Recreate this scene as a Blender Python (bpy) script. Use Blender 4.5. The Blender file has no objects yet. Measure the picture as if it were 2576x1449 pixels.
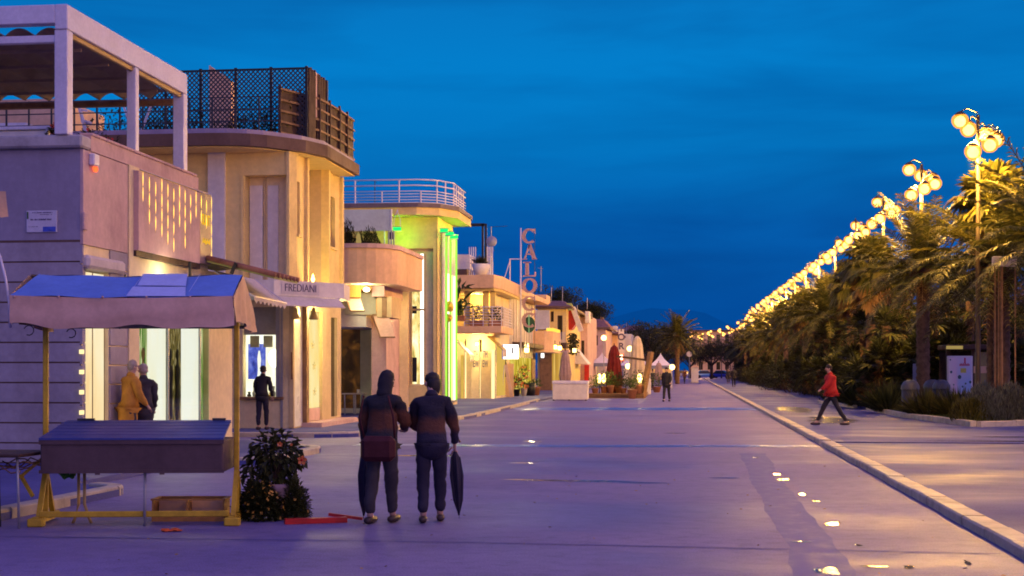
import bpy, bmesh, math, random
from mathutils import Vector, Matrix, Euler
random.seed(7)
R = math.radians
sc = bpy.context.scene
COL = sc.collection

# ---------------------------------------------------------------- measuring helpers (survey of the street)
F = 50/36*2576; CU = 1288.; VH = 930.; H = 1.6
A = math.atan(440/F); SA, CA = math.sin(A), math.cos(A)
def ta(u): return math.tan(math.atan((u-CU)/F)-A)
def dep(x, y): return -x*SA+y*CA
def YX(u, x): return x/ta(u)
def XY(u, y): return y*ta(u)
def Z(v, x, y): return H-(v-VH)*dep(x, y)/F
def ZY(u, v, y): return Z(v, XY(u, y), y)
def ZX(u, v, x): return Z(v, x, YX(u, x))
def G(u, v):
    d = F*H/(v-VH); c = (u-CU)/F
    return d*(c*CA-SA), d*(c*SA+CA)

# ---------------------------------------------------------------- materials
def nt(m):
    m.use_nodes = True
    t = m.node_tree
    for n in list(t.nodes): t.nodes.remove(n)
    return t
def N(t, typ, **kw):
    n = t.nodes.new(typ)
    for k, v in kw.items():
        if k in n.inputs: n.inputs[k].default_value = v
        else: setattr(n, k, v)
    return n
def ramp(t, fac, stops):
    r = t.nodes.new('ShaderNodeValToRGB')
    e = r.color_ramp.elements
    while len(e) > 1: e.remove(e[-1])
    e[0].position = stops[0][0]; e[0].color = (*stops[0][1], 1) if len(stops[0][1]) == 3 else stops[0][1]
    for p, c in stops[1:]:
        q = e.new(p); q.color = (*c, 1) if len(c) == 3 else c
    t.links.new(fac, r.inputs[0])
    return r.outputs[0]
def coords(t, scale=(1, 1, 1), kind='Object', rot=(0, 0, 0)):
    tc = t.nodes.new('ShaderNodeTexCoord'); mp = t.nodes.new('ShaderNodeMapping')
    mp.inputs['Scale'].default_value = scale; mp.inputs['Rotation'].default_value = rot
    t.links.new(tc.outputs[kind], mp.inputs[0])
    return mp.outputs[0]
def noise(t, vec, scale, detail=4, rough=.55, dist=0):
    n = t.nodes.new('ShaderNodeTexNoise')
    n.inputs['Scale'].default_value = scale; n.inputs['Detail'].default_value = detail
    n.inputs['Roughness'].default_value = rough; n.inputs['Distortion'].default_value = dist
    t.links.new(vec, n.inputs['Vector'])
    return n.outputs['Fac']
def mixc(t, fac, a, b, mode='MIX'):
    m = t.nodes.new('ShaderNodeMix'); m.data_type = 'RGBA'; m.blend_type = mode
    for s, v in ((0, fac), (6, a), (7, b)):
        if hasattr(v, 'links') or hasattr(v, 'is_linked'): t.links.new(v, m.inputs[s])
        elif s == 0: m.inputs[0].default_value = v
        else: m.inputs[s].default_value = (*v, 1)
    return m.outputs[2]
def bsdf(t):
    o = t.nodes.new('ShaderNodeOutputMaterial'); b = t.nodes.new('ShaderNodeBsdfPrincipled')
    t.links.new(b.outputs[0], o.inputs[0])
    return b
def bump(t, b, h, strength=.3, dist=.02):
    n = t.nodes.new('ShaderNodeBump'); n.inputs['Strength'].default_value = strength
    n.inputs['Distance'].default_value = dist
    t.links.new(h, n.inputs['Height']); t.links.new(n.outputs[0], b.inputs['Normal'])
MATS = {}
def mat(name, c, rough=.7, var=.25, scale=1.5, metal=0, bmp=.15, bscale=40, streak=0, spec=.4):
    """plaster / paint / wood: base colour with stains, fine grain and (streak) vertical weathering"""
    if name in MATS: return MATS[name]
    m = bpy.data.materials.new(name); t = nt(m); b = bsdf(t)
    v = coords(t)
    n1 = noise(t, v, scale, 5, .6); n2 = noise(t, v, scale*9, 3, .6)
    lo = tuple(x*(1-var) for x in c); hi = tuple(min(1, x*(1+var*.6)) for x in c)
    col = ramp(t, n1, [(.3, lo), (.52, c), (.75, hi)])
    col = mixc(t, n2, col, ramp(t, n2, [(.35, (.75, .75, .75)), (.6, (1, 1, 1))]), 'MULTIPLY') if var > 0 else col
    if streak:
        vs = coords(t, (1.3, 1.3, .22)); ns = noise(t, vs, 1.1, 6, .62, .4); streak = streak*.55
        col = mixc(t, streak, col, mixc(t, 1.0, col, ramp(t, ns, [(.35, (.62, .56, .5)), (.62, (1, 1, 1))]), 'MULTIPLY'))
    t.links.new(col, b.inputs['Base Color'])
    b.inputs['Metallic'].default_value = metal; b.inputs['Specular IOR Level'].default_value = spec
    t.links.new(ramp(t, n1, [(.3, (min(1, rough*1.15),)*3), (.7, (rough*.85,)*3)]), b.inputs['Roughness'])
    if bmp: bump(t, b, noise(t, v, bscale, 3, .6), bmp, .01)
    MATS[name] = m
    return m
def emat(name, c, strength, edge=None):
    if name in MATS: return MATS[name]
    m = bpy.data.materials.new(name); t = nt(m)
    o = t.nodes.new('ShaderNodeOutputMaterial'); e = t.nodes.new('ShaderNodeEmission')
    n = noise(t, coords(t), 3, 2)
    t.links.new(mixc(t, .35, c, mixc(t, 1.0, c, ramp(t, n, [(.3, (.7, .7, .7)), (.7, (1, 1, 1))]), 'MULTIPLY')), e.inputs[0])
    e.inputs[1].default_value = strength
    t.links.new(e.outputs[0], o.inputs[0])
    MATS[name] = m
    return m
def display_mat(name, stops, scale=(4, 4, .6), strength=2, nsc=1.6, dist=1.2):
    """back-lit shop display: blurred vertical drapery / posters, lit from inside the panel"""
    m = bpy.data.materials.new(name); t = nt(m)
    o = t.nodes.new('ShaderNodeOutputMaterial'); e = t.nodes.new('ShaderNodeEmission')
    n = noise(t, coords(t, scale), nsc, 4, .55, dist)
    c = ramp(t, n, stops)
    t.links.new(c, e.inputs[0]); e.inputs[1].default_value = strength
    t.links.new(e.outputs[0], o.inputs[0])
    MATS[name] = m
    return m
def glass_mat(name, tint=(.9, .95, .92), refl=.12):
    m = bpy.data.materials.new(name); t = nt(m)
    o = t.nodes.new('ShaderNodeOutputMaterial'); tr = N(t, 'ShaderNodeBsdfTransparent'); gl = N(t, 'ShaderNodeBsdfGlossy')
    tr.inputs[0].default_value = (*tint, 1); gl.inputs['Roughness'].default_value = .03
    mx = t.nodes.new('ShaderNodeMixShader'); fr = N(t, 'ShaderNodeFresnel'); fr.inputs[0].default_value = 1.45
    n = noise(t, coords(t), .7, 2)
    ad = t.nodes.new('ShaderNodeMath'); ad.operation = 'MULTIPLY_ADD'; ad.inputs[1].default_value = .9; ad.inputs[2].default_value = refl*.2
    t.links.new(fr.outputs[0], ad.inputs[0]); t.links.new(ad.outputs[0], mx.inputs[0])
    t.links.new(tr.outputs[0], mx.inputs[1]); t.links.new(gl.outputs[0], mx.inputs[2]); t.links.new(mx.outputs[0], o.inputs[0])
    MATS[name] = m
    return m
def leaf_mat(name, dark, mid, light, trans=.25, rough=.5):
    m = bpy.data.materials.new(name); t = nt(m)
    o = t.nodes.new('ShaderNodeOutputMaterial'); b = t.nodes.new('ShaderNodeBsdfPrincipled')
    g = t.nodes.new('ShaderNodeNewGeometry')
    n = noise(t, coords(t), .9, 3)
    c1 = ramp(t, g.outputs['Random Per Island'], [(0, dark), (.5, mid), (1, light)])
    c = mixc(t, 1.0, c1, ramp(t, n, [(.3, (.55, .55, .55)), (.7, (1.15, 1.15, 1.1))]), 'MULTIPLY')
    t.links.new(c, b.inputs['Base Color']); b.inputs['Roughness'].default_value = rough; b.inputs['Specular IOR Level'].default_value = .3
    tl = t.nodes.new('ShaderNodeBsdfTranslucent'); t.links.new(c, tl.inputs[0])
    mx = t.nodes.new('ShaderNodeMixShader'); mx.inputs[0].default_value = trans
    t.links.new(b.outputs[0], mx.inputs[1]); t.links.new(tl.outputs[0], mx.inputs[2]); t.links.new(mx.outputs[0], o.inputs[0])
    MATS[name] = m
    return m

# ---------------------------------------------------------------- mesh builder
class MB:
    def __init__(s): s.v = []; s.f = []; s.mi = []; s.m = 0
    def add(s, vs, fs):
        k = len(s.v); s.v += [tuple(p) for p in vs]
        for f in fs: s.f.append([i+k for i in f]); s.mi.append(s.m)
        return s
    def box(s, x0, x1, y0, y1, z0, z1):
        x0, x1 = sorted((x0, x1)); y0, y1 = sorted((y0, y1)); z0, z1 = sorted((z0, z1))
        return s.add([(x0, y0, z0), (x1, y0, z0), (x1, y1, z0), (x0, y1, z0), (x0, y0, z1), (x1, y0, z1), (x1, y1, z1), (x0, y1, z1)],
                     [(0, 3, 2, 1), (4, 5, 6, 7), (0, 1, 5, 4), (1, 2, 6, 5), (2, 3, 7, 6), (3, 0, 4, 7)])
    def bbox(s, x0, x1, y0, y1, z0, z1, b=.02):
        """box with chamfered edges"""
        x0, x1 = sorted((x0, x1)); y0, y1 = sorted((y0, y1)); z0, z1 = sorted((z0, z1))
        b = min(b, (x1-x0)/2.2, (y1-y0)/2.2, (z1-z0)/2.2)
        bm = bmesh.new(); bmesh.ops.create_cube(bm, size=1)
        for v in bm.verts: v.co = Vector(((x0+x1)/2+v.co.x*(x1-x0), (y0+y1)/2+v.co.y*(y1-y0), (z0+z1)/2+v.co.z*(z1-z0)))
        bmesh.ops.bevel(bm, geom=bm.edges[:], offset=b, segments=1, affect='EDGES', profile=.5)
        return s.frombm(bm)
    def frombm(s, bm):
        bm.verts.index_update()
        s.add([v.co[:] for v in bm.verts], [[v.index for v in f.verts] for f in bm.faces]); bm.free()
        return s
    def quad(s, a, b, c, d): return s.add([a, b, c, d], [(0, 1, 2, 3)])
    def bar(s, p, q, w, h=None, up=(0, 0, 1)):
        p, q = Vector(p), Vector(q); h = h or w
        d = (q-p).normalized(); u = Vector(up)
        if abs(d.dot(u)) > .99: u = Vector((1, 0, 0))
        r = d.cross(u).normalized(); u = r.cross(d).normalized()
        vs = [P+r*a*w/2+u*c*h/2 for P in (p, q) for a, c in ((-1, -1), (1, -1), (1, 1), (-1, 1))]
        return s.add(vs, [(0, 1, 2, 3), (7, 6, 5, 4), (0, 4, 5, 1), (1, 5, 6, 2), (2, 6, 7, 3), (3, 7, 4, 0)])
    def tube(s, pts, r, n=8, r1=None, cap=True):
        pts = [Vector(p) for p in pts]; L = len(pts); rings = []; ref = Vector((0, 0, 1))
        for i, p in enumerate(pts):
            d = (pts[min(i+1, L-1)]-pts[max(i-1, 0)]).normalized()
            u = ref if abs(d.dot(ref)) < .97 else Vector((1, 0, 0))
            a = d.cross(u).normalized(); b = a.cross(d)
            if hasattr(r, '__len__'): rr = r[i]
            else: rr = r if r1 is None else r+(r1-r)*i/(L-1)
            rings.append([p+(a*math.cos(2*math.pi*j/n)+b*math.sin(2*math.pi*j/n))*rr for j in range(n)])
        vs = [p for ring in rings for p in ring]; fs = []
        for i in range(L-1):
            for j in range(n):
                fs.append((i*n+j, i*n+(j+1) % n, (i+1)*n+(j+1) % n, (i+1)*n+j))
        if cap: fs += [tuple(range(n))[::-1], tuple((L-1)*n+j for j in range(n))]
        return s.add(vs, fs)
    def lathe(s, prof, c=(0, 0, 0), n=16, cap=True, sx=1, sy=1):
        vs = []; fs = []
        for r, z in prof:
            for j in range(n): vs.append((c[0]+r*sx*math.cos(2*math.pi*j/n), c[1]+r*sy*math.sin(2*math.pi*j/n), c[2]+z))
        for i in range(len(prof)-1):
            for j in range(n): fs.append((i*n+j, i*n+(j+1) % n, (i+1)*n+(j+1) % n, (i+1)*n+j))
        if cap: fs += [tuple(range(n))[::-1], tuple((len(prof)-1)*n+j for j in range(n))]
        return s.add(vs, fs)
    def prism(s, poly, z0, z1):
        n = len(poly)
        vs = [(x, y, z0) for x, y in poly]+[(x, y, z1) for x, y in poly]
        fs = [tuple(range(n))[::-1], tuple(range(n, 2*n))]+[(i, (i+1) % n, n+(i+1) % n, n+i) for i in range(n)]
        return s.add(vs, fs)
    def extr(s, poly3, d):
        """polygon of 3-D points extruded by vector d"""
        n = len(poly3); d = Vector(d)
        vs = [Vector(p) for p in poly3]+[Vector(p)+d for p in poly3]
        fs = [tuple(range(n))[::-1], tuple(range(n, 2*n))]+[(i, (i+1) % n, n+(i+1) % n, n+i) for i in range(n)]
        return s.add(vs, fs)
    def wall(s, axis, c, s0, s1, z0, z1, holes=(), depth=.2, back=True):
        """wall in plane axis=c seen from +x ('x') or from -y ('y'); holes (a0,a1,b0,b1) get reveals of the given depth"""
        ss = sorted({s0, s1, *[h[0] for h in holes], *[h[1] for h in holes]}); zs = sorted({z0, z1, *[h[2] for h in holes], *[h[3] for h in holes]})
        ss = [q for q in ss if s0 <= q <= s1]; zs = [q for q in zs if z0 <= q <= z1]
        sg = -1 if axis == 'x' else 1
        def P(a, z, d=0): return (c+sg*d, a, z) if axis == 'x' else (a, c+sg*d, z)
        for i in range(len(ss)-1):
            for j in range(len(zs)-1):
                a, b, e, f = ss[i], ss[i+1], zs[j], zs[j+1]
                if any(h[0] <= a and b <= h[1] and h[2] <= e and f <= h[3] for h in holes): continue
                s.quad(P(a, e), P(b, e), P(b, f), P(a, f))
        for a, b, e, f in holes:
            s.quad(P(a, e), P(a, e, depth), P(a, f, depth), P(a, f)); s.quad(P(b, e), P(b, f), P(b, f, depth), P(b, e, depth))
            s.quad(P(a, f), P(a, f, depth), P(b, f, depth), P(b, f)); s.quad(P(a, e), P(b, e), P(b, e, depth), P(a, e, depth))
        return s
    def ico(s, c, r, sub=2, sz=1.0, jit=0):
        bm = bmesh.new(); bmesh.ops.create_icosphere(bm, subdivisions=sub, radius=1)
        for v in bm.verts:
            k = 1+random.uniform(-jit, jit)
            v.co = Vector((c[0]+v.co.x*r*k, c[1]+v.co.y*r*k, c[2]+v.co.z*r*sz*k))
        return s.frombm(bm)
    def move(s, M):
        s.v = [tuple(M @ Vector(p)) for p in s.v]; return s

def link(name, mb, m, smooth=False):
    me = bpy.data.meshes.new(name); me.from_pydata(mb.v, [], mb.f)
    ms = m if isinstance(m, (list, tuple)) else [m]
    for q in ms: me.materials.append(MATS[q] if isinstance(q, str) else q)
    if len(ms) > 1: me.polygons.foreach_set('material_index', mb.mi)
    if smooth: me.polygons.foreach_set('use_smooth', [True]*len(me.polygons))
    me.update()
    bm = bmesh.new(); bm.from_mesh(me); bmesh.ops.recalc_face_normals(bm, faces=bm.faces[:]); bm.to_mesh(me); bm.free()
    o = bpy.data.objects.new(name, me); COL.objects.link(o)
    return o
def adopt(o, parent):
    o.parent = parent; o.matrix_parent_inverse = Matrix.Translation(parent.location).inverted() if parent.parent is None else Matrix()
def tag(o, label, cat, group=None):
    o['label'] = label; o['category'] = cat
    if group: o['group'] = group
    return o
def thing(name, label, cat, loc=(0, 0, 0), group=None):
    o = bpy.data.objects.new(name, None); o.empty_display_size = .2; COL.objects.link(o); o.location = loc
    return tag(o, label, cat, group)
def part(name, mb, m, parent, smooth=False, label=None):
    o = link(name, mb, m, smooth); o.parent = parent
    # meshes are built in world (or prototype) space; undo the root's location only
    root = parent
    while root.parent: root = root.parent
    if root is parent: o.matrix_parent_inverse = Matrix.Translation(root.location).inverted()
    if label: o['label'] = label
    return o
def solo(name, mb, m, label, cat, group=None, smooth=False):
    return tag(link(name, mb, m, smooth), label, cat, group)
def struct(name, mb, m, smooth=False):
    o = link(name, mb, m, smooth); o['kind'] = 'structure'; return o
KIDS = {}
def kids(o): return [c for c in bpy.data.objects if c.parent == o]
def dup(root, loc, rz=0, label=None, scale=1, ks=None):
    r = root.copy(); COL.objects.link(r); r.location = loc; r.rotation_euler = (0, 0, rz); r.scale = (scale,)*3 if not hasattr(scale, '__len__') else scale
    if label: r['label'] = label
    for ch in (ks if ks is not None else kids(root)):
        c = ch.copy(); COL.objects.link(c); c.parent = r
        for g in kids(ch):
            d = g.copy(); COL.objects.link(d); d.parent = c
    return r
def text(name, s, size, loc, rot, m, parent, bold=0, extr=.004, align='CENTER', sx=1):
    cu = bpy.data.curves.new(name, 'FONT'); cu.body = s; cu.size = size; cu.align_x = align; cu.align_y = 'CENTER'
    cu.extrude = extr; cu.offset = bold
    tmp = bpy.data.objects.new('tmp', cu)
    COL.objects.link(tmp); dg = bpy.context.evaluated_depsgraph_get()
    me = bpy.data.meshes.new_from_object(tmp.evaluated_get(dg)); bpy.data.objects.remove(tmp)
    M = Matrix.Translation(loc) @ Euler(rot).to_matrix().to_4x4() @ Matrix.Diagonal((sx, 1, 1, 1))
    me.transform(M); me.materials.clear(); me.materials.append(MATS[m] if isinstance(m, str) else m); me.name = name
    o = bpy.data.objects.new(name, me); COL.objects.link(o)
    if parent is not None:
        o.parent = parent
        if parent.parent is None: o.matrix_parent_inverse = Matrix.Translation(parent.location).inverted()
    return o
FACE_CAM = (R(90), 0, 0)          # lettering on a wall that faces -y
FACE_ST = (R(90), 0, R(90))       # lettering on a wall that faces +x
def lamp_light(name, loc, power, col, radius=.25, parent=None, spot=None, rot=None):
    l = bpy.data.lights.new(name, 'SPOT' if spot else 'POINT'); l.energy = power; l.color = col; l.shadow_soft_size = radius
    if spot: l.spot_size = R(spot); l.spot_blend = .6
    o = bpy.data.objects.new(name, l); COL.objects.link(o); o.location = loc
    if rot: o.rotation_euler = rot
    return o
# ---------------------------------------------------------------- camera, sky, weak dusk glow
cam = bpy.data.cameras.new('camera'); co = bpy.data.objects.new('camera', cam); COL.objects.link(co)
co.location = (0, 0, H); co.rotation_euler = (R(90), 0, A)
cam.lens = 50; cam.sensor_width = 36; cam.shift_y = (930-724.5)/2576; cam.clip_end = 6000; cam.clip_start = .1
sc.camera = co
sc.view_settings.view_transform = 'Standard'; sc.view_settings.look = 'None'; sc.view_settings.exposure = 0
sc.cycles.max_bounces = 6; sc.cycles.transparent_max_bounces = 16; sc.cycles.sample_clamp_indirect = 6
sc.cycles.use_denoising = True; sc.cycles.filter_width = 1.8
sc.cycles.caustics_reflective = False; sc.cycles.caustics_refractive = False

w = bpy.data.worlds.new('World'); sc.world = w; w.use_nodes = True
t = w.node_tree
for n in list(t.nodes): t.nodes.remove(n)
out = t.nodes.new('ShaderNodeOutputWorld'); bg = t.nodes.new('ShaderNodeBackground'); t.links.new(bg.outputs[0], out.inputs[0])
tc = t.nodes.new('ShaderNodeTexCoord'); sp = t.nodes.new('ShaderNodeSeparateXYZ'); t.links.new(tc.outputs['Generated'], sp.inputs[0])
# clear-sky gradient by elevation (sine of elevation on z)
base = ramp(t, sp.outputs['Z'], [(0, (.0005, .066, .32)), (.05, (.0008, .072, .33)), (.10, (.0012, .105, .41)), (.155, (.001, .18, .54)),
                                 (.21, (.001, .208, .60)), (.26, (.002, .175, .53)), (.5, (.12, .16, .62)), (1, (.20, .20, .80))])
# layered dusk cloud: wide flat streaks
mp = t.nodes.new('ShaderNodeMapping'); mp.inputs['Scale'].default_value = (1.6, 1.6, 11); mp.inputs['Rotation'].default_value = (R(3), R(-5), 0)
mp.inputs['Location'].default_value = (.35, 0, .1)
t.links.new(tc.outputs['Generated'], mp.inputs[0])
nz = noise(t, mp.outputs[0], 1.7, 5, .52, .35)
cl = ramp(t, nz, [(.36, (0, 0, 0)), (.66, (1, 1, 1))])
dark = mixc(t, 1.0, base, (.75, .58, .68), 'MULTIPLY')
mix1 = mixc(t, cl, base, dark)
nz2 = noise(t, mp.outputs[0], .9, 3, .5, .2)
hi = mixc(t, ramp(t, nz2, [(.5, (0, 0, 0)), (.72, (.6, .6, .6))]), mix1, mixc(t, 1.0, base, (1.6, 1.28, 1.18), 'MULTIPLY'))
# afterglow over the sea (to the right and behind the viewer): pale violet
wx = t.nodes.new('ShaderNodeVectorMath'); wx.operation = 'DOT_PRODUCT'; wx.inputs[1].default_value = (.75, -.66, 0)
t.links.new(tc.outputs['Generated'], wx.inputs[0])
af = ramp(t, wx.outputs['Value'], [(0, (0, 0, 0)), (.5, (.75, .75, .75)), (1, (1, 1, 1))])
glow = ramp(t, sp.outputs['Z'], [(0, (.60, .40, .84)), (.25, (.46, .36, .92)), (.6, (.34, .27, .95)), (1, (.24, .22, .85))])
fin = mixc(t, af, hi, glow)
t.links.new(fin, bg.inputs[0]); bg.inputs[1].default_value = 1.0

sl = bpy.data.lights.new('sun', 'SUN'); sl.energy = .12; sl.angle = R(40); sl.color = (.95, .75, 1)
so = bpy.data.objects.new('sun', sl); COL.objects.link(so); so.rotation_euler = (R(62), 0, R(42))

# ---------------------------------------------------------------- base materials
m = bpy.data.materials.new('asphalt'); MATS['asphalt'] = m; t = nt(m); b = bsdf(t)
v = coords(t); n1 = noise(t, v, .35, 5, .6, .4); n2 = noise(t, v, 60, 2); n3 = noise(t, coords(t, (.55, 1.0, 1)), .35, 5, .6, .3)
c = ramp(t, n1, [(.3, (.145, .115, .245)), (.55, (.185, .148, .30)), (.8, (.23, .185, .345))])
c = mixc(t, .5, c, mixc(t, 1.0, c, ramp(t, n2, [(.35, (.45, .45, .45)), (.65, (1.3, 1.3, 1.3))]), 'MULTIPLY'))
n6 = noise(t, v, 5, 5, .65, .5); c = mixc(t, .55, c, mixc(t, 1.0, c, ramp(t, n6, [(.32, (.62, .62, .62)), (.5, (1, 1, 1)), (.7, (1.18, 1.18, 1.18))]), 'MULTIPLY'))
t.links.new(c, b.inputs['Base Color'])
rg = ramp(t, n3, [(.34, (.42,)*3), (.48, (.56,)*3), (.65, (.70,)*3)])
t.links.new(rg, b.inputs['Roughness']); b.inputs['Specular IOR Level'].default_value = .32
bump(t, b, n2, .4, .008)
m = bpy.data.materials.new('paving'); MATS['paving'] = m; t = nt(m); b = bsdf(t)
v = coords(t); n1 = noise(t, v, .5, 5, .6, .3); n2 = noise(t, v, 45, 2); n3 = noise(t, coords(t, (.5, .9, 1)), .4, 5, .6, .5)
c = ramp(t, n1, [(.3, (.060, .068, .21)), (.55, (.080, .088, .26)), (.8, (.105, .112, .31))])  # blue tint stands for sky mirrored in the wet, put into the base colour
t.links.new(mixc(t, .4, c, mixc(t, 1.0, c, ramp(t, n2, [(.35, (.55,)*3), (.65, (1.2,)*3)]), 'MULTIPLY')), b.inputs['Base Color'])
t.links.new(ramp(t, n3, [(.36, (.42,)*3), (.5, (.6,)*3), (.66, (.75,)*3)]), b.inputs['Roughness'])
b.inputs['Specular IOR Level'].default_value = .14; bump(t, b, n2, .3, .006)
def water(name, c0, c1, rough, bmp):
  m = bpy.data.materials.new(name); MATS[name] = m; t = nt(m); b = bsdf(t)
  n = noise(t, coords(t, (1, 2.5, 1)), 6, 3)
  t.links.new(ramp(t, n, [(.3, c0), (.7, c1)]), b.inputs['Base Color'])
  b.inputs['Roughness'].default_value = rough; b.inputs['IOR'].default_value = 1.33; bump(t, b, n, bmp, .01)
  at = t.nodes.new('ShaderNodeAttribute'); at.attribute_name = 'wet'; tr = t.nodes.new('ShaderNodeBsdfTransparent'); mx = t.nodes.new('ShaderNodeMixShader')
  n5 = noise(t, coords(t), 9, 3); sm = t.nodes.new('ShaderNodeMath'); sm.operation = 'MULTIPLY_ADD'; sm.inputs[1].default_value = .5; t.links.new(n5, sm.inputs[0]); t.links.new(at.outputs['Fac'], sm.inputs[2])
  t.links.new(ramp(t, sm.outputs[0], [(.30, (0, 0, 0)), (.58, (1, 1, 1))]), mx.inputs[0]); t.links.new(tr.outputs[0], mx.inputs[1]); t.links.new(b.outputs[0], mx.inputs[2])
  t.links.new(mx.outputs[0], [n_ for n_ in t.nodes if n_.type == 'OUTPUT_MATERIAL'][0].inputs[0])
water('puddle_water', (.04, .045, .08), (.06, .06, .11), .07, .08); water('promenade_water', (.08, .085, .18), (.11, .11, .22), .17, .5)
m = bpy.data.materials.new('wet_blue'); MATS['wet_blue'] = m; t = nt(m); b = bsdf(t)
n = noise(t, coords(t, (.4, 1, 1)), 2, 4); t.links.new(ramp(t, n, [(.3, (.035, .06, .30)), (.7, (.055, .09, .38))]), b.inputs['Base Color'])  # reflected sky is put into the blue base colour of the channels
t.links.new(ramp(t, n, [(.35, (.26,)*3), (.6, (.36,)*3)]), b.inputs['Roughness']); b.inputs['Specular IOR Level'].default_value = .35; bump(t, b, noise(t, coords(t), 14, 3), .3, .02)
m = bpy.data.materials.new('wet_asphalt'); MATS['wet_asphalt'] = m; t = nt(m); b = bsdf(t)
n = noise(t, coords(t, (1, .6, 1)), 5, 4); t.links.new(ramp(t, n, [(.3, (.11, .10, .26)), (.7, (.15, .13, .30))]), b.inputs['Base Color'])
t.links.new(ramp(t, n, [(.35, (.5,)*3), (.6, (.7,)*3)]), b.inputs['Roughness']); b.inputs['Specular IOR Level'].default_value = .15; bump(t, b, noise(t, coords(t), 50, 2), .5, .006)
mat('kerb_stone', (.50, .43, .31), .55, .3, 3, bmp=.35, bscale=25)
mat('earth', (.08, .06, .04), .95, .3, 2)
mat('grey_plaster', (.34, .30, .36), .8, .18, .8, streak=.5)
mat('pink_plaster', (.66, .44, .38), .8, .2, 1.2, streak=.7)
mat('cream_plaster', (.88, .67, .24), .8, .14, .8, streak=.4)
mat('cream_wall', (.86, .70, .38), .8, .15, .8, streak=.4)
mat('peach_plaster', (.80, .52, .29), .8, .15, .8, streak=.5)
mat('white_plaster', (.80, .74, .64), .75, .15, .8, streak=.4)
mat('stone_ledge', (.50, .46, .42), .75, .3, 3, streak=.6)
mat('white_metal', (.74, .70, .74), .4, .1, 2, streak=.35, bmp=.05)
mat('grey_metal', (.35, .35, .37), .45, .15, 3, metal=.4)
mat('dark_metal', (.035, .035, .04), .5, .2, 3)
mat('dark_wood', (.07, .035, .02), .65, .35, 4, bmp=.4)
mat('brown_wood', (.26, .14, .06), .6, .35, 4, bmp=.4, streak=.4)
mat('roof_brown', (.15, .085, .055), .7, .25, 1.5, streak=.3)
mat('roof_tile', (.30, .13, .08), .8, .4, 3, bmp=.6, bscale=12)
mat('canvas_cream', (.62, .55, .48), .85, .16, 2, bmp=.3, bscale=8)
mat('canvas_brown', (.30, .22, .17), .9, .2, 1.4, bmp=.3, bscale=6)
mat('marble', (.78, .76, .66), .3, .25, 2.5, bmp=0)
mat('ochre_paint', (.50, .34, .12), .6, .2, 1.5)
mat('black_paint', (.015, .014, .014), .5, .2, 3)
mat('terracotta', (.42, .17, .08), .8, .25, 4)
glass_mat('glass'); glass_mat('glass_dim', (.5, .45, .4), .3)
emat('warm_panel', (1, .78, .36), 1.5); emat('warm_white', (1, .88, .6), 2.2); emat('white_glow', (1, .97, .9), 3.0)
emat('yellow_panel', (1, .62, .12), .75); emat('dim_yellow', (1, .7, .22), .38); emat('green_glow', (.01, 1, .14), 1.7); emat('lime_strip', (.45, 1, .08), 1.1)
emat('bulb', (1, .62, .16), 9); emat('bulb_white', (1, .9, .6), 7); emat('red_glow', (1, .12, .03), 2.2); emat('blue_screen', (.12, .16, .8), .7)
leaf_mat('leaf_dark', (.024, .030, .008), (.055, .062, .014), (.10, .105, .026))
leaf_mat('leaf_palm', (.036, .042, .009), (.088, .088, .017), (.17, .15, .034))
leaf_mat('leaf_dry', (.12, .06, .016), (.22, .12, .034), (.32, .19, .06))
leaf_mat('leaf_grey', (.06, .07, .06), (.12, .13, .11), (.19, .2, .17))
leaf_mat('leaf_bright', (.04, .07, .012), (.08, .13, .02), (.14, .2, .04))
leaf_mat('grass', (.03, .05, .01), (.06, .09, .02), (.1, .13, .03))
mat('palm_bark', (.13, .075, .04), .9, .5, 6, bmp=.9, bscale=14)
mat('tree_bark', (.10, .06, .04), .9, .4, 6, bmp=.7, bscale=14)

# ---------------------------------------------------------------- ground, road, pavements, kerbs
g = MB(); g.quad((-900, -60, -.02), (900, -60, -.02), (900, 2600, -.02), (-900, 2600, -.02)); struct('ground', g, 'paving')
rd = MB()
ys = [-20+i*4 for i in range(0, 80)]
for i in range(len(ys)-1): rd.quad((-12.5, ys[i], 0), (2.9, ys[i], 0), (2.9, ys[i+1], 0), (-12.5, ys[i+1], 0))
rd.quad((-60, 29.8, -.004), (-12.5, 29.8, -.004), (-12.5, 34.3, -.004), (-60, 34.3, -.004))
struct('road', rd, 'asphalt')
pv = MB()
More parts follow.
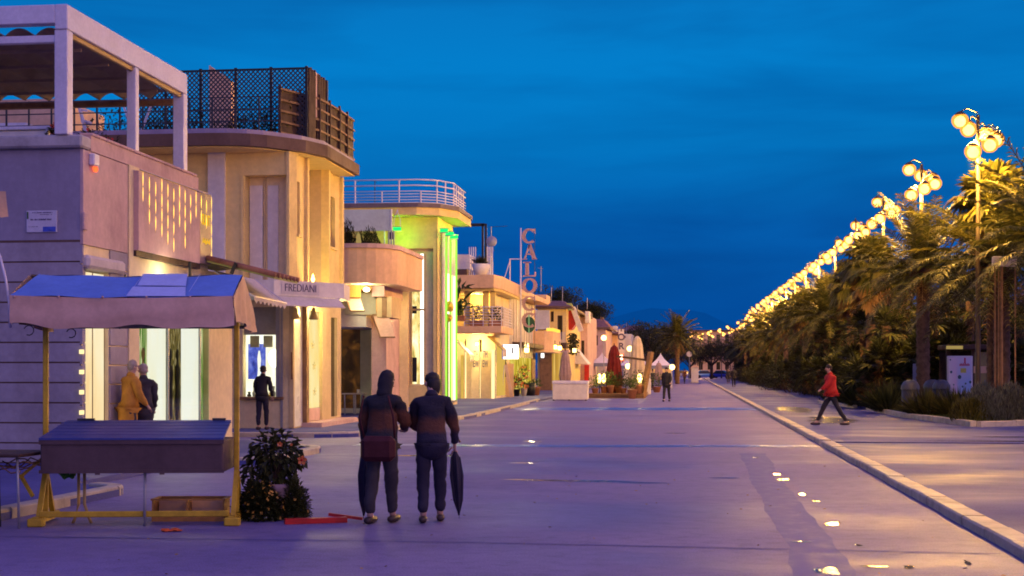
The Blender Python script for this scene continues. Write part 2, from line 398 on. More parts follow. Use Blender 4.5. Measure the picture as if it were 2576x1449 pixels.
# right-hand promenade, almost flush with its kerb
pv.prism([(3.06, -20), (70, -20), (70, 30.6), (3.06, 30.6)], -.3, .06)
pv.prism([(3.06, 31.0), (70, 31.0), (70, 420), (3.06, 420)], -.3, .06)
pv.quad((3.06, 30.6, .01), (70, 30.6, .01), (70, 31.0, .01), (3.06, 31.0, .01))
struct('promenade', pv, 'paving')
def arc(cx, cy, r, a0, a1, n=8): return [(cx+r*math.cos(R(a0+(a1-a0)*i/n)), cy+r*math.sin(R(a0+(a1-a0)*i/n))) for i in range(n+1)]
def kerb_strip(mb, pts, w, z0, z1, jit=.012):
    """kerb of separate stones along a polyline, w to the left of travel"""
    P2 = [Vector((x, y, 0)) for x, y in pts]
    for i in range(len(P2)-1):
        a, b = P2[i], P2[i+1]; L = (b-a).length; n = max(1, int(L/1.1)); d = (b-a)/n; nn = Vector((-d.y, d.x, 0)).normalized()*w
        for k in range(n):
            p, q = a+d*k+d.normalized()*.006, a+d*(k+1)-d.normalized()*.006
            j = random.uniform(-jit, jit); zz = z1+random.uniform(-.008, .008)
            o = nn.normalized()*j; c = .018
            base = [p+o, q+o, q+nn+o, p+nn+o]; inn = nn.normalized()*c
            tp = [p+o+inn, q+o+inn, q+nn+o-inn, p+nn+o-inn]
            mb.add([(*x.xy, z0) for x in base]+[(*x.xy, zz-c) for x in base]+[(*x.xy, zz) for x in tp],
                   [(0, 1, 5, 4), (1, 2, 6, 5), (2, 3, 7, 6), (3, 0, 4, 7), (4, 5, 9, 8), (5, 6, 10, 9), (6, 7, 11, 10), (7, 4, 8, 11), (8, 9, 10, 11)])
kb = MB()
kerb_strip(kb, [(3.06, -8), (3.06, 30.5)], .25, -.05, .10)
kerb_strip(kb, [(3.06, 31.1), (3.06, 230)], .25, -.05, .10)
struct('kerb_right', kb, 'kerb_stone')
# left pavements: shop side
pl = MB()
near = [(-7.3, -20), (-7.2, 14.5), (-7.15, 17.3)]+arc(-7.75, 17.3, .6, 0, 90, 5)+[(-8.2, 18.4), (-8.2, 22.6)]+[(-7.7, 23), (-7.05, 23.2), (-7.0, 26.6)]+arc(-8.1, 26.6, 1.1, 0, 90, 6)+[(-9.4, 29.8), (-60, 29.8), (-60, -20)]
pl.prism(near, -.3, .08)
far = [(-60, 34.3), (-10.6, 32.7), (-9.2, 32.6)]+arc(-8.9, 33.8, 1.2, -80, 0, 6)+[(-7.4, 42), (-7.05, 46.5), (-7.2, 60), (-7.4, 72), (-7.6, 260), (-60, 260)]
pl.prism(far, -.3, .08)
struct('pavement', pl, 'paving')
kl = MB()
kerb_strip(kl, [(-7.3, 4), (-7.2, 14.5), (-7.15, 17.3)]+arc(-7.75, 17.3, .6, 0, 80, 3), .2, -.05, .12)
kerb_strip(kl, [(-7.7, 23), (-7.05, 23.2), (-7.0, 26.6)]+arc(-8.1, 26.6, 1.1, 0, 80, 4), .2, -.05, .12)
kerb_strip(kl, [(-13.5, 32.85), (-9.2, 32.6)]+arc(-8.9, 33.8, 1.2, -80, 0, 4)+[(-7.4, 42), (-7.05, 46.5), (-7.2, 60), (-7.4, 72)], .2, -.05, .12)
struct('kerb_left', kl, 'kerb_stone')
# water lying on the road: channels and puddles, sheets with ragged outlines
def puddle(mb, cx, cy, rx, ry, z, n=34, rag=.35, rot=0):
    ph = [random.uniform(0, 6.28) for _ in range(5)]; vs = []
    for i in range(n):
        a = 2*math.pi*i/n
        k = 1+rag*sum(math.sin((j+2)*a+ph[j])/(j+1.6) for j in range(5))*.6
        x, y = rx*k*math.cos(a), ry*k*math.sin(a)
        vs.append((cx+x*math.cos(rot)-y*math.sin(rot), cy+x*math.sin(rot)+y*math.cos(rot), z))
    mb.add([(cx, cy, z)]+vs, [(0, i+1, (i+1) % n+1) for i in range(n)])
def soften(o):
    at_ = o.data.attributes.new('wet', 'FLOAT', 'POINT'); per = 35
    at_.data.foreach_set('value', [1.0 if i % per == 0 else 0.0 for i in range(len(o.data.vertices))])
def channel(mb, pts, w, z, step=.35, rag=.3):
    P2 = [Vector((x, y)) for x, y in pts]; L = []; 
    for i in range(len(P2)-1):
        d = P2[i+1]-P2[i]; n = max(1, int(d.length/step))
        for k in range(n): L.append((P2[i]+d*k/n, Vector((-d.y, d.x)).normalized()))
    L.append((P2[-1], L[-1][1])); l = []
    a = b = 0
    for p, nn in L:
        a += random.uniform(-.5, .5)*rag; b += random.uniform(-.5, .5)*rag; a *= .8; b *= .8
        l.append((p-nn*w*(.5+a*.6), p+nn*w*(.5+b*.6)))
    vs = [(*q, z) for pr in l for q in pr]
    mb.add(vs, [(2*i, 2*i+1, 2*i+3, 2*i+2) for i in range(len(l)-1)])
pd = MB(); xc = MB()
channel(xc, [(-7.0, 29.6), (-3, 29.7), (2.7, 30.4)], .8, .004)
channel(xc, [(-7, 57.5), (-2, 58.5), (2.7, 58.8)], 3.6, .004, step=.6, rag=.2); struct('wet_channel', xc, 'wet_blue')
wet = MB(); channel(wet, [(1.25, 27.5), (1.15, 22), (1.15, 17), (1.1, 13), (1.0, 9.0)], .46, .004, rag=.22); struct('wet_strip', wet, 'wet_asphalt')
for (x, y, rx, ry) in [(1.25, 26.2, .05, .22), (1.36, 22.0, .06, .22), (1.42, 21.0, .08, .16), (1.33, 20.9, .03, .1), (1.47, 18.5, .07, .15), (1.55, 17.6, .05, .12), (1.5, 15.0, .09, .2), (1.05, 13.4, .12, .04), (1.55, 13.2, .03, .07), (1.1, 11.5, .10, .28), (1.5, 11.8, .12, .05), (1.78, 11.8, .05, .12), (2.3, 12.1, .03, .16), (2.45, 11.3, .16, .03)]: puddle(pd, x, y, rx, ry, .0078, rag=.5)
for (x, y, rx, ry) in [(-1.5, 20.4, 1.0, .17), (-2.2, 20.5, .6, .09), (-.6, 20.15, .5, .07), (-5, 26.0, .8, .2), (-2.8, 24.2, .3, .08), (.55, 21.2, .25, .08), (-3.4, 31.5, .25, .1), (-.3, 36, .3, .15)]:
    puddle(pd, x, y, rx, ry, .0042)
soften(struct('puddles', pd, 'puddle_water'))
pr = MB()
for (x, y, rx, ry) in [(4.4, 44.5, .9, 3.4), (4.1, 56, .9, 4), (9.5, 31.6, 4.5, .3), (7.5, 33.6, 1.2, .2)]:
    puddle(pr, x, y, rx, ry, .0645)
soften(struct('promenade_puddles', pr, 'promenade_water'))
tj = MB()
for y, x0, x1 in ((12.9, -9, 2.7), (24.6, -7, 2.7), (38.2, -7, 2.7)): channel(tj, [(x0, y), (-2, y+.1), (x1, y-.12)], .05, .0042, rag=.8)
struct('tar_joint', tj, 'wet_asphalt')
# far hill, a ridge behind the town; aerial haze is put into its glowing colour
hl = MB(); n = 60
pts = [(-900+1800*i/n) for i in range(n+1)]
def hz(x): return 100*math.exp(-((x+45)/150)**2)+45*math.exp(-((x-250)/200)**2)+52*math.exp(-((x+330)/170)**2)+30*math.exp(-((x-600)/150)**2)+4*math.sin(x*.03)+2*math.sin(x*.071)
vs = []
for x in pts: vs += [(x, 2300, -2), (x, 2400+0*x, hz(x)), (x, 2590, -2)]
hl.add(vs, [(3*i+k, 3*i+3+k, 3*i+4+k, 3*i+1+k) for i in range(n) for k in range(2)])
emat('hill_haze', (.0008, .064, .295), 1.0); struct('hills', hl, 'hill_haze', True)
# ---------------------------------------------------------------- market stall in the foreground
mat('stall_yellow', (.62, .40, .02), .55, .35, 5, streak=.5)
mat('tarp_blue', (.13, .25, .60), .5, .12, 1.6, bmp=.25, bscale=5)
mat('tarp_patch', (.45, .52, .78), .5, .12, 2, bmp=.2, bscale=6)
mat('valance', (.72, .46, .33), .8, .16, 1.6, bmp=.35, bscale=5, streak=.35)
mat('gable', (.66, .42, .24), .75, .2, 2, bmp=.4, bscale=6)
mat('lid_blue', (.035, .055, .24), .35, .2, 2, bmp=.1)
mat('trough_brown', (.10, .06, .06), .75, .25, 2, streak=.4)
SM = Matrix.Translation((-6.53, 13.80, 0)) @ Matrix.Rotation(R(10), 4, 'Z')
loc = SM.translation[:]
st = thing('market_stall', 'closed market stall with blue and cream canvas roof on yellow frame over a long trough', 'market stall', loc)
def sp_(name, mb, m, smooth=False, parent=None, label=None):
    mb.move(SM); return part(name, mb, m, parent or st, smooth, label)
Ls = 1.90
def sag(a): return -.025*math.sin(math.pi*a)
# roof: front slope, back slope
n = 22; xs = [-.30+(Ls+.34)*i/n for i in range(n+1)]
top = MB(); back = MB()
for mbx, y0, y1, za, zb in ((top, -.05, .68, 2.36, 2.62), (back, .68, 1.5, 2.62, 2.30)):
    rows = 5; vs = []
    for j in range(rows+1):
        for i, x in enumerate(xs):
            f = j/rows; z = za+(zb-za)*f+sag(i/n)*(1 if j in (0, rows) else 1.4)+.008*math.sin(9*x+5*f)
            ins = .10*(1-abs(f*(1 if y0 < 0 else -1)+(0 if y0 < 0 else 1))) if False else 0
            vs.append((x+(.10*f if (i == 0 and y0 < 0) else 0)-(0), y0+(y1-y0)*f, z))
    mbx.add(vs, [(j*(n+1)+i, j*(n+1)+i+1, (j+1)*(n+1)+i+1, (j+1)*(n+1)+i) for j in range(rows) for i in range(n)])
roof = sp_('roof_tarp', top, 'tarp_blue', True); sp_('roof_tarp', back, 'canvas_cream', True)
pt = MB(); pt.add([(.92, .22, 2.475), (1.42, .22, 2.472), (1.36, .66, 2.625), (.90, .66, 2.627)], [(0, 1, 2, 3)]); pt.add([(.86, -.04, 2.352), (1.46, -.04, 2.352), (1.42, .2, 2.462), (.88, .2, 2.462)], [(0, 1, 2, 3)])
for x in (.86, 1.46): pt.bar((x, -.045, 2.352+sag((x+.3)/(Ls+.34))), (x+.03, .66, 2.62), .006, .004)
sp_('roof_patch', pt, 'tarp_patch')
va = MB(); vs = []; rows = 7
for j in range(rows+1):
    for i in range(n*2+1):
        a = i/(2*n); x = -.30+(Ls+.34)*a; f = j/rows
        vs.append((x+.02*f*(1 if a > .9 else 0), -.055-.018*f+.014*math.sin(f*7+x*1.3)*(f)+.01*math.sin(3*x+f*3), 2.355+sag(a)-f*(.30+.02*math.sin(5*x)+.012*math.sin(11*x))))
va.add(vs, [(j*(2*n+1)+i, j*(2*n+1)+i+1, (j+1)*(2*n+1)+i+1, (j+1)*(2*n+1)+i) for j in range(rows) for i in range(2*n)])
for i in range(6): va.bar((-.25+i*.44, -.062, 2.35), (-.25+i*.44, -.066, 2.33), .02, .01)
sp_('valance', va, 'valance', True)
# gable ends with hanging folds
for xe in (Ls+.05, -.30):
    ge = MB(); vs = []; k = 14
    def topz(y): return 2.355+(y+.05)/.73*.265 if y < .68 else 2.62-(y-.68)/.82*.32
    for j in range(8):
        f = j/7
        for i in range(k+1):
            y = -.05+1.55*i/k; zt = topz(y); zb = 2.06+.05*math.sin(4*y)-(.06 if i == k else 0)
            vs.append((xe+(.03*math.sin(i*1.9+f*2)*f+.03*f*(i/k)), y, zt+(zb-zt)*f))
    ge.add(vs, [(j*(k+1)+i, j*(k+1)+i+1, (j+1)*(k+1)+i+1, (j+1)*(k+1)+i) for j in range(7) for i in range(k)])
    sp_('gable_curtain', ge, 'gable', True)
un = MB(); un.box(-.22, Ls, -.02, 1.4, 2.06, 2.09); sp_('roof_batten', un, 'dark_wood')
# yellow frame
for x in (-.06, Ls+.02):
    fr = MB(); fr.bbox(x-.026, x+.026, .36, .412, .1, 2.1, .008)
    sp_('post', fr, 'stall_yellow')
    ft = MB(); ft.bar((x, .0, .06), (x, .8, .06), .07, .07); ft.bar((x, .12, .08), (x, .385, .55), .05, .04); ft.bar((x, .66, .08), (x, .385, .55), .05, .04); ft.bbox(x-.07, x+.09, -.06, .06, 0, .085, .012)
    sp_('foot', ft, 'stall_yellow')
rb = MB(); rb.bbox(-.03, Ls-.01, .02, .065, .09, .15, .008); sp_('bottom_rail', rb, 'stall_yellow')
lv = MB(); lv.bar((-.02, .3, .72), (-.26, .2, .5), .03); lv.bar((-.26, .2, .5), (-.12, .12, .3), .03); lv.lathe([(.03, -.02), (.03, .02)], (-.26, .2, .5), 8); sp_('crank_lever', lv, 'stall_yellow')
# trough with hinged lid
bx = MB(); bx.bbox(.0, Ls-.06, -.04, .80, .545, .875, .012); bx.box(-.012, Ls-.05, -.056, -.04, .84, .885); bx.box(-.012, Ls-.05, -.05, -.04, .545, .58)
for x in (.55, 1.2): bx.box(x, x+.05, -.052, -.04, .53, .56)
tr = sp_('trough', bx, 'trough_brown')
ld = MB(); ld.add([(-.01, -.06, .885), (Ls-.05, -.06, .885), (Ls-.1, .82, 1.03), (.05, .82, 1.03), (-.01, -.06, .905), (Ls-.05, -.06, .905), (Ls-.1, .82, 1.055), (.05, .82, 1.055)],
       [(0, 3, 2, 1), (4, 5, 6, 7), (0, 1, 5, 4), (1, 2, 6, 5), (2, 3, 7, 6), (3, 0, 4, 7)])
for k in range(5): ld.bar((.02, .1+.15*k, .93+.0255*k), (Ls-.08, .1+.15*k, .93+.0255*k), .012, .008)
sp_('trough_lid', ld, 'lid_blue')
hg = MB(); hg.box(.16, .34, .80, .85, 1.05, 1.075); hg.box(1.6, 1.74, .80, .85, 1.05, 1.075); sp_('lid_hinge', hg, 'dark_metal')
for xs_, m_, nm in (((.30, .36), 'ochre_paint', 'leg'), ((1.04,), 'grey_metal', 'leg')):
    for q, x in enumerate(xs_):
        lg = MB()
        if len(xs_) == 2: lg.tube([(x, .3, .55), (x, .3, .2), (x+(-.04 if q == 0 else .05), .3, .05), (x+(-.06 if q == 0 else .07), .3, .0)], .016, 8)
        else: lg.tube([(x, .02, .55), (x, .0, 0)], .014, 8)
        sp_(nm, lg, m_, True)
for (dx, dy) in [(.02, 1.1), (-.12, -.02)]:
    hk = MB(); hk.tube([(dx+.05*math.cos(a), dy, 2.0+.05*math.sin(a)) for a in [i*.6-2 for i in range(9)]], .006, 5); sp_('hook', hk, 'dark_metal', True)
gp = MB()
for i in range(16): gp.ico((.16+random.uniform(-.07, .07), .4+random.uniform(-.05, .05), .50+random.uniform(-.03, .03)), .03, 1, .7, .2)
mat('green_net', (.05, .22, .03), .8, .3, 10); sp_('green_net', gp, 'green_net', True)

# wooden crate under the stall
cr = MB(); C0 = Matrix.Translation((-5.60, 14.42, 0)) @ Matrix.Rotation(R(8), 4, 'Z')
ct = thing('wooden_crate', 'orange brown two compartment wooden crate on the road under the stall trough', 'crate', C0.translation[:])
Wc, Dc, Hc = .76, .34, .22
cr.box(0, Wc, 0, Dc, .015, .03)
for a in ((0, Wc, Dc-.015, Dc), ): cr.box(a[0], a[1], a[2], a[3], .03, Hc)
cr.box(0, .015, 0, Dc, .03, Hc); cr.box(Wc-.015, Wc, 0, Dc, .03, Hc); cr.box(Wc*.47, Wc*.47+.02, 0, Dc-.015, .03, Hc-.004)
cr.box(.0, Wc, -.012, 0, .0, .05); cr.box(-.01, Wc+.01, -.014, .012, Hc, Hc+.018); cr.box(-.01, Wc+.01, Dc-.02, Dc+.01, Hc, Hc+.018); cr.box(-.012, .03, .012, Dc-.02, Hc, Hc+.016); cr.box(Wc-.03, Wc+.012, .012, Dc-.02, Hc, Hc+.016)
mat('crate_wood', (.45, .22, .06), .7, .35, 5, bmp=.4, streak=.4); cr.move(C0); part('crate_body', cr, 'crate_wood', ct)
pn = MB(); pn.box(.03, Wc*.45, .2, .212, .04, Hc-.02); pn.box(Wc*.5, Wc-.03, .2, .212, .04, Hc-.02); pn.move(C0); part('inner_panel', pn, 'gable', ct)
rn = MB(); rn.box(.02, Wc-.02, .02, .06, 0, .016); rn.box(.02, Wc-.02, Dc-.06, Dc-.02, 0, .016); rn.move(C0); part('runner', rn, 'dark_wood', ct)

# folding table at the left edge
tb = thing('folding_table', 'dark topped folding table with thin metal legs left of the stall', 'table', (-7.4, 13.7, 0))
a = MB(); a.bbox(-8.6, -6.62, 13.5, 14.3, .72, .755, .01); part('tabletop', a, 'dark_wood', tb)
for x, y, m_ in ((-6.95, 13.75, 'dark_metal'), (-6.68, 13.62, 'grey_metal'), (-8.4, 13.6, 'grey_metal'), (-8.4, 14.2, 'dark_metal')):
    a = MB(); a.tube([(x, y, 0), (x-.02, y, .72)], .014, 8); part('leg', a, m_, tb, True)
a = MB()
for k in range(7):
    y = 13.62+random.uniform(0, .5); x0 = random.uniform(-7.2, -6.9)
    a.tube([(x0+j*.1, y+random.uniform(-.02, .02), .62+.05*math.sin(j*1.2+k)+random.uniform(-.03, .03)) for j in range(5)], .007, 4)
part('hanging_rope', a, 'brown_wood', tb, True)

# neighbouring stall awning that just reaches into the picture at the left
aw = thing('stall_awning', 'white curved awning pole with cream canvas edge at the far left of the picture', 'awning', (-7.4, 14.2, 0))
y0 = 14.0
a = MB(); a.tube([(XY(u, y0), y0, ZY(u, v, y0)) for u, v in ((-60, 560), (-20, 595), (0, 645), (14, 700), (23, 760), (26, 825))], .014, 8); part('pole', a, 'white_metal', aw, True)
a = MB(); a.tube([(XY(-60, y0), y0, ZY(-60, 560, y0)), (XY(-60, y0), y0, 0)], .016, 8); part('pole', a, 'white_metal', aw, True)
vs = []; k = 14
for j in range(4):
    for i in range(k+1):
        u = -140+158*i/k; vs.append((XY(u, y0), y0-.03-.02*math.sin(i*1.7)*j, ZY(u, (482 if j == 0 else 490+j*18+(4 if i % 2 else 0)), y0)))
a = MB(); a.add(vs, [(j*(k+1)+i, j*(k+1)+i+1, (j+1)*(k+1)+i+1, (j+1)*(k+1)+i) for j in range(3) for i in range(k)]); part('canvas_edge', a, 'gable', aw, True)
a = MB(); a.add([(XY(-140, y0), y0, ZY(-140, 640, y0)), (XY(-20, y0), y0, ZY(-20, 690, y0)), (XY(10, y0), y0-.1, ZY(10, 752, y0)), (XY(-140, y0), y0-.1, ZY(-140, 752, y0))], [(0, 1, 2, 3)]); part('canvas_flap', a, 'white_metal', aw)

# ---------------------------------------------------------------- potted hibiscus and the flowering bush round it
def leaf(mb, c, d, up, L, W, bend=.3):
    c, d, up = Vector(c), Vector(d).normalized(), Vector(up)
    r = d.cross(up); r = r.normalized() if r.length > 1e-4 else Vector((1, 0, 0))
    n_ = r.cross(d)
    m1 = c+d*L*.5+n_*L*bend*.25
    mb.add([c, m1-r*W/2, c+d*L-n_*L*bend*.35, m1+r*W/2], [(0, 1, 2), (0, 2, 3)])
def rv(): 
    while True:
        v = Vector((random.uniform(-1, 1), random.uniform(-1, 1), random.uniform(-1, 1)))
        if .05 < v.length < 1: return v.normalized()
def flower(mb, c, d, r, n=5):
    c, d = Vector(c), Vector(d).normalized(); a = d.orthogonal().normalized(); b = d.cross(a)
    for i in range(n):
        t0 = 2*math.pi*i/n; e = a*math.cos(t0)+b*math.sin(t0); f = a*math.cos(t0+.55)+b*math.sin(t0+.55); g_ = a*math.cos(t0-.55)+b*math.sin(t0-.55)
        mb.add([c, c+g_*r*.75+d*r*.3, c+e*r+d*r*.35, c+f*r*.75+d*r*.3], [(0, 1, 2, 3)])
mat('petal_orange', (.75, .22, .05), .6, .15, 20, bmp=0); mat('petal_core', (.5, .02, .01), .6, .1, 20, bmp=0); mat('petal_yellow', (.7, .38, .06), .6, .15, 20, bmp=0)
mat('pot_pink', (.34, .22, .21), .8, .25, 6)
px, py = XY(688, 14.9), 14.9
hp = thing('hibiscus_plant', 'potted hibiscus with large leaves and an orange flower beside the stall', 'plant', (px, py, 0))
a = MB(); a.lathe([(.065, 0), (.075, .05), (.09, .30), (.105, .33), (.105, .38), (.09, .38), (.08, .34)], (px+.10, py-.10, 0), 18); part('pot', a, 'pot_pink', hp, True)
a = MB()
for k in range(9):
    ang = k*.7; r = random.uniform(.05, .3)
    a.tube([(px+.06, py-.12, .36), (px+.06+r*.4*math.cos(ang), py-.1+r*.4*math.sin(ang), .55), (px+r*math.cos(ang), py+r*math.sin(ang), random.uniform(.7, .9))], .007, 5, .003)
part('stem', a, 'tree_bark', hp, True)
a = MB()
for k in range(560):
    d = rv(); rr = random.random()**.5
    c = Vector((px+.02+d.x*.30*rr, py+d.y*.26*rr, .66+d.z*.29*rr))
    leaf(a, c, d+Vector((0, 0, -.5))+rv()*.6, (0, 0, 1), random.uniform(.06, .12), random.uniform(.04, .075), .6)
for k in range(14): leaf(a, (px-.25+random.uniform(-.03, .06), py-.1, .5+random.uniform(-.05, .1)), Vector((-.6, -.3, -.5))+rv()*.5, (0, 0, 1), .13, .075, .5)
part('foliage', a, 'leaf_dark', hp)
for u, v, r in ((760, 1157, .055), (704, 1117, .03), (733, 1118, .018)):
    a = MB(); c = (XY(u, py-.2), py-.2, ZY(u, v, py-.2)); flower(a, c, (.3, -1, -.1), r); fl = part('flower', a, 'petal_orange', hp)
    a = MB(); a.ico((c[0], c[1]-.015, c[2]), r*.3, 1); q = part('flower_heart', a, 'petal_core', fl, True)
def bush(name, label, cx, cy, rx, ry, h, n_leaf, lm, L, flowers=0, group=None, z0=0, cat='bush', fm='petal_yellow'):
    b_ = thing(name, label, cat, (cx, cy, z0), group)
    a = MB()
    for k in range(n_leaf):
        d = rv(); d.z = abs(d.z)*1.0
        rr = random.random()**.33*(1+.12*math.sin(5*d.x+3*d.z)+.1*math.sin(7*d.y))
        c = Vector((cx+d.x*rx*rr, cy+d.y*ry*rr, z0+.02+d.z*h*rr))
        leaf(a, c, d+rv()*.7, (0, 0, 1), L*random.uniform(.6, 1.3), L*.45*random.uniform(.6, 1.3), .3)
    part('foliage', a, lm, b_)
    a = MB()
    for k in range(8):
        an = k*.8; a.tube([(cx, cy, z0), (cx+rx*.5*math.cos(an), cy+ry*.5*math.sin(an), z0+h*.7)], .012, 5, .004)
    part('stem', a, 'tree_bark', b_, True)
    if flowers:
        a = MB()
        for k in range(flowers):
            d = rv(); d.z = abs(d.z); d.y = -abs(d.y)
            flower(a, (cx+d.x*rx*.98, cy+d.y*ry*1.0, z0+.02+d.z*h*.98), d, .018, 4)
        part('blossom', a, fm, b_)
    return b_
bush('flowering_bush', 'low rounded bush with small yellow blossoms in front of the hibiscus pot', XY(656, 14.70), 14.70, .27, .22, .42, 3600, MATS['leaf_dark'], .06, 60)
bush('box_bush', 'plain dark green ball bush on the right side of the hibiscus pot', XY(742, 14.85), 14.85, .16, .18, .40, 2400, MATS['leaf_dark'], .05, 3)

# red barrier beam and orange scraps lying on the road
mat('red_paint', (.50, .015, .01), .45, .25, 4)
rbm = thing('barrier_beam', 'red painted barrier beam lying on the road right of the bushes', 'barrier', (-3.9, 14.4, 0))
x0, y0b = G(716, 1319); x1, y1b = G(872, 1314)
a = MB(); a.bar((x0, y0b, .03), (x1, y1b, .03), .09, .055); part('beam', a, 'red_paint', rbm)
x2, y2b = G(826, 1312); x3, y3b = G(912, 1312)
a = MB(); a.bar((x2, y2b+.02, .075), (x3, y3b, .03), .05, .03); part('end_strip', a, 'red_paint', rbm)
mat('orange_plastic', (.7, .12, .02), .5, .2, 10)
for i, (u, v, lb) in enumerate(((415, 1338, 'crumpled orange scrap on the road in front of the crate, the left of two'), (440, 1337, 'crumpled orange scrap on the road in front of the crate, the right of two'))):
    x, y = G(u, v); a = MB(); a.ico((x, y, .018), .045, 2, .4, .22); a.ico((x+.04, y+.01, .012), .03, 2, .35, .25); solo('litter', a, 'orange_plastic', lb, 'litter', 'orange litter on the road')
# small stones and leaves on the wet asphalt
mat('dead_leaf', (.35, .22, .08), .8, .3, 10)
a = MB()
for k in range(70):
    x, y = random.uniform(-5.5, 2.6), random.uniform(9.5, 24); an = random.uniform(0, 6.28); s = random.uniform(.012, .03)
    a.add([(x+s*math.cos(an), y+s*math.sin(an), .012), (x-s*.5*math.sin(an), y+s*.5*math.cos(an), .006), (x-s*math.cos(an), y-s*math.sin(an), .01), (x+s*.5*math.sin(an), y-s*.5*math.cos(an), .018)], [(0, 1, 2, 3)])
o = solo('fallen_leaves', a, 'dead_leaf', 'small fallen leaves scattered over the wet asphalt', 'leaves'); o['kind'] = 'stuff'
# ================================================================ corner building with grey plaster and roof terrace
FX = -9.7; Y1 = 21.94
b1 = thing('corner_building', 'grey plastered corner building with banded ground floor and roof terrace', 'building', (-13, 25, 0))
yE = 29.6
fw = MB(); fw.wall('y', Y1, -18, FX, 3.70, 5.17)
part('front_wall', fw, 'grey_plaster', b1)
# banded plaster: courses with grooves
bd = MB(); z = 3.66
while z > 0.0:
    zt = z; zb = max(0, z-.300); bd.box(-18, FX-.02, Y1-.012, Y1+.2, zb, zt); z -= .326
mat('grey_band', (.40, .35, .37), .85, .22, 1.2, streak=.6, bmp=.35, bscale=25)
part('banded_wall', bd, 'grey_band', b1)
bk = MB(); bk.box(-18, FX-.03, Y1+.004, Y1+.19, 0, 3.71); part('joint_backing', bk, 'roof_brown', b1)
# street side, banded pier between door and windows
yA0, yA1 = YX(208, FX), YX(272, FX); yB0, yB1 = YX(319, FX), YX(526, FX)
sw = MB(); sw.wall('x', FX, Y1, yE, 0, 3.62, [(yA0, yA1, .12, 3.42), (yB0, yB1, .25, 3.15)], .16)
part('street_wall', sw, 'cream_wall', b1)
pier = MB(); z = 3.62
while z > .1:
    pier.box(FX-.02, FX+.025, yA1+.04, yB0-.02, max(.02, z-.30), z); z -= .326
part('banded_pier', pier, 'grey_band', b1)
pier = MB(); z = 3.62
while z > .1: pier.box(FX-.02, FX+.022, Y1-.012, yA0-.01, max(.02, z-.30), z); z -= .326
part('banded_corner', pier, 'grey_band', b1)
up = MB(); up.wall('x', FX, YX(318, FX), 28.05, 3.62, 5.2); up.box(FX-.4, FX-.003, 28.03, 28.05, 3.63, 5.2); part('upper_wall', up, 'cream_wall', b1)
pk = MB(); pk.box(FX-.02, FX+.03, Y1-.006, YX(317, FX), 3.63, 5.16); part('pink_panel', pk, 'pink_plaster', b1)
pl_ = MB(); pl_.box(FX-.02, FX+.05, YX(318, FX), YX(344, FX), 0.02, 5.18); part('pilaster', pl_, 'cream_wall', b1)
bb = MB(); bb.box(-18, FX-.35, yE-.02, yE, 0, 3.62); bb.box(-18, FX-.3, Y1+.25, 28.0, 5.0, 5.16); bb.box(-18, FX-.41, 28.0, 28.04, 3.62, 5.2); bb.box(-18, FX-.01, 28.06, yE, 3.56, 3.61); part('rear_wall', bb, 'cream_wall', b1)
lg = MB(); lg.bbox(-18, FX+.06, Y1-.14, Y1+.25, 5.18, 5.38, .03); part('front_ledge', lg, 'stone_ledge', b1)
pp = MB(); pp.box(FX-.12, FX+.045, Y1+.26, 27.35, 5.17, 5.42)
part('parapet', pp, 'pink_plaster', b1)
cp = MB(); y = Y1+.26
while y < 27.2: cp.bbox(FX-.15, FX+.075, y, y+.285, 5.42, 5.47, .012); y += .295
part('coping', cp, 'pink_plaster', b1)
# door A: lit cream door behind a roller box
da = MB(); da.box(FX-.08, FX-.06, yA0, yA1, .12, 3.2); display_mat('door_glow', [(.3, (.95, .62, .26)), (.5, (1, .78, .42)), (.7, (1, .88, .58))], (1, 1, .35), 1.0, 1.2, .3)
dr_ = part('lit_door', da, 'door_glow', b1)
a = MB(); [a.box(FX-.058, FX-.05, y-.012, y+.012, .12, 3.2) for y in ((yA0+yA1)/2, yA1-.03)]; part('door_frame', a, 'brown_wood', dr_)
a = MB(); a.bbox(FX-.2, FX+.12, yA0-.02, yA1+.5, 3.24, 3.46, .05); part('roller_box', a, 'canvas_cream', b1)
a = MB(); a.bar((FX+.02, yA1+.42, 2.3), (FX+.1, yA1+.50, 3.24), .03); part('awning_arm', a, 'dark_metal', b1)
for k in range(5):
    a = MB(); a.box(FX+.002, FX+.035, yA0-.14, yA0-.02, .55+k*.326, .62+k*.326)
    part('light_fitting', a, 'warm_panel', b1)
# display window B
gl = MB(); gl.quad((FX-.012, yB0, .25), (FX-.012, yB1, .25), (FX-.012, yB1, 3.15), (FX-.012, yB0, 3.15)); wb = part('display_window', gl, 'glass', b1)
display_mat('drape_green', [(.25, (.02, .06, .008)), (.42, (.10, .26, .03)), (.53, (.36, .48, .14)), (.62, (.85, .8, .45)), (.75, (1, .95, .75))], (5, 5, .5), .9)
display_mat('drape_gold', [(.25, (.015, .012, .006)), (.45, (.10, .08, .03)), (.58, (.35, .25, .06)), (.7, (.9, .75, .45)), (.8, (.3, .28, .5))], (5, 5, .7), .8, 2.6, 2)
display_mat('white_lit', [(.3, (1, .93, .68)), (.6, (1, .98, .86))], (1, 1, .4), 1.15, 1.2, .2)
xb = FX-.13
def seg(u0, u1, m_, nm, z0=.26, z1=3.14, d=0):
    a = MB(); a.box(xb-.03-d, xb-d, YX(u0, xb-d), YX(u1, xb-d), z0, z1); return part(nm, a, m_, b1)
seg(318, 344, 'drape_green', 'display_panel', d=.01); seg(344, 374, 'drape_green', 'display_panel'); seg(374, 417, 'white_lit', 'light_panel', .26, 3.14, -.03)
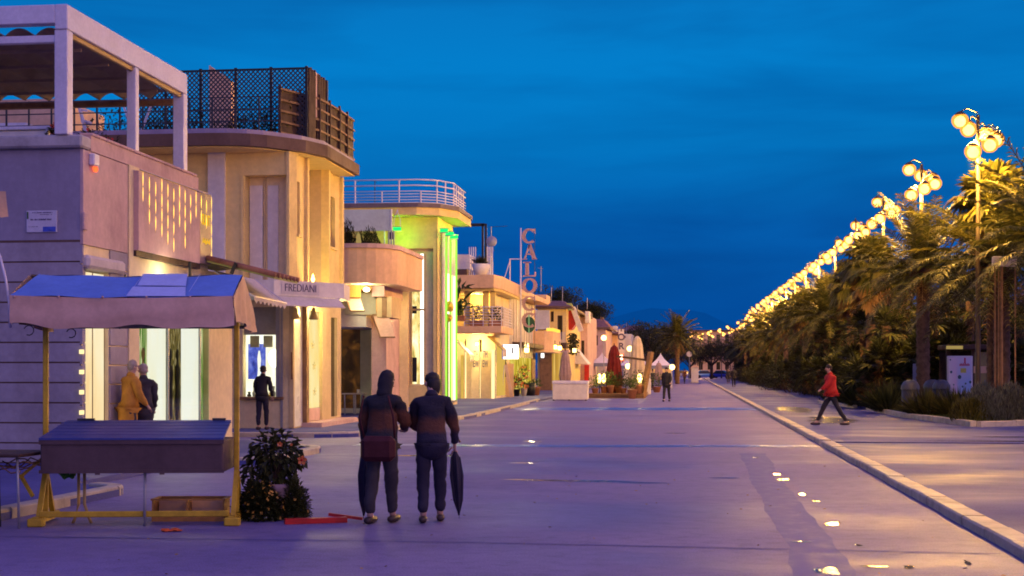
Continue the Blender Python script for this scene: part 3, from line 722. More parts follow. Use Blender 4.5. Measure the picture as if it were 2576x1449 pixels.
seg(417, 459, 'drape_gold', 'display_panel'); seg(459, 500, 'white_lit', 'light_panel', .26, 3.14, -.03); seg(500, 512, 'drape_green', 'display_panel'); seg(512, 545, 'drape_gold', 'display_panel', d=.01)
for u in (344, 420, 500): a = MB(); a.box(FX-.04, FX-.002, YX(u, FX-.04)-.02, YX(u, FX-.04)+.02, .25, 3.15); part('window_mullion', a, 'grey_metal', b1)
# clothes dummies between the light panels
for (u, c_) in ((428, 'black_paint'), (446, 'leaf_dark'), (360, 'ochre_paint')):
    x_, y_ = FX-.07, YX(u, FX-.07); a = MB(); a.lathe([(.02, .4), (.09, .5), (.10, .9), (.08, 1.05), (.115, 1.35), (.10, 1.45), (.04, 1.5), (.035, 1.58), (.06, 1.64), (.065, 1.72), (.03, 1.8)], (x_, y_, .2), 10, sx=.4); part('mannequin', a, c_, b1, True)
# light curtain box with the gold sign
yS0, yS1 = YX(346, FX+.12), YX(527, FX+.12)
sb = MB(); sb.box(FX+.002, FX+.14, yS0, yS1-.62, 3.70, 5.10); part('sign_box', sb, 'pink_plaster', b1)
ss = MB(); ss.box(FX+.002, FX+.10, yS0, yS1-.5, 3.60, 3.70); part('box_shadow_gap', ss, 'dark_wood', b1)
se = MB(); se.box(FX+.003, FX+.145, yS1-.62, yS1, 3.72, 5.14); mat('sign_brown', (.26, .17, .17), .5, .2, 2); part('sign_panel', se, 'sign_brown', b1)
mat('gold_letter', (.8, .5, .05), .35, .15, 6, metal=.3)
text('sign_lettering', 'SUNT', .30, (FX+.15, yS1-.30, 4.58), FACE_ST, emat('gold_glow', (1, .55, .04), .9), b1, .008, sx=.62)
a = MB()
for k in range(11):
    y = yS1-.5+k*.04; a.tube([(FX+.152, y, 4.12+.02*math.sin(k)), (FX+.152, y+.03, 4.2+.03*math.sin(k*2.1)), (FX+.152, y+.045, 4.13)], .008, 4)
part('sign_script', a, 'gold_glow', b1, True)
lc = thing('light_curtain', 'warm white light curtain hanging over the pink sign box', 'string lights', (FX, yS0, 5.1))
xl = FX+.165
cable = MB(); cable.tube([(xl, yS0+(yS1-yS0)*i/12, 5.12) for i in range(13)], .006, 4); part('cable', cable, 'white_metal', lc, True)
bl = MB()
for k in range(13):
    y = yS0+.1+(yS1-yS0-.15)*k/12; L = (.42, 1.02, 1.05, 1.02, 1.2, 1.15, .75, 1.2, .8, .5, .62, .7, 1.2)[k]
    a = MB(); a.tube([(xl, y, 5.12), (xl+.004, y+.02, 5.12-L)], .003, 4); 
    z = 5.0-.05*(k % 3)
    ls_ = part('light_strand', a, emat('strand_glow', (1, .55, .16), .55), lc); bl = MB()
    while z > 5.12-L:
        if True: bl.lathe([(.0, -.13), (.005, -.05), (.0065, .05), (.002, .14)], (xl+.012, y+.01, z-.05), 6, cap=False)
        z -= .27+.02*(k % 3)
    part('bulbs', bl, emat('bulb_fine', (1, .58, .10), 3.2), ls_, True)
# plaque on the front wall
pq = thing('wall_plaque', 'white enamel plaque with small lettering and blue corner picture on the grey wall', 'sign', (XY(106, Y1), Y1, 4))
x0, x1 = XY(68, Y1), XY(145, Y1); z0, z1 = ZY(106, 585, Y1), ZY(106, 530, Y1)
a = MB(); a.bbox(x0, x1, Y1-.03, Y1-.002, z0, z1, .008); part('plate', a, mat('enamel', (.62, .58, .62), .35, .1, 8), pq)
a = MB()
for j, (zz, h_, fx0, fx1) in enumerate(((.88, .05, .2, .86), (.80, .03, .45, .85), (.55, .085, .12, .82), (.25, .03, .08, .38))):
    x = x0+(x1-x0)*fx0
    while x < x0+(x1-x0)*fx1:
        wd = random.uniform(.006, .014)
        if random.random() < .86: a.box(x, x+wd*.75, Y1-.034, Y1-.0305, z0+(z1-z0)*zz, z0+(z1-z0)*(zz+h_*random.uniform(.7, 1)))
        x += wd*1.25
part('lettering', a, mat('ink', (.10, .08, .14), .6, .2, 20, bmp=0), pq)
a = MB(); a.box(x0+(x1-x0)*.55, x1-.02, Y1-.0345, Y1-.0305, z0+.012, z0+(z1-z0)*.26); part('picture', a, mat('plaque_blue', (.06, .10, .5), .4, .4, 12, bmp=0), pq)
a = MB(); a.box(x0+.012, x0+.04, Y1-.0345, Y1-.0305, z0+(z1-z0)*.62, z1-.02); part('emblem', a, mat('plaque_green', (.08, .14, .05), .4, .3, 20, bmp=0), pq)
al = thing('alarm_box', 'small white alarm box with a red tip on the pink wall panel', 'alarm', (FX, YX(231, FX), 4.9))
ya = YX(231, FX+.04); a = MB(); a.bbox(FX+.03, FX+.13, ya-.11, ya+.11, ZX(231, 420, FX), ZX(231, 390, FX), .02); part('case', a, 'white_metal', al)
a = MB(); a.lathe([(.03, -.06), (.04, -.02), (.035, .02)], (FX+.08, ya+.06, ZX(231, 424, FX)), 10); part('red_lens', a, 'red_glow', al, True)
a = MB(); ya = YX(211, FX+.04); a.bbox(FX+.03, FX+.07, ya-.06, ya+.09, ZX(211, 580, FX), ZX(211, 536, FX), .01); solo('notice_box', a, 'pink_plaster', 'narrow blank notice box on the pink wall beside the corner', 'box')

# white pergola on the terrace
pg = thing('pergola', 'white metal pergola with scalloped brown canvas ceiling on the roof terrace', 'pergola', (-12, 24, 5.38))
PY = 21.76; PX = -9.86; PB = 27.25; PT = 7.46
def post(x, y, z0, w=.20): a = MB(); a.bbox(x-w, x, y, y+w, z0, 7.06, .012); part('post', a, 'white_metal', pg)
post(PX, PY, 5.38, .22); post(PX, YX(341, PX), 5.45, .17); post(PX, YX(462, PX), 5.45, .22); post(-15.2, PY, 5.38, .2); post(-15.2, PB-.2, 5.2, .2)
a = MB(); a.bbox(-15.3, PX-.202, PY-.02, PY+.2, 7.16, PT, .012); part('front_beam', a, 'white_metal', pg)
a = MB(); a.bbox(-15.3, PX-.202, PY+.02, PY+.14, 6.86, 6.98, .012); part('front_rail', a, 'white_metal', pg)
a = MB(); a.bbox(PX-.2, PX+.012, PY-.025, PB, 7.06, PT, .012); part('side_beam', a, 'white_metal', pg)
a = MB(); a.bbox(PX-.12, PX-.05, PY+.25, PB-.1, 6.98, 7.06, .01); part('gutter_rail', a, 'ochre_paint', pg)
a = MB(); a.bbox(-15.3, PX-.21, PB-.2, PB-.06, 6.83, 6.95, .012); part('rear_beam', a, 'brown_wood', pg)
cv = MB(); vs = []; nx, ny = 132, 10
for j in range(ny+1):
    for i in range(nx+1):
        x = -15.2+(PX-.22+15.2)*i/nx; ph = (x+15.2)/.52; f = j/ny
        z = 7.17-.16*(1-abs(math.sin(math.pi*ph))**.7) - .05*f+.015*math.sin(f*9+x)
        vs.append((x, PY+.22+(PB-.25-PY-.22)*f, z-.03))
cv.add(vs, [(j*(nx+1)+i, j*(nx+1)+i+1, (j+1)*(nx+1)+i+1, (j+1)*(nx+1)+i) for j in range(ny) for i in range(nx)])
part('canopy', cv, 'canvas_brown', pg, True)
for k in range(4):
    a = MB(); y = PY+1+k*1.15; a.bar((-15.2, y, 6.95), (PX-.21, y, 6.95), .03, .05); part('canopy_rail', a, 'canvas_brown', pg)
# terrace furniture
tt = thing('terrace_bench', 'white bench with solid back panel behind the front ledge of the terrace', 'bench', (-12.5, 22.4, 5.2))
y = 22.35; a = MB(); a.bbox(-15, XY(150, y), y, y+.4, ZY(60, 326, y), ZY(60, 317, y), .01); part('seat_top', a, 'white_metal', tt)
a = MB(); a.box(-15, XY(112, y), y+.05, y+.09, 5.2, ZY(60, 328, y)); part('back_panel', a, 'white_plaster', tt)
a = MB(); a.bbox(XY(113, y), XY(119, y), y+.02, y+.1, 5.2, ZY(60, 326, y), .006); part('leg', a, 'white_metal', tt)
def stem_leaves(mb, cx, cy, z0, h, n, L, spread=.2):
    for k in range(n):
        an = random.uniform(0, 6.28); r = random.uniform(0, spread); zz = z0+random.random()*h
        leaf(mb, (cx+r*math.cos(an), cy+r*math.sin(an), zz), Vector((math.cos(an), math.sin(an), .5))+rv()*.5, (0, 0, 1), L*random.uniform(.6, 1.2), L*.35, .3)
for i, (y, xx, lb) in enumerate(((22.3, XY(138, 22.3), 'dark potted plant squeezed between the white bench and the pergola post'), (22.9, -9.98, 'dark red flowering planter just inside the parapet, nearest the pergola corner post'), (23.5, -9.98, 'dark red flowering planter inside the parapet, farther from the corner post'))):
    q = thing('flower_planter', lb, 'planter', (xx, y, 5.2), 'planters on the terrace')
    a = MB(); a.bbox(xx-.1, xx+.1, y-.25 if i else y-.1, y+.25 if i else y+.1, 5.2, 5.42, .02); part('trough', a, 'terracotta', q)
    a = MB(); stem_leaves(a, xx, y, 5.4, .2, 130, .09, .24 if i else .12); part('foliage', a, 'leaf_dark', q)
    a = MB(); [flower(a, (xx+random.uniform(-.1, .12), y+random.uniform(-.2, .2), 5.48+random.random()*.15), (1, -1, .3), .03) for _ in range(9)]; part('blossom', a, 'red_paint', q)

# tiled porch roof, wall lantern post and white awning at the end of the corner building
tp = thing('porch_roof', 'small tiled porch roof with green lit underside at the end of the corner building', 'porch roof', (FX, 28, 3.5))
y0, y1 = 27.5, 29.2
xa, za = XY(520, y0), ZY(520, 652, y0); xe, ze = XY(690, y0), ZY(690, 695, y0)
a = MB(); a.extr([(xa, y0, za), (xe, y0, ze), (xe, y0, ze-.05), (xa, y0, za-.06)], (0, y1-y0, 0)); part('soffit', a, mat('green_soffit', (.35, .36, .10), .8, .2, 3), tp)
a = MB(); nn = 7
for k in range(nn):
    y = y0+(y1-y0)*k/(nn-1); a.tube([(xa, y, za+.03), (xe+.03, y, ze+.03)], .055, 7)
part('tiles', a, 'roof_tile', tp, True)
a = MB(); a.extr([(xa-.02, y0, za), (XY(477, y0), y0, ZY(477, 660, y0)), (XY(477, y0), y0, ZY(477, 668, y0)), (xa-.02, y0, za-.08)], (0, y1-y0, 0)); part('back_slope', a, mat('green_soffit', (.35, .36, .10)), tp)
a = MB(); a.box(FX+.1, FX+.14, YX(478, FX+.12)-.03, YX(478, FX+.12)+.03, 3.15, 3.7); part('bracket', a, 'dark_metal', tp)
bp = MB(); bp.bar((XY(582, y0-.1), y0-.1, ZY(582, 690, y0)), (XY(594, y0-.1), y0-.1, ZY(594, 662, y0)), .06); part('flue', bp, 'black_paint', tp)
a = MB(); a.ico((XY(505, y0+.6), y0+.6, 3.35), .1, 2); part('lantern', a, 'warm_white', tp, True)
wa = thing('white_awning', 'cream shop awning with scalloped edge behind the right end of the stall roof', 'awning', (-9, 29, 3))
ya, yb = 27.9, 29.95
A_ = [(-9.55, ya, 3.62), (-9.3, yb, 3.56)]; B_ = [(XY(640, ya), ya, 3.08), (XY(720, yb), yb, 3.04)]
a = MB(); vs = []
for j in range(6):
    for i in range(9):
        p = Vector(A_[0]).lerp(A_[1], i/8); q = Vector(B_[0]).lerp(B_[1], i/8); r_ = p.lerp(q, j/5); vs.append((r_.x, r_.y, r_.z-.04*math.sin(math.pi*j/5)))
a.add(vs, [(j*9+i, j*9+i+1, (j+1)*9+i+1, (j+1)*9+i) for j in range(5) for i in range(8)]); part('canvas', a, 'canvas_cream', wa, True)
a = MB()
for i in range(8):
    p = Vector(B_[0]).lerp(B_[1], i/8); q = Vector(B_[0]).lerp(B_[1], (i+1)/8); a.add([p, q, q-Vector((0, 0, .06)), (p+q)/2-Vector((0, 0, .14)), p-Vector((0, 0, .06))], [(0, 1, 2, 3, 4)])
part('scallops', a, 'canvas_cream', wa)
a = MB(); a.bar(B_[0], B_[1], .03); part('front_bar', a, 'white_metal', wa)
a = MB(); a.bar(A_[1], B_[1], .02); a.bar(A_[0], B_[0], .02); part('side_arm', a, 'white_metal', wa)
# ================================================================ cream boutique with overhanging brown roof
FY = 35.8; QX = -10.1
b2 = thing('boutique_building', 'cream two storey boutique with overhanging brown roof and curved corner', 'building', (-13, 38, 0))
cxn = XY(728, FY)            # end of the front face; then a short chamfer to the street face
yq = YX(746, QX)
nx0, nx1 = XY(615, FY), XY(721, FY); nz1 = ZY(670, 440, FY)
wx0, wx1 = XY(611, FY), XY(704, FY); wz0, wz1 = ZY(660, 998, FY), ZY(660, 772, FY)
a = MB(); a.wall('y', FY, -24, cxn, 3.42, 7.26, [(nx0, nx1, 3.6, nz1)], .45); part('front_wall', a, 'cream_plaster', b2)
a = MB(); a.wall('y', FY, -24, cxn, 0, 3.42, [(wx0, wx1, wz0, wz1)], .25); part('shop_front', a, 'cream_wall', b2)
a = MB(); a.add([(cxn, FY, 0), (QX, yq, 0), (QX, yq, 7.26), (cxn, FY, 7.26)], [(0, 1, 2, 3)]); part('corner_chamfer', a, 'cream_plaster', b2)
# niche back with a lighter shutter and darker jamb
a = MB(); a.box(nx0-.1, nx1+.1, FY+.43, FY+.46, 3.5, nz1+.1); nb = part('niche_back', a, 'cream_wall', b2)
a = MB(); a.box(nx0+.02, XY(650, FY), FY+.38, FY+.43, 3.5, ZY(630, 462, FY)); a.box(XY(662, FY), XY(700, FY+.4), FY+.40, FY+.432, 3.5, ZY(630, 462, FY)); part('shutter', a, 'white_plaster', b2)
for u0, u1, pr_ in ((526, 568, .10), (722, 729, .05), (607, 613, .04)):
    a = MB(); a.box(XY(u0, FY), XY(u1, FY), FY-pr_, FY+.05, 3.45 if u0 < 700 else 3.7, 7.24 if u0 != 607 else nz1); part('pilaster', a, 'white_plaster' if u0 == 526 else 'cream_plaster', b2)
mat('ochre_wall', (.62, .47, .24), .7, .15, 1, streak=.3)
# street face, first floor
def Yq(u): return YX(u, QX)
w1 = (Yq(739.5), Yq(752), ZX(746, 588, QX), ZX(746, 455, QX)); w1 = (yq+.06, Yq(754), w1[2], w1[3])
bal = (Yq(773), Yq(820), 3.75, ZX(795, 412, QX)); w2 = (Yq(828), Yq(843), ZX(835, 622, QX), ZX(835, 495, QX))
yb2 = Yq(858)
a = MB(); a.wall('x', QX, yq, yb2, 3.42, 7.26, [w1, bal, w2], .14); part('street_wall', a, 'cream_plaster', b2)
a = MB(); a.box(QX-.9, QX-.85, bal[0]-1, bal[1]+1, 3.42, 7.26); a.box(QX-.85, QX-.14, bal[1]+.004, bal[1]+.1, 3.7, bal[3]+.1); a.box(QX-.85, QX-.14, bal[0]-.1, bal[0]-.004, 3.7, bal[3]+.1); part('loggia_wall', a, 'ochre_wall', b2)  # shade of the recess is put into the darker ochre of these walls
a = MB(); a.box(QX-.84, QX-.80, bal[0]+.25, bal[1]-.35, 3.75, 6.3); part('loggia_door', a, 'ochre_paint', b2)
for wv in (w1, w2):
    a = MB(); a.box(QX-.13, QX-.11, wv[0], wv[1], wv[2], wv[3]); wn = part('window', a, 'brown_wood', b2)
    a = MB(); a.box(QX-.108, QX-.10, wv[0]+.08, (wv[0]+wv[1])/2-.03, wv[2]+.08, wv[3]-.08); a.box(QX-.108, QX-.10, (wv[0]+wv[1])/2+.03, wv[1]-.08, wv[2]+.08, wv[3]-.08); part('pane', a, 'black_paint', wn)
    a = MB(); a.bbox(QX-.09, QX+.07, wv[0]-.05, wv[1]+.05, wv[2]-.07, wv[2], .01); part('sill', a, 'cream_plaster', wn)
for u in (768, 822, 856):
    a = MB(); a.box(QX-.02, QX+.09, Yq(u)-.09, Yq(u)+.09, 3.7, 7.24); part('pilaster', a, 'cream_plaster', b2)
# roof slab with rounded corner
def slab(mb, pts, z0, z1): mb.prism(pts, z0, z1)
ox = -9.5; of = 34.7
edge = [(-24, of), (-12.0, of)]+[(-12.0+1.6*math.sin(R(a_))*1.0, of+1.0*(1-math.cos(R(a_)))) for a_ in (20, 40, 60)]+[(-9.85, 36.1), (ox, 37.0), (ox, 40.7), (-24, 40.7)]
a = MB(); a.prism(edge, 7.27, 7.58); part('roof_edge', a, 'roof_brown', b2)
ins = [(x-.14 if x > -15 else x, y+.14 if y < 40.5 else y-.1) for x, y in edge]
a = MB(); a.prism(ins, 7.583, 7.72); part('roof_flashing', a, mat('flashing', (.34, .27, .36), .45, .2, 2), b2)
ins2 = [(x-.12 if x > -15 else x, y+.12 if y < 40.5 else y-.1) for x, y in edge]
a = MB(); a.prism(ins2, 7.235, 7.268); part('eave_moulding', a, 'cream_plaster', b2)
# shop front below: grey roller panel, lit window with sill, marble, lit niche, dark glass
a = MB(); a.box(wx0-.02, wx1-.03, FY+.10, FY+.14, ZY(660, 842, FY), 3.45); part('shutter_panel', a, mat('olive_grey', (.34, .32, .24), .7, .15, 1), b2)
zl = ZY(660, 842, FY)
a = MB(); a.quad((wx0, FY+.06, wz0), (wx1, FY+.06, wz0), (wx1, FY+.06, zl), (wx0, FY+.06, zl)); part('display_window', a, 'glass', b2)
display_mat('shop_pale', [(.3, (.9, .75, .45)), (.5, (1, .92, .7)), (.7, (1, 1, .95))], (1.5, 1, .7), 1.5, 1.3, .4)
a = MB(); a.box(wx0-.2, wx1+.2, FY+.75, FY+.78, wz0-.1, zl+.1); part('display_back', a, 'shop_pale', b2)
a = MB(); a.box(wx0-.1, wx1+.1, FY+.27, FY+.75, wz0-.06, wz0-.02); part('display_floor', a, 'white_plaster', b2)
a = MB(); a.box(wx0-.05, XY(668, FY+.6), FY+.6, FY+.62, 1.35, 2.28); display_mat('poster_blue', [(.3, (.02, .03, .25)), (.48, (.10, .15, .75)), (.6, (.3, .35, .9)), (.72, (1, .97, 1))], (2.2, 1, 1.6), .85, 1.5, .8); sc_ = part('blue_poster', a, 'poster_blue', b2)
a = MB(); a.lathe([(.02, 0), (.06, .25), (.035, .5), (.05, .8), (.02, 1.0)], (XY(652, FY+.55), FY+.55, 1.1), 8); part('white_column', a, 'white_lit', b2, True)
a = MB(); a.ico((XY(690, FY+.5), FY+.5, 1.9), .16, 2, 1.5); part('spot_lamp', a, 'bulb_white', b2, True)
for k in range(9):
    x = wx0+.06+(wx1-wx0-.12)*k/8; a = MB(); h_ = random.uniform(.12, .34)
    a.lathe([(.05, 0), (.06, h_*.4), (.03, h_*.6), (.045, h_)], (x, FY+.35+.1*(k % 2), wz0-.02), 8); part('display_item', a, random.choice(('leaf_dark', 'gold_letter', 'grey_metal', 'marble')), b2, True)
a = MB(); [a.box(wx0+.1+i*.36, wx0+.34+i*.36, FY+.3, FY+.33, zl-.32, zl-.02) for i in range(2)]; part('hanging_banner', a, 'olive_grey', b2)
a = MB(); a.bbox(wx0-.06, wx1+.1, FY-.09, FY+.06, wz0-.08, wz0, .012); part('window_sill', a, 'brown_wood', b2)
a = MB(); a.box(XY(693, FY), XY(704, FY), FY+.02, FY+.09, wz0, 3.4); a.box(XY(706, FY), XY(712, FY), FY-.03, FY, 0, 3.4); part('window_frame', a, 'grey_metal', b2)
# corner shop entrance (ground floor street face)
xr = QX
def pnl(u0, u1, v0, v1, x, d, m_, nm, par=None):
    y0, y1 = YX(u0, x), YX(u1, x); z0 = max(.02, Z(v0, x, y0)); z1 = Z(v1, x, y1)
    a = MB(); a.box(x-d, x, y0, y1, z0, z1); return part(nm, a, m_, par or b2)
a = MB(); a.wall('x', xr, yq, yb2, 0, 3.42, [(Yq(775), Yq(811), .2, 3.2), (Yq(833), Yq(848), .25, 3.1)], .12); part('shop_street_wall', a, mat('ochre_wall', (.62, .47, .24), .7, .15, 1, streak=.3), b2)
a = MB(); a.box(cxn+.0, cxn+.12, FY-.03, yq-.1, .1, 3.36); part('stone_strip', a, 'ochre_wall', b2)
a = MB(); a.add([(XY(741, 35.85), 35.85, .12), (XY(769, 37.0), 37.0, .12), (XY(769, 37.0), 37.0, 3.3), (XY(741, 35.85), 35.85, 3.3)], [(0, 1, 2, 3)]); part('marble_panel', a, 'marble', b2)
a = MB(); a.box(QX+.01, QX+.13, YX(769, QX+.1), YX(775, QX+.1), .02, 3.38); part('door_post', a, 'brown_wood', b2)
a = MB(); a.bar((XY(735, 35.6), 35.6, 1.35), (XY(735, 35.6), 35.6, 2.05), .09, .05); part('pull_handle', a, 'brown_wood', b2)
display_mat('niche_glow', [(.25, (1, .55, .10)), (.5, (1, .72, .22)), (.75, (1, .84, .42))], (1, 1, .4), 1.0, 1.4, .3)
a = MB(); a.box(xr-.12, xr-.09, Yq(775)-.1, Yq(811)+.3, .55, 3.2); nn_ = part('lit_niche', a, 'niche_glow', b2)
a = MB(); a.box(xr-.11, xr-.07, Yq(775)-.1, Yq(811)+.3, .2, .55); part('niche_base', a, 'pink_plaster', b2)
a = MB()
for (u, v) in ((786, 868), (789, 920), (791, 985)):
    x = xr-.08; y, z = YX(u, x), ZX(u, v, x)
    for k in range(5): a.tube([(x, y, z), (x+.01, y+.14*math.cos(k*1.3), z+.09*math.sin(k*1.3)), (x+.02, y+.17*math.cos(k*1.3+.4), z+.11*math.sin(k*1.3+.4))], .006, 4)
part('wall_ornament', a, 'gold_letter', nn_, True)
a = MB(); a.box(xr-.11, xr-.08, Yq(833), Yq(848)+.2, .25, 3.1); part('dark_window', a, mat('dark_glass', (.03, .022, .015), .12, .3, 1, bmp=0), b2)
a = MB(); a.box(QX-.2, QX+.55, 36.6, yb2+.2, .081, .2); part('doorstep', a, 'pink_plaster', b2)
# sign canopy over the corner
zt, zb = 3.78, 3.40
cp_ = [(-11.3, 33.45), (-9.93, 33.5), (-8.62, 35.25), (-8.8, 36.6), (QX+.01, 36.9), (QX+.01, 36.3), (-10.42, 35.78), (-11.3, 35.78)]
a = MB(); a.prism(cp_, zb, zt); part('sign_canopy', a, 'white_plaster', b2)
# board and lettering along the slanted front of the canopy
pA, pB = Vector((-9.93, 33.5, 0)), Vector((-8.62, 35.25, 0)); dv = (pB-pA).normalized(); nv = Vector((dv.y, -dv.x, 0))
def on(f): return pA+(pB-pA)*f
f0, f1 = .10, .63
a = MB(); p0, p1 = on(f0)+nv*.012, on(f1)+nv*.012; a.add([(*p0.xy, zb+.05), (*p1.xy, zb+.05), (*p1.xy, zt-.03), (*p0.xy, zt-.03)], [(0, 1, 2, 3)]); sbd = part('sign_board', a, mat('sign_board', (.62, .56, .52), .6, .1, 2), b2)
pc = on((f0+f1)/2)+nv*.02; text('sign_lettering', 'FREDIANI', .27, (pc.x, pc.y, (zb+zt)/2+.01), (R(90), 0, math.atan2(dv.y, dv.x)), 'ink', sbd, -.002, sx=.86)
a = MB(); q0, q1 = on(-.1), on(.92); a.add([(*(q0).xy, zb-.01), (*(q1).xy, zb-.01), (*(q1+nv*.25).xy, zb-.24), (*(q0+nv*.25).xy, zb-.24)], [(0, 1, 2, 3)]); a.bar((*(q0+nv*.25).xy, zb-.24), (*(q1+nv*.25).xy, zb-.24), .03); part('fabric_awning', a, 'canvas_cream', b2)
for u in (741, 777):
    p = on(.42 if u == 741 else .68)-nv*.35
    a = MB(); a.lathe([(.02, .30), (.05, .28), (.07, .14), (.12, .02), (.12, 0)], (p.x, p.y, 2.86), 12); a.tube([(p.x, p.y, 3.1), (p.x, p.y, 3.41)], .012, 6); part('bell_lamp', a, 'ochre_paint', b2, True)
a = MB(); p = on(.58)-nv*.1; a.lathe([(.03, 0), (.05, .06), (.03, .14), (.01, .2)], (p.x, p.y, 3.79), 8); part('small_lamp', a, 'bulb', b2, True)

# roof terrace of the boutique: lattice screen, reed screen, slatted railing
lat = thing('lattice_screen', 'tall black diamond lattice screen along the boutique roof', 'screen', (-13, 36.6, 7.7))
yl = 36.7; xL, xRt = XY(330, yl), XY(771, yl); zL0, zL1 = 7.72, ZY(700, 172, yl)
def lattice(mb, x0, x1, z0, z1, y, s, w):
    L = (z1-z0)
    n = int((x1-x0+L)/s)+1
    for k in range(-1, n+1):
        for sg in (1, -1):
            # line x = xs + sg*(z-z0)
            xs = x0-L+k*s if sg == 1 else x0+k*s
            za, zb_ = z0, z1
            xa, xb_ = xs, xs+sg*L
            if xa > xb_: xa, xb_, za, zb_ = xb_, xa, zb_, za
            if xb_ <= x0 or xa >= x1: continue
            if xa < x0: za += (x0-xa)/(xb_-xa)*(zb_-za); xa = x0
            if xb_ > x1: zb_ = za+(x1-xa)/(xb_-xa)*(zb_-za); xb_ = x1
            if abs(xb_-xa) < .02: continue
            mb.bar((xa, y+.006*sg, za), (xb_, y+.006*sg, zb_), .012, w)
npan = 5; pw = (xRt-xL)/npan
for k in range(npan):
    a = MB(); lattice(a, xL+k*pw+.03, xL+(k+1)*pw-.03, zL0, zL1-.02, yl, .125, .034); part('lattice_panel', a, 'dark_metal', lat)
    a = MB(); a.box(xL+(k+1)*pw-.035, xL+(k+1)*pw+.035, yl-.03, yl+.03, 7.6, zL1+.04); part('post', a, 'black_paint', lat)
a = MB(); a.box(xL, xRt, yl-.025, yl+.025, zL1-.03, zL1+.01); part('top_rail', a, 'black_paint', lat)
xs2 = xRt+.03; y2 = YX(828, xs2+.2)
rs = thing('reed_screen', 'dark brown reed screen with one pale panel at the street end of the lattice', 'screen', (xs2, 38, 7.7))
a = MB(); ny = 46
for k in range(ny):
    f = k/ny; y = yl+.1+(y2-yl-.1)*f; x = xs2+.1*f; zt_ = 9.62+.03*math.sin(k*2.3)+random.uniform(-.03, .03)-.1*f
    if .34 < f < .46: continue
    a.tube([(x, y, 7.7), (x+.02*math.sin(k), y, zt_)], .034, 5)
part('reeds', a, 'dark_wood', rs)
a = MB(); a.box(xs2+.02, xs2+.06, yl+.1+(y2-yl)*.35, yl+.1+(y2-yl)*.46, 8.4, 9.6); part('pale_panel', a, 'pink_plaster', rs)
a = MB(); a.box(xs2+.1, xs2+.16, y2-.05, y2+.05, 7.6, 9.55); part('end_post', a, 'dark_metal', rs)
rl = thing('slatted_railing', 'brown horizontal slat railing following the rounded roof edge of the boutique', 'railing', (-10, 37, 7.7))
rp = [Vector((XY(704, 36.0), 36.0, 0)), Vector((-9.85, 37.5, 0)), Vector((-9.72, 39.2, 0)), Vector((-9.72, 41.0, 0))]
zR0, zR1 = 7.72, 9.0
for k in range(len(rp)-1):
    p, q = rp[k], rp[k+1]
    a = MB()
    for j in range(5): z = zR0+.06+j*.285; a.bar((*p.xy, z), (*q.xy, z), .03, .055)
    part('slats', a, 'brown_wood', rl)
    for j in range(2):
        c = p.lerp(q, j/2); a = MB(); a.box(c.x-.03, c.x+.03, c.y-.03, c.y+.03, 7.6, zR1+.03); part('post', a, 'dark_wood', rl)
    a = MB(); a.add([(p.x-.04, p.y+.04, zR0), (q.x-.04, q.y+.04, zR0), (q.x-.04, q.y+.04, zR1-.05), (p.x-.04, p.y+.04, zR1-.05)], [(0, 1, 2, 3)]); part('backing_panel', a, 'dark_wood', rl)
gr = thing('roof_railing', 'thin green metal railing along the front edge of the boutique roof', 'railing', (-13, 35.4, 7.7))
for k in range(13):
    x = XY(-40, 35.4)+k*.62
    if x > XY(704, 35.4): break
    a = MB(); a.box(x-.02, x+.02, 35.38, 35.42, 7.7, 8.62); part('post', a, 'dark_metal', gr)
for z in (8.6, 8.28, 7.98): a = MB(); a.box(XY(-60, 35.4), XY(704, 35.4), 35.39, 35.41, z-.014, z+.014); part('rail', a, 'dark_metal', gr)
# what stands on the roof behind the pergola
q = thing('roof_cabin', 'pale pink roof cabin seen under the pergola canopy', 'cabin', (-17, 40, 7.6))
a = MB(); a.box(XY(-120, 40), XY(158, 40), 40, 43, 7.6, 9.6); part('wall', a, 'peach_plaster', q)
a = MB(); a.box(XY(132, 40), XY(142, 40), 39.96, 39.99, 7.75, 8.35); a.box(XY(88, 40), XY(104, 40), 39.96, 39.99, 8.1, 8.3); part('vent', a, 'dark_metal', q)
a = MB(); a.bbox(XY(-80, 38.5), XY(71, 38.5), 38.5, 39.3, 7.8, 8.66, .12); solo('roof_tank', a, 'canvas_cream', 'large cream rounded tank standing on the roof behind the pergola bench', 'tank')
q = thing('deck_chair', 'white slatted deck chair standing at the roof edge beside the pergola corner post', 'chair', (XY(208, 35.7), 35.7, 7.72))
y = 35.7; a = MB(); a.bar((XY(200, y), y, 8.5), (XY(218, y), y, 7.75), .16, .04); part('backrest', a, 'white_metal', q)
a = MB(); a.bar((XY(203, y), y, 8.42), (XY(220, y), y, 8.4), .05); part('armrest', a, 'white_metal', q)
a = MB(); a.bar((XY(206, y), y+.1, 8.12), (XY(221, y), y+.1, 8.12), .3, .05); part('seat', a, 'white_metal', q)
q = thing('trestle_stand', 'white crossed trestle legs on the roof behind the middle pergola post', 'stand', (XY(340, 35.9), 35.9, 7.7))
for u0, u1 in ((308, 338), (383, 352)):
    a = MB(); y = 35.9; a.bar((XY(u0, y), y, 8.62), (XY(u1, y), y, 7.75), .07, .04); part('leg', a, 'white_metal', q)
q = thing('roof_gable', 'pale plastered gable wall glimpsed through the lattice screen', 'wall', (XY(560, 42), 42, 7.6))
a = MB(); y = 42; a.extr([(XY(526, y), y, 7.6), (XY(582, y), y, 7.6), (XY(582, y), y, ZY(0, 218, y)), (XY(526, y), y, ZY(0, 178, y))], (0, .3, 0)); part('wall', a, 'peach_plaster', q)
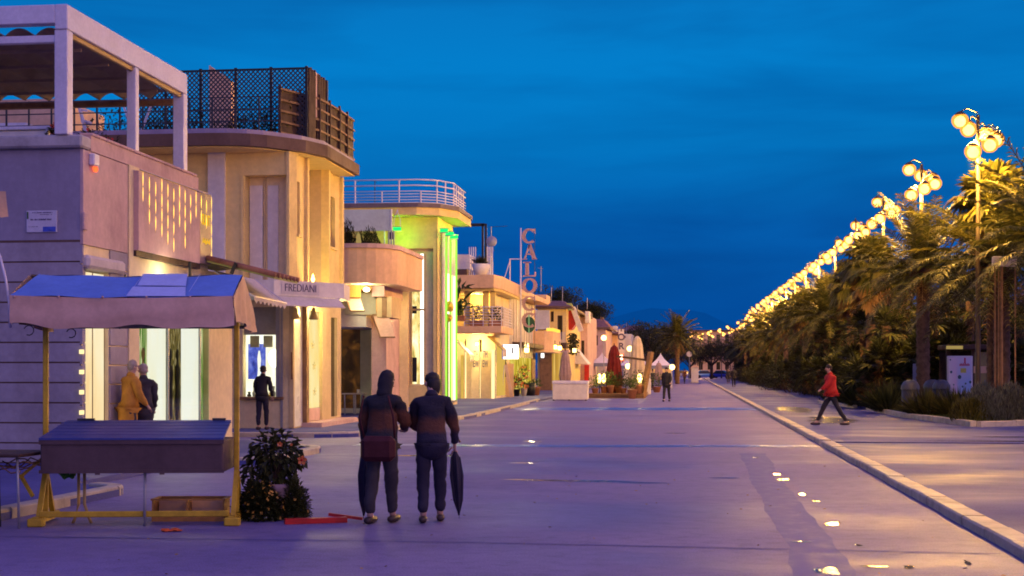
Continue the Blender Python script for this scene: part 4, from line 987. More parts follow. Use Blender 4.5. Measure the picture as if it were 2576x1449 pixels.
for i, (u, lb) in enumerate(((300, 'dark climbing plant on the roof behind the pergola between corner and middle post'), (440, 'dark climbing plant on the lattice behind the far pergola post'), (640, 'low dark climbing plant at the foot of the lattice near the slatted railing'))):
    q = thing('climbing_plant', lb, 'plant', (XY(u, 36.4), 36.4, 7.7), 'climbing plants on the boutique roof')
    a = MB()
    for k in range(420): leaf(a, (XY(u, 36.4)+random.gauss(0, .5), 36.4+random.uniform(-.15, .15), 7.75+abs(random.gauss(0, .42))), rv(), (0, 0, 1), .12, .06)
    part('foliage', a, 'leaf_dark', q)
    a = MB(); [a.tube([(XY(u, 36.4)+j*.25-.5, 36.4, 7.7), (XY(u, 36.4)+j*.3-.6, 36.4, 8.3)], .012, 4) for j in range(5)]; part('stem', a, 'tree_bark', q)

# ================================================================ low peach building with curved balcony
b3 = thing('balcony_building', 'low peach building with solid curved balcony between boutique and green lit tower', 'building', (-11, 46, 0))
BY = 43.4; bz0, bz1 = 4.42, 5.40
xr3 = XY(1006, BY+1.2)
curve = [(-16, BY), (-10.2, BY)]+[(-10.2+(xr3+10.2)*math.sin(R(a_)), BY+1.3*(1-math.cos(R(a_)))) for a_ in (15, 30, 45, 60, 75, 90)]+[(xr3, 48.5)]
inner = [(x-.16, y+.16) for x, y in curve][::-1]
a = MB(); a.prism(curve+[(xr3-.16, 48.5)]+[(min(x, xr3-.16), y) for x, y in inner[1:]], bz0, bz1); part('balcony_wall', a, 'peach_plaster', b3)
a = MB(); oc = [(x+(.05 if x > -10.2 else 0), y-.06) for x, y in curve]; a.prism(oc+[(xr3-.2, 48.5)]+[(min(x, xr3-.2)-.03, y+.03) for x, y in inner[1:]], bz1+.002, bz1+.14); part('balcony_coping', a, 'pink_plaster', b3)
a = MB(); a.prism(curve+[(-16, 48.5)], bz0-.12, bz0-.003); part('balcony_floor', a, 'peach_plaster', b3)
# ground floor
GY = 48.6
a = MB(); a.wall('y', GY, -16, XY(908, GY), 0, 4.3, [(XY(855, GY), XY(907.5, GY), .25, ZY(0, 797, GY))], .3); part('shop_front', a, 'white_plaster', b3)
display_mat('dark_display', [(.3, (.012, .006, .002)), (.5, (.05, .02, .006)), (.64, (.20, .08, .015)), (.78, (.45, .2, .03))], (1.2, 1, 1), .8, 1.4, 1.5)
a = MB(); a.box(XY(850, GY)-.1, XY(908, GY)+.3, GY+.28, GY+.31, .2, 3.6); part('display_back', a, 'dark_display', b3)
a = MB(); a.quad((XY(855, GY), GY+.05, .25), (XY(907, GY), GY+.05, .25), (XY(907, GY), GY+.05, 3.5), (XY(855, GY), GY+.05, 3.5)); part('display_window', a, 'glass_dim', b3)
a = MB(); a.box(XY(908, GY), XY(935, GY), GY-.1, GY+.6, 0, 4.3); part('pillar', a, mat('greenish_plaster', (.58, .56, .42), .8, .12, 1, streak=.3), b3)
py_ = 46.4
a = MB(); a.box(XY(935, py_), XY(972, py_), py_, 48.8, 0, 4.3); part('pillar', a, 'pink_plaster', b3)
a = MB(); a.box(XY(972, py_)+.01, XY(1004, 48.4)+.3, 48.5, 48.53, 0, 4.3); part('lit_wall', a, 'cream_wall', b3)
a = MB(); a.box(-16, XY(935, py_), 45.6, 48.4, 3.0, 3.62); part('shop_fascia', a, 'white_plaster', b3)
a = MB(); y = 45.55; a.box(XY(868, y), XY(947, y), y-.05, y, ZY(0, 796, y), ZY(0, 745, y)); part('fascia_board', a, 'greenish_plaster', b3)
a = MB(); y = 45.2; a.box(XY(948, y), XY(985, y), y, y+1.6, ZY(0, 803, y), ZY(0, 752, y)); part('sign_box', a, 'ochre_wall', b3)
a = MB(); a.box(XY(961, y), XY(973, y), y-.02, y-.003, ZY(0, 803, y), ZY(0, 752, y)); part('sign_strip', a, 'brown_wood', b3)
# striped panel under the balcony, soffit and floodlight
y = 44.6
a = MB()
for k in range(9): u = 871+k*4.1; a.box(XY(u, y), XY(u+3.2, y), y, y+.05, ZY(0, 753, y), ZY(0, 716, y))
part('slatted_panel', a, mat('orange_slats', (.62, .34, .07), .6, .2, 4), b3)
a = MB(); a.extr([(XY(866, y), y, ZY(0, 694, y)), (XY(946, y), y, ZY(0, 696, y)), (XY(938, y), y, ZY(0, 714, y)), (XY(880, y), y, ZY(0, 714, y))], (0, 2.4, 0)); part('stepped_soffit', a, mat('yellow_paint', (.66, .52, .14), .7, .12, 2), b3)
a = MB(); a.box(XY(935, 45), XY(967, 45), 45, 48, ZY(0, 752, 45), ZY(0, 700, 45)); part('downstand', a, 'pink_plaster', b3)
fl = thing('floodlight', 'bright white floodlight on the wall under the peach balcony', 'floodlight', (XY(922, 44.4), 44.4, 4))
a = MB(); a.ico((XY(922, 44.4), 44.4, ZY(0, 735, 44.4)), .11, 2, .7); part('lens', a, 'bulb_white', fl, True)
a = MB(); a.bar((XY(922, 44.4), 44.45, ZY(0, 729, 44.4)), (XY(916, 44.55), 44.58, ZY(0, 716, 44.4)), .04); part('bracket', a, 'grey_metal', fl)
for nm, (u0, u1, v0, v1, u2, u3), y, lb in (('small_awning', (870, 906, 755, 787, 882, 917), 44.2, 'small pink fabric awning beneath the orange slatted panel'), ('small_awning', (937, 978, 797, 851, 957, 994), 44.8, 'larger pink fabric awning hanging below the ochre sign box')):
    aw_ = thing(nm, lb, 'awning', (XY(u0, y), y, 3), 'pink awnings under the peach balcony')
    a = MB(); p0, p1 = Vector((XY(u0, y+.5), y+.5, ZY(0, v0, y+.5))), Vector((XY(u1, y+.5), y+.5, ZY(0, v0, y+.5))); q0, q1 = Vector((XY(u2, y), y, ZY(0, v1, y))), Vector((XY(u3, y), y, ZY(0, v1, y)))
    a.add([p0, p1, q1, q0, p0-Vector((0, 0, .03)), p1-Vector((0, 0, .03)), q1-Vector((0, 0, .03)), q0-Vector((0, 0, .03))], [(0, 1, 2, 3), (4, 7, 6, 5), (0, 4, 5, 1), (1, 5, 6, 2), (2, 6, 7, 3), (3, 7, 4, 0)]); part('canvas', a, 'valance', aw_)
    a = MB(); a.bar(q0, q1, .04); a.bar(p0, q0, .03); a.bar(p0, p1, .07); part('frame', a, 'brown_wood', aw_)
tb2 = thing('cafe_table', 'small pale table in front of the dark shop window', 'table', (XY(885, 47.2), 47.2, .08))
a = MB(); y = 47.2; a.bbox(XY(859, y), XY(914, y), y, y+.6, .76, .80, .01); part('tabletop', a, 'stone_ledge', tb2)
for u in (866, 889, 893, 911):
    a = MB(); a.tube([(XY(u, y), y+.05, .78), (XY(u+1, y), y+.05, .08)], .022, 6); part('leg', a, 'grey_metal', tb2)
a = MB(); a.box(XY(896, y), XY(903, y), y+.1, y+.2, .80, .93); solo('napkin_box', a, 'canvas_cream', 'small cream box standing on the cafe table', 'box')
# shrubs in the balcony trough
for i, (u, hh, ww, lb) in enumerate(((874, .95, .34, 'taller dark upright shrub on the peach balcony next to the boutique'), (928, .72, .52, 'broader dark shrub on the peach balcony below the green lit wall'))):
    y = 43.9; q = thing('balcony_shrub', lb, 'shrub', (XY(u, y), y, 5.2), 'shrubs on the peach balcony')
    a = MB()
    for k in range(900):
        an = random.uniform(0, 6.28); r = ww*random.random()**.6; f = random.random(); x = XY(u, y)+r*math.cos(an)*(1.1-.4*f); 
        top_ = hh*(1-.5*(r/ww)**2+.18*math.sin(3*an+r*9))
        leaf(a, (x, y+r*.5*math.sin(an), 5.25+top_*f), (random.uniform(-.35, .35), random.uniform(-.3, .3), 1), (1, 0, 0), .14, .03)
    part('foliage', a, 'leaf_dark', q)
    a = MB(); a.lathe([(.14, 0), (.2, .3), (.2, .34)], (XY(u, y), y, 5.15), 10); part('pot', a, 'terracotta', q, True)
q = solo('balcony_lamp', MB().lathe([(.07, 0), (.09, .1), (.06, .3), (.02, .4)], (XY(902, 43.7), 43.7, 5.5), 10), 'dim_yellow', 'small pale bottle shaped lamp between the two balcony shrubs', 'lamp', smooth=True)
q = thing('balcony_rails', 'three short steel posts with dark unit at the end of the peach balcony', 'railing', (XY(985, 45), 45, 5.4))
for u in (978, 985, 991): y = 45.4; a = MB(); a.tube([(XY(u, y), y, 5.3), (XY(u, y), y, ZY(0, 592, y))], .025, 6); part('post', a, 'grey_metal', q)
a = MB(); a.bbox(XY(976, 45.5), XY(990, 45.5), 45.45, 45.7, ZY(0, 612, 45.5), ZY(0, 596, 45.5), .02); part('unit', a, 'dark_metal', q)

# ================================================================ tower shop with green light
TY = 57.0; TX = XY(1101, TY); tz = ZY(0, 560, TY)
b4 = thing('tower_building', 'tall cream tower shop with green floodlit sides and white roof railing', 'building', (-11, 59, 0))
wu0, wu1 = XY(1034, TY), XY(1064, TY); tz0, tz1 = ZY(0, 965, TY), ZY(0, 648, TY)
a = MB(); a.wall('y', TY, -14, TX, 0, tz, [(XY(1026, TY), XY(1090, TY), ZY(0, 968, TY), ZY(0, 636, TY))], .22); part('front_wall', a, 'cream_plaster', b4)
a = MB(); a.wall('y', TY+.22, XY(1020, TY), TX, 0, tz, [(wu0, wu1, tz0, tz1)], .05); part('recess_wall', a, 'cream_wall', b4)
display_mat('tower_display', [(.3, (.28, .2, .03)), (.46, (.8, .6, .2)), (.58, (1, .88, .5)), (.72, (1, 1, .85))], (2, 1, .55), 1.35, 1.7, .9)
a = MB(); a.box(wu0-.25, wu1+.05, TY+.30, TY+.33, tz0-.1, tz1+.1); dsp = part('display_back', a, 'tower_display', b4)
a = MB()
for (z0, z1) in ((1.1, 2.1), (5.2, 5.9), (3.9, 4.2)): a.box(wu0-.02, wu0+.18, TY+.275, TY+.295, z0, z1)
part('display_item', a, 'black_paint', dsp)
a = MB(); a.box(wu1-.16, wu1-.02, TY+.272, TY+.298, tz0, tz1); part('light_column', a, 'white_glow', dsp)
a = MB(); a.box(wu0-.05, wu0, TY+.17, TY+.225, tz0, tz1); a.box(wu1, wu1+.05, TY+.17, TY+.225, tz0, tz1); a.box(wu0, wu1, TY+.17, TY+.225, tz0+3.0, tz0+3.08); part('window_frame', a, 'ochre_paint', b4)
a = MB(); a.box(-14, TX, TY+.01, 62, 0, .2); part('plinth', a, 'cream_wall', b4)
yT1 = YX(1139, TX)
a = MB(); a.wall('x', TX, TY, yT1, 0, tz, [(YX(1103, TX), YX(1136, TX), .2, ZX(1115, 586, TX))], .06); part('street_wall', a, 'cream_plaster', b4)
a = MB(); a.box(TX-.05, TX-.03, TY, yT1, .1, 7.3); part('recess_back', a, 'ochre_wall', b4)
yy0, yy1 = YX(1103, TX-.1), YX(1136, TX-.1)
for k in range(7):
    y = yy0+.1+(yy1-yy0-.2)*k/6; a = MB(); a.tube([(TX+.08, y, .2), (TX+.08, y, 7.3)], .085, 8); part('column', a, 'white_plaster', b4, True)
for k, m_ in enumerate(('lime_strip', 'warm_white', 'lime_strip', 'warm_panel', 'warm_white', 'lime_strip')):
    y = yy0+.1+(yy1-yy0-.2)*(k+.5)/6; a = MB(); a.box(TX+.10, TX+.19, y-.12, y+.12, .3 if k != 1 else .4, 7.2 if m_ == 'lime_strip' else 5.6); part('light_strip', a, m_, b4)
a = MB(); a.box(TX+.12, TX+.22, YX(1115, TX)-.06, YX(1115, TX)+.06, .2, ZX(1115, 790, TX)); part('door_pole', a, 'brown_wood', b4)
a = MB(); a.ico((TX+.25, YX(1116, TX), ZX(1116, 772, TX)), .16, 2, 1.4, .15); a.ico((TX+.25, YX(1115, TX), ZX(1116, 800, TX)), .13, 2, 1.2, .15); part('wreath', a, 'gold_letter', b4)
ed = [(-14, TY-.9), (TX-.7, TY-.9), (TX+.15, TY-.45), (TX+.72, TY+.7), (TX+.72, yT1+.5), (-14, yT1+.5)]
a = MB(); a.prism(ed, tz+.002, tz+.30); part('roof_slab', a, 'cream_plaster', b4)
a = MB(); a.prism([(x+.06 if x > -13 else x, y-.06 if y < 60 else y+.05) for x, y in ed], tz+.303, tz+.47); part('roof_tiles', a, mat('roof_grey', (.16, .12, .13), .6, .25, 4, bmp=.5, bscale=12), b4)
# white railing on the roof (two heights)
rg = thing('roof_railing', 'white tubular railing round the tower roof terrace', 'railing', (-11, 57, tz+.4))
z0 = tz+.47; zt1 = ZY(0, 472, TY); p1 = [(XY(850, TY), TY-.4), (TX-.75, TY-.4), (TX-.02, TY-.05), (TX+.5, TY+1.0), (TX+.5, yT1+.35)]
for k in range(9):
    z = z0+.08+(zt1-z0-.08)*k/8
    if k in (5, 7): continue
    a = MB(); a.tube([(x, y, z) for x, y in p1], .022 if k < 6 else .03, 6, cap=True); part('rail', a, 'white_metal', rg, True)
for x, y, h_ in [(XY(899, TY), TY-.4, 1), (XY(1009, TY), TY-.4, 1), (XY(966, TY), TY-.4, .5), (XY(1063, TY), TY-.4, .5), (p1[2][0], p1[2][1], 1)]+[(TX-.02+.52*f, TY-.05+1.05*f, .97) for f in (.5, 1)]+[(TX+.5, TY+1.0+k*.62, .97) for k in range(1, 5)]:
    a = MB(); a.tube([(x, y, z0-.2), (x, y, z0+(zt1-z0)*h_+.02)], .032, 6); part('post', a, 'white_metal', rg)
q = solo('antenna', MB().tube([(XY(943, 58), 58, tz), (XY(943, 58), 58, ZY(0, 468, 58))], .02, 5), 'dark_metal', 'thin black antenna rod standing behind the tower roof railing', 'antenna')
q = thing('parapet_screen', 'pale green lit parapet panel on the left side of the tower', 'panel', (XY(920, 56), 56, 6))
a = MB(); y = 55.6; a.box(XY(850, y), XY(981, y), y, y+.15, ZY(0, 592, y), ZY(0, 540, y)); part('panel', a, mat('pale_green', (.55, .66, .55), .7, .1, 1), q)
a = MB(); a.box(XY(982, y), XY(985, y), y-.02, y+.17, ZY(0, 640, y), ZY(0, 540, y)); a.box(XY(966, y), XY(968, y), y-.02, y+.1, ZY(0, 640, y), ZY(0, 592, y)); part('post', a, 'white_metal', q)
# green floodlights
for i, (u, v, y, lb) in enumerate(((999, 576, 55.9, 'green floodlight on two bent arms at the left of the tower, apart from the others'), (1117, 580, 57.2, 'green floodlight under the street eave, first from the tower corner'), (1131, 588, 58.6, 'green floodlight under the street eave, middle one'), (1142, 596, 59.8, 'green floodlight under the street eave, farthest from the corner'))):
    x = XY(u, y) if i == 0 else TX+.55; 
    if i: y = YX(u, x)
    z = Z(v, x, y); q = thing('green_floodlight', lb, 'floodlight', (x, y, z), 'green floodlights on the tower')
    w_ = .15
    a = MB(); a.box(x-w_, x+w_, y-.07, y+.07, z-.06, z+.06); part('lens', a, 'green_glow', q)
    a = MB(); a.box(x-w_-.02, x+w_+.02, y-.08, y+.08, z+.062, z+.09); a.box(x-w_-.02, x+w_+.02, y-.08, y+.08, z-.09, z-.062); part('housing', a, 'grey_metal', q)
    if i == 0:
        for s_ in (-1, 1): a = MB(); a.tube([(x+s_*.13, y, z+.09), (x+s_*.13, y, z+.35), (x+s_*.03, y+.02, z+.65), (x, y+.1, tz+.2)], .015, 5); part('arm', a, 'white_metal', q)
# ================================================================ rest of the row of shops, receding
def fbox(mb, u0, u1, v0, v1, y, d=.06):
    """flat box facing the viewer at depth plane y"""
    x0, x1 = XY(u0, y), XY(u1, y); zc = Z(v0, (x0+x1)/2, y), Z(v1, (x0+x1)/2, y)
    mb.box(x0, x1, y, y+d, max(.0, min(zc)), max(zc)); return mb
def fp(name, parent, u0, u1, v0, v1, y, m_, d=.06, label=None): return part(name, fbox(MB(), u0, u1, v0, v1, y, d), m_, parent, label=label)
# ---- building with terrace, dish and white balcony
b5 = thing('terrace_building', 'peach building with white railed balcony, thick roof slab and terrace with satellite dish', 'building', (-11, 74, 0))
y5 = 74; x5 = XY(1246, y5)
a = MB(); a.wall('y', y5, -15, x5, 0, 3.5, [(XY(1168, y5), XY(1173, y5), .1, 3.2), (XY(1206, y5), XY(1212, y5), .1, 3.2)], .25); part('ground_wall', a, 'cream_wall', b5)
a = MB(); a.wall('y', y5+1.5, -15, x5, 3.5, 6, [(XY(1170, y5+1.5), XY(1183, y5+1.5), 3.9, 5.6), (XY(1214, y5+1.5), XY(1228, y5+1.5), 3.9, 5.6)], .2); part('upper_wall', a, 'cream_plaster', b5)
a = MB(); a.box(-15, x5-.05, y5+1.72, y5+1.76, 3.5, 5.8); part('dark_doorway', a, 'dark_wood', b5)
for (u0, u1) in ((1167, 1174), (1205, 1213)): fp('light_slot', b5, u0, u1, 885, 1003, y5+.2, 'warm_panel')
a = MB(); a.wall('x', x5, y5, y5+6, 0, 6, [(y5+.5, y5+5.2, .2, 2.9)], .1); part('street_wall', a, 'cream_wall', b5)
a = MB(); a.box(x5-.09, x5-.06, y5+.3, y5+5.5, .1, 3); part('shop_glow', a, 'yellow_panel', b5)
fp('light_post', b5, 1236, 1244, 880, 1004, y5-.12, 'warm_panel')
fp('light_post', b5, 1159, 1166, 893, 1004, y5-.1, 'yellow_panel')
for u, sx_ in ((1196, .8), (1221, .7)):
    pn_ = fp('sign_panel', b5, u-12, u+(9 if u < 1200 else 13), 888, 1003, y5-.07, 'cream_wall' if u < 1200 else 'ochre_wall')
    text('sign_lettering', 'TH\nEW', .50, (XY(u+(2 if u < 1200 else 0), y5), y5-.08, 2.15), FACE_CAM, 'ink', pn_, .016, sx=.40)
a = MB(); a.ico((XY(1200, y5-.3), y5-.3, 2.95), .09, 1); part('wall_lamp', a, 'bulb_white', b5, True)
yb = 71.5; xb1 = XY(1262, yb)
a = MB(); a.bbox(-15, xb1, yb, y5+1.5, 3.46, 3.82, .03); a.bbox(XY(1262, yb)-.5, xb1+.02, yb+.5, y5+2.2, 3.47, 3.815, .03); part('balcony_slab', a, 'peach_plaster', b5)
br = thing('balcony_railing', 'white tubular railing on the first floor balcony above the lettered shop', 'railing', (-10, yb, 3.8))
for k in range(7):
    z = 3.95+k*.14; a = MB(); a.tube([(XY(1166, yb), yb+.05, z), (xb1-.06, yb+.05, z), (xb1-.06, y5+2, z)], .016 if k < 6 else .028, 5); part('rail', a, 'white_metal', br, True)
for u in (1168, 1190, 1215, 1238, 1261): a = MB(); a.tube([(XY(u, yb), yb+.05, 3.82), (XY(u, yb), yb+.05, 4.82)], .022, 5); part('post', a, 'white_metal', br)
for k in range(9): a = MB(); a.tube([(xb1-.06, yb+.4+k*.45, 3.82), (xb1-.06, yb+.4+k*.45, 4.82)], .018, 5); part('post', a, 'white_metal', br)
for u in (1175, 1222, 1240):
    a = MB(); a.box(XY(u, yb+.6)-.13, XY(u, yb+.6)+.13, yb+.5, yb+.76, 3.82, 5.75); part('column', a, 'cream_plaster', b5)
a = MB(); a.prism([(-15, 70.9), (XY(1243, 71), 70.9), (XY(1262, 72), 72.3), (XY(1262, 72), 80), (-15, 80)], 5.72, 6.38); part('roof_slab', a, 'peach_plaster', b5)
a = MB(); a.prism([(-15, 71.2), (XY(1241, 71), 71.2), (XY(1259, 72), 72.5), (XY(1259, 72), 80), (-15, 80)], 5.60, 5.717); part('roof_soffit', a, 'cream_plaster', b5)
fp('terrace_wall', b5, 1128, 1181, 640, 677, 75, 'white_plaster', 2)
fp('terrace_step', b5, 1135, 1175, 677, 692, 74.5, 'roof_brown', 2)
for i, (us, lb) in enumerate((((1181, 1186, 1191, 1196), 'short white upright railing beside the flower tub on the terrace roof'), ((1226, 1230, 1234, 1239), 'short white upright railing below the satellite dish'))):
    q = thing('terrace_railing', lb, 'railing', (XY(us[0], 72.5), 72.5, 6.4), 'terrace railings')
    for u in us: a = MB(); a.tube([(XY(u, 72.5), 72.5, 6.38), (XY(u, 72.5), 72.5, ZY(0, 634, 72.5))], .025, 5); part('post', a, 'white_metal', q)
    a = MB(); a.tube([(XY(us[0], 72.5), 72.5, 7.4), (XY(us[-1], 72.5), 72.5, 7.4)], .025, 5); part('rail', a, 'white_metal', q)
q = thing('flower_tub', 'white flared flower tub with spiky plant on the terrace roof', 'planter', (XY(1211, 72.6), 72.6, 6.4))
a = MB(); a.lathe([(.28, 0), (.42, .3), (.5, .62), (.46, .62)], (XY(1211, 72.6), 72.6, 6.42), 12); part('tub', a, 'white_plaster', q, True)
a = MB()
for k in range(90): leaf(a, (XY(1207, 72.6)+random.uniform(-.2, .2), 72.6+random.uniform(-.1, .1), 7.0), rv()+Vector((0, 0, 1)), (0, 1, 0), .55, .04)
part('foliage', a, 'leaf_dark', q)
q = thing('satellite_dish', 'grey satellite dish on a thin mast on the terrace roof', 'dish', (XY(1237, 73), 73, 6.4))
a = MB(); a.lathe([(.0, .08), (.15, .06), (.28, .0)], (0, 0, 0), 18, cap=False); a.move(Matrix.Translation((XY(1237, 73), 72.95, ZY(0, 621, 73))) @ Matrix.Rotation(R(80), 4, 'X')); part('dish', a, 'grey_metal', q, True)
a = MB(); a.tube([(XY(1235, 73), 73.1, 6.4), (XY(1235, 73), 73.1, ZY(0, 585, 73))], .025, 5); part('mast', a, 'grey_metal', q)
a = MB(); a.tube([(XY(1228, 73), 73.1, ZY(0, 586, 73)), (XY(1276, 73), 73.1, ZY(0, 584, 73))], .012, 4); part('aerial', a, 'dark_metal', q)
q = thing('pole_frame', 'black angled pole frame between tower eave and satellite dish', 'frame', (XY(1218, 73.5), 73.5, 6.4))
for u in (1214, 1222): a = MB(); y = 73.5; a.box(XY(u, y)-.05, XY(u, y)+.05, y, y+.1, 6.38, ZY(0, 578, y)); part('post', a, 'black_paint', q)
a = MB(); a.box(XY(1150, 73.5), XY(1219, 73.5), 73.5, 73.6, ZY(0, 584, 73.5), ZY(0, 577, 73.5)); part('crossbar', a, 'black_paint', q)
for i, (u, y, z, hh, ww, lm, lb) in enumerate(((1152, 69.5, 4.0, 1.9, .7, 'leaf_bright', 'broad leaved plant rising between tower and railed balcony'), (1200, 71.9, 3.82, 1.0, .5, 'leaf_dark', 'dark pot plant on the left of the railed balcony'), (1247, 72.1, 3.82, .95, .5, 'leaf_dark', 'dark pot plant at the right corner of the railed balcony'))):
    q = thing('balcony_plant', lb, 'plant', (XY(u, y), y, z), 'plants on the railed balcony')
    a = MB()
    for k in range(260 if i else 70):
        d = rv(); leaf(a, (XY(u, y)+d.x*ww*.6, y+d.y*.3, z+.3+(hh-.3)*random.random()), d+Vector((0, 0, .6)), (0, 0, 1), .16 if i else .6, .07 if i else .22)
    part('foliage', a, lm, q)
    a = MB(); a.bbox(XY(u, y)-.35, XY(u, y)+.35, y-.15, y+.15, z, z+.28, .02); part('trough', a, 'terracotta', q)
for i, (u0, u1, v0, v1, w_, lb) in enumerate(((1146, 1182, 858, 893, 1.1, 'cream awning edge sloping down above the lettered shop, left one'), (1226, 1264, 848, 880, 1.2, 'yellow lit awning sloping down beside the light box sign'))):
    q = thing('sloping_awning', lb, 'awning', (XY(u0, 72), 72, 3), 'awnings of the lettered shop'); y = 72.5
    p, r_ = Vector((XY(u0, y), y, ZY(0, v0, y))), Vector((XY(u1, y), y, ZY(0, v1, y))); a = MB(); a.extr([p, r_, r_-Vector((0, 0, .07)), p-Vector((0, 0, .07))], (0, 1.6, 0)); part('canvas', a, 'canvas_cream' if i == 0 else 'yellow_paint', q)
    a = MB(); a.extr([r_-Vector((0, 0, .075)), r_+Vector((.02, 0, -.02)), r_+Vector((.02, 0, -.35)), r_-Vector((0, 0, .4))], (0, 1.6, 0)); part('valance', a, 'canvas_cream', q)
# ---- slat fronted building behind the tall sign
b6 = thing('slatted_building', 'pale building with vertical slat front, deep eave and curved balcony behind the tall letter sign', 'building', (-10.5, 85, 0))
y6 = 81; x6 = XY(1276, y6); y6e = YX(1347, x6)
a = MB(); a.wall('y', y6, -15, x6, 3.3, 6.0, [], .2); part('front_wall', a, 'white_plaster', b6)
a = MB(); a.wall('x', x6, y6, y6e, 3.2, 6.0, [], .2); part('street_wall', a, 'ochre_wall', b6)
for k in range(9):
    y = y6+.5+(y6e-y6-3)*k/9; a = MB(); a.box(x6+.02, x6+.22, y-.14, y+.14, 2.35, 5.75); part('slat', a, 'white_plaster', b6)
a = MB(); a.prism([(-15, y6-.8), (x6+.8, y6-.8), (x6+1.0, y6e-1), (-15, y6e-1)], 5.95, 6.25); part('roof_eave', a, 'peach_plaster', b6)
a = MB(); a.extr([(-15, y6-.7, 6.26), (x6+.7, y6-.7, 6.26), (x6-1.2, y6+2, 6.85), (-15, y6+2, 6.85)], (0, 10, 0)); part('roof_tiles', a, 'roof_tile', b6)
a = MB(); a.wall('x', x6, y6, y6e, 0, 3.2, [(y6+1.2, y6e-2, .15, 2.75)], .12); part('shop_wall', a, 'brown_wood', b6)
a = MB(); a.wall('y', y6, -15, x6, 0, 3.3, [], .2); part('shop_front', a, 'brown_wood', b6)
display_mat('shop_yellow', [(.3, (.30, .2, .01)), (.5, (.75, .55, .05)), (.7, (1, .85, .25))], (2, .8, .5), .9, 1.8, .8)
a = MB(); a.box(x6-.11, x6-.08, y6+1, y6e-1.6, .1, 2.8); part('shop_display', a, 'shop_yellow', b6)
a = MB(); a.box(x6-.02, x6+.9, y6+.6, y6e-3, 2.95, 3.2); part('fascia', a, 'dark_wood', b6)
bx_ = x6+.05
cpts = [(bx_, YX(1334, bx_)), (bx_+.9, YX(1334, bx_)+.3), (bx_+1.35, YX(1334, bx_)+1.6), (bx_+1.4, y6e+3), (bx_, y6e+3)]
a = MB(); a.prism(cpts, 2.75, 4.15); part('balcony', a, 'peach_plaster', b6)
a = MB(); a.box(bx_+.95, bx_+1.42, cpts[2][1]-.5, y6e+2.5, 4.18, 4.36); part('light_strip', a, emat('amber_strip', (1, .6, .08), 1.6), b6)
fp('end_panel', b6, 1333, 1344, 790, 838, y6e, 'white_plaster')
# tall letter sign
ls = thing('letter_sign', 'tall vertical sign of pale serif letters on a thin white mast', 'sign', (XY(1310, 79.5), 79.5, 0))
ym = 79.5; a = MB(); a.tube([(XY(1310, ym), ym, 2.3), (XY(1310, ym), ym, ZY(0, 590, ym))], .045, 8); part('mast', a, 'white_metal', ls, True)
a = MB(); a.tube([(XY(1283, ym), ym, 3.2), (XY(1283, ym), ym, ZY(0, 663, ym))], .035, 6); a.tube([(XY(1283, ym), ym, ZY(0, 664, ym)), (XY(1310, ym), ym, ZY(0, 664, ym))], .03, 6); a.tube([(XY(1283, ym), ym, ZY(0, 668, ym)), (XY(1262, ym), ym, ZY(0, 730, ym))], .03, 6); part('strut', a, 'white_metal', ls)
def serif(mb, ch, cx, cz, w_, h_, y, d):
    """letters with slab serifs, built from bars and arcs"""
    def arcp(a0, a1, rx, rz, n=16): return [(cx+rx*math.cos(R(a0+(a1-a0)*i/n)), cz+rz*math.sin(R(a0+(a1-a0)*i/n))) for i in range(n+1)]
    def ribbon(pts, tw):
        for i in range(len(pts)-1):
            (xa, za), (xb_, zb_) = pts[i], pts[i+1]; f = abs(((xa+xb_)/2-cx))/(w_/2); t_ = tw*(.45+.75*f)
            mb.bar((xa, y, za), (xb_, y, zb_), d, t_, up=(-(zb_-za), 0, (xb_-xa)))
    if ch in 'CO':
        ribbon(arcp(48 if ch == 'C' else 0, 312 if ch == 'C' else 360, w_*.40, h_*.45, 22), w_*.24)
        if ch == 'C': mb.box(cx+w_*.30, cx+w_*.40, y-d/2, y+d/2, cz+h_*.16, cz+h_*.5)
    if ch == 'A':
        mb.bar((cx-w_*.33, y, cz-h_*.46), (cx, y, cz+h_*.5), d, w_*.10, up=(1, 0, .3)); mb.bar((cx+w_*.33, y, cz-h_*.46), (cx, y, cz+h_*.5), d, w_*.24, up=(1, 0, -.3))
        mb.box(cx-w_*.22, cx+w_*.2, y-d/2, y+d/2, cz-h_*.16, cz-h_*.09)
        for s_ in (-1, 1): mb.box(cx+s_*w_*.33-w_*.17, cx+s_*w_*.33+w_*.17, y-d/2, y+d/2, cz-h_*.5, cz-h_*.44)
    if ch == 'L':
        mb.box(cx-w_*.28, cx-w_*.05, y-d/2, y+d/2, cz-h_*.47, cz+h_*.47); mb.box(cx-w_*.42, cx+w_*.1, y-d/2, y+d/2, cz+h_*.44, cz+h_*.5)
        mb.box(cx-w_*.42, cx+w_*.42, y-d/2, y+d/2, cz-h_*.5, cz-h_*.41); mb.box(cx+w_*.34, cx+w_*.43, y-d/2, y+d/2, cz-h_*.42, cz-h_*.18)
mat('letter_pink', (.44, .28, .27), .5, .15, 2)
for ch, vc in (('C', 609), ('A', 648), ('L', 689), ('O', 728), ('C', 771), ('C', 811)):
    a = MB(); y = ym; serif(a, ch, XY(1332, y), ZY(0, vc, y), .84, .82, y, .09); part('letter', a, 'letter_pink', ls)
a = MB(); y = ym+.06; a.tube([(XY(1345, y), y, 2.6), (XY(1345, y), y, ZY(0, 600, y))], .012, 4); part('back_rod', a, 'dark_metal', ls)
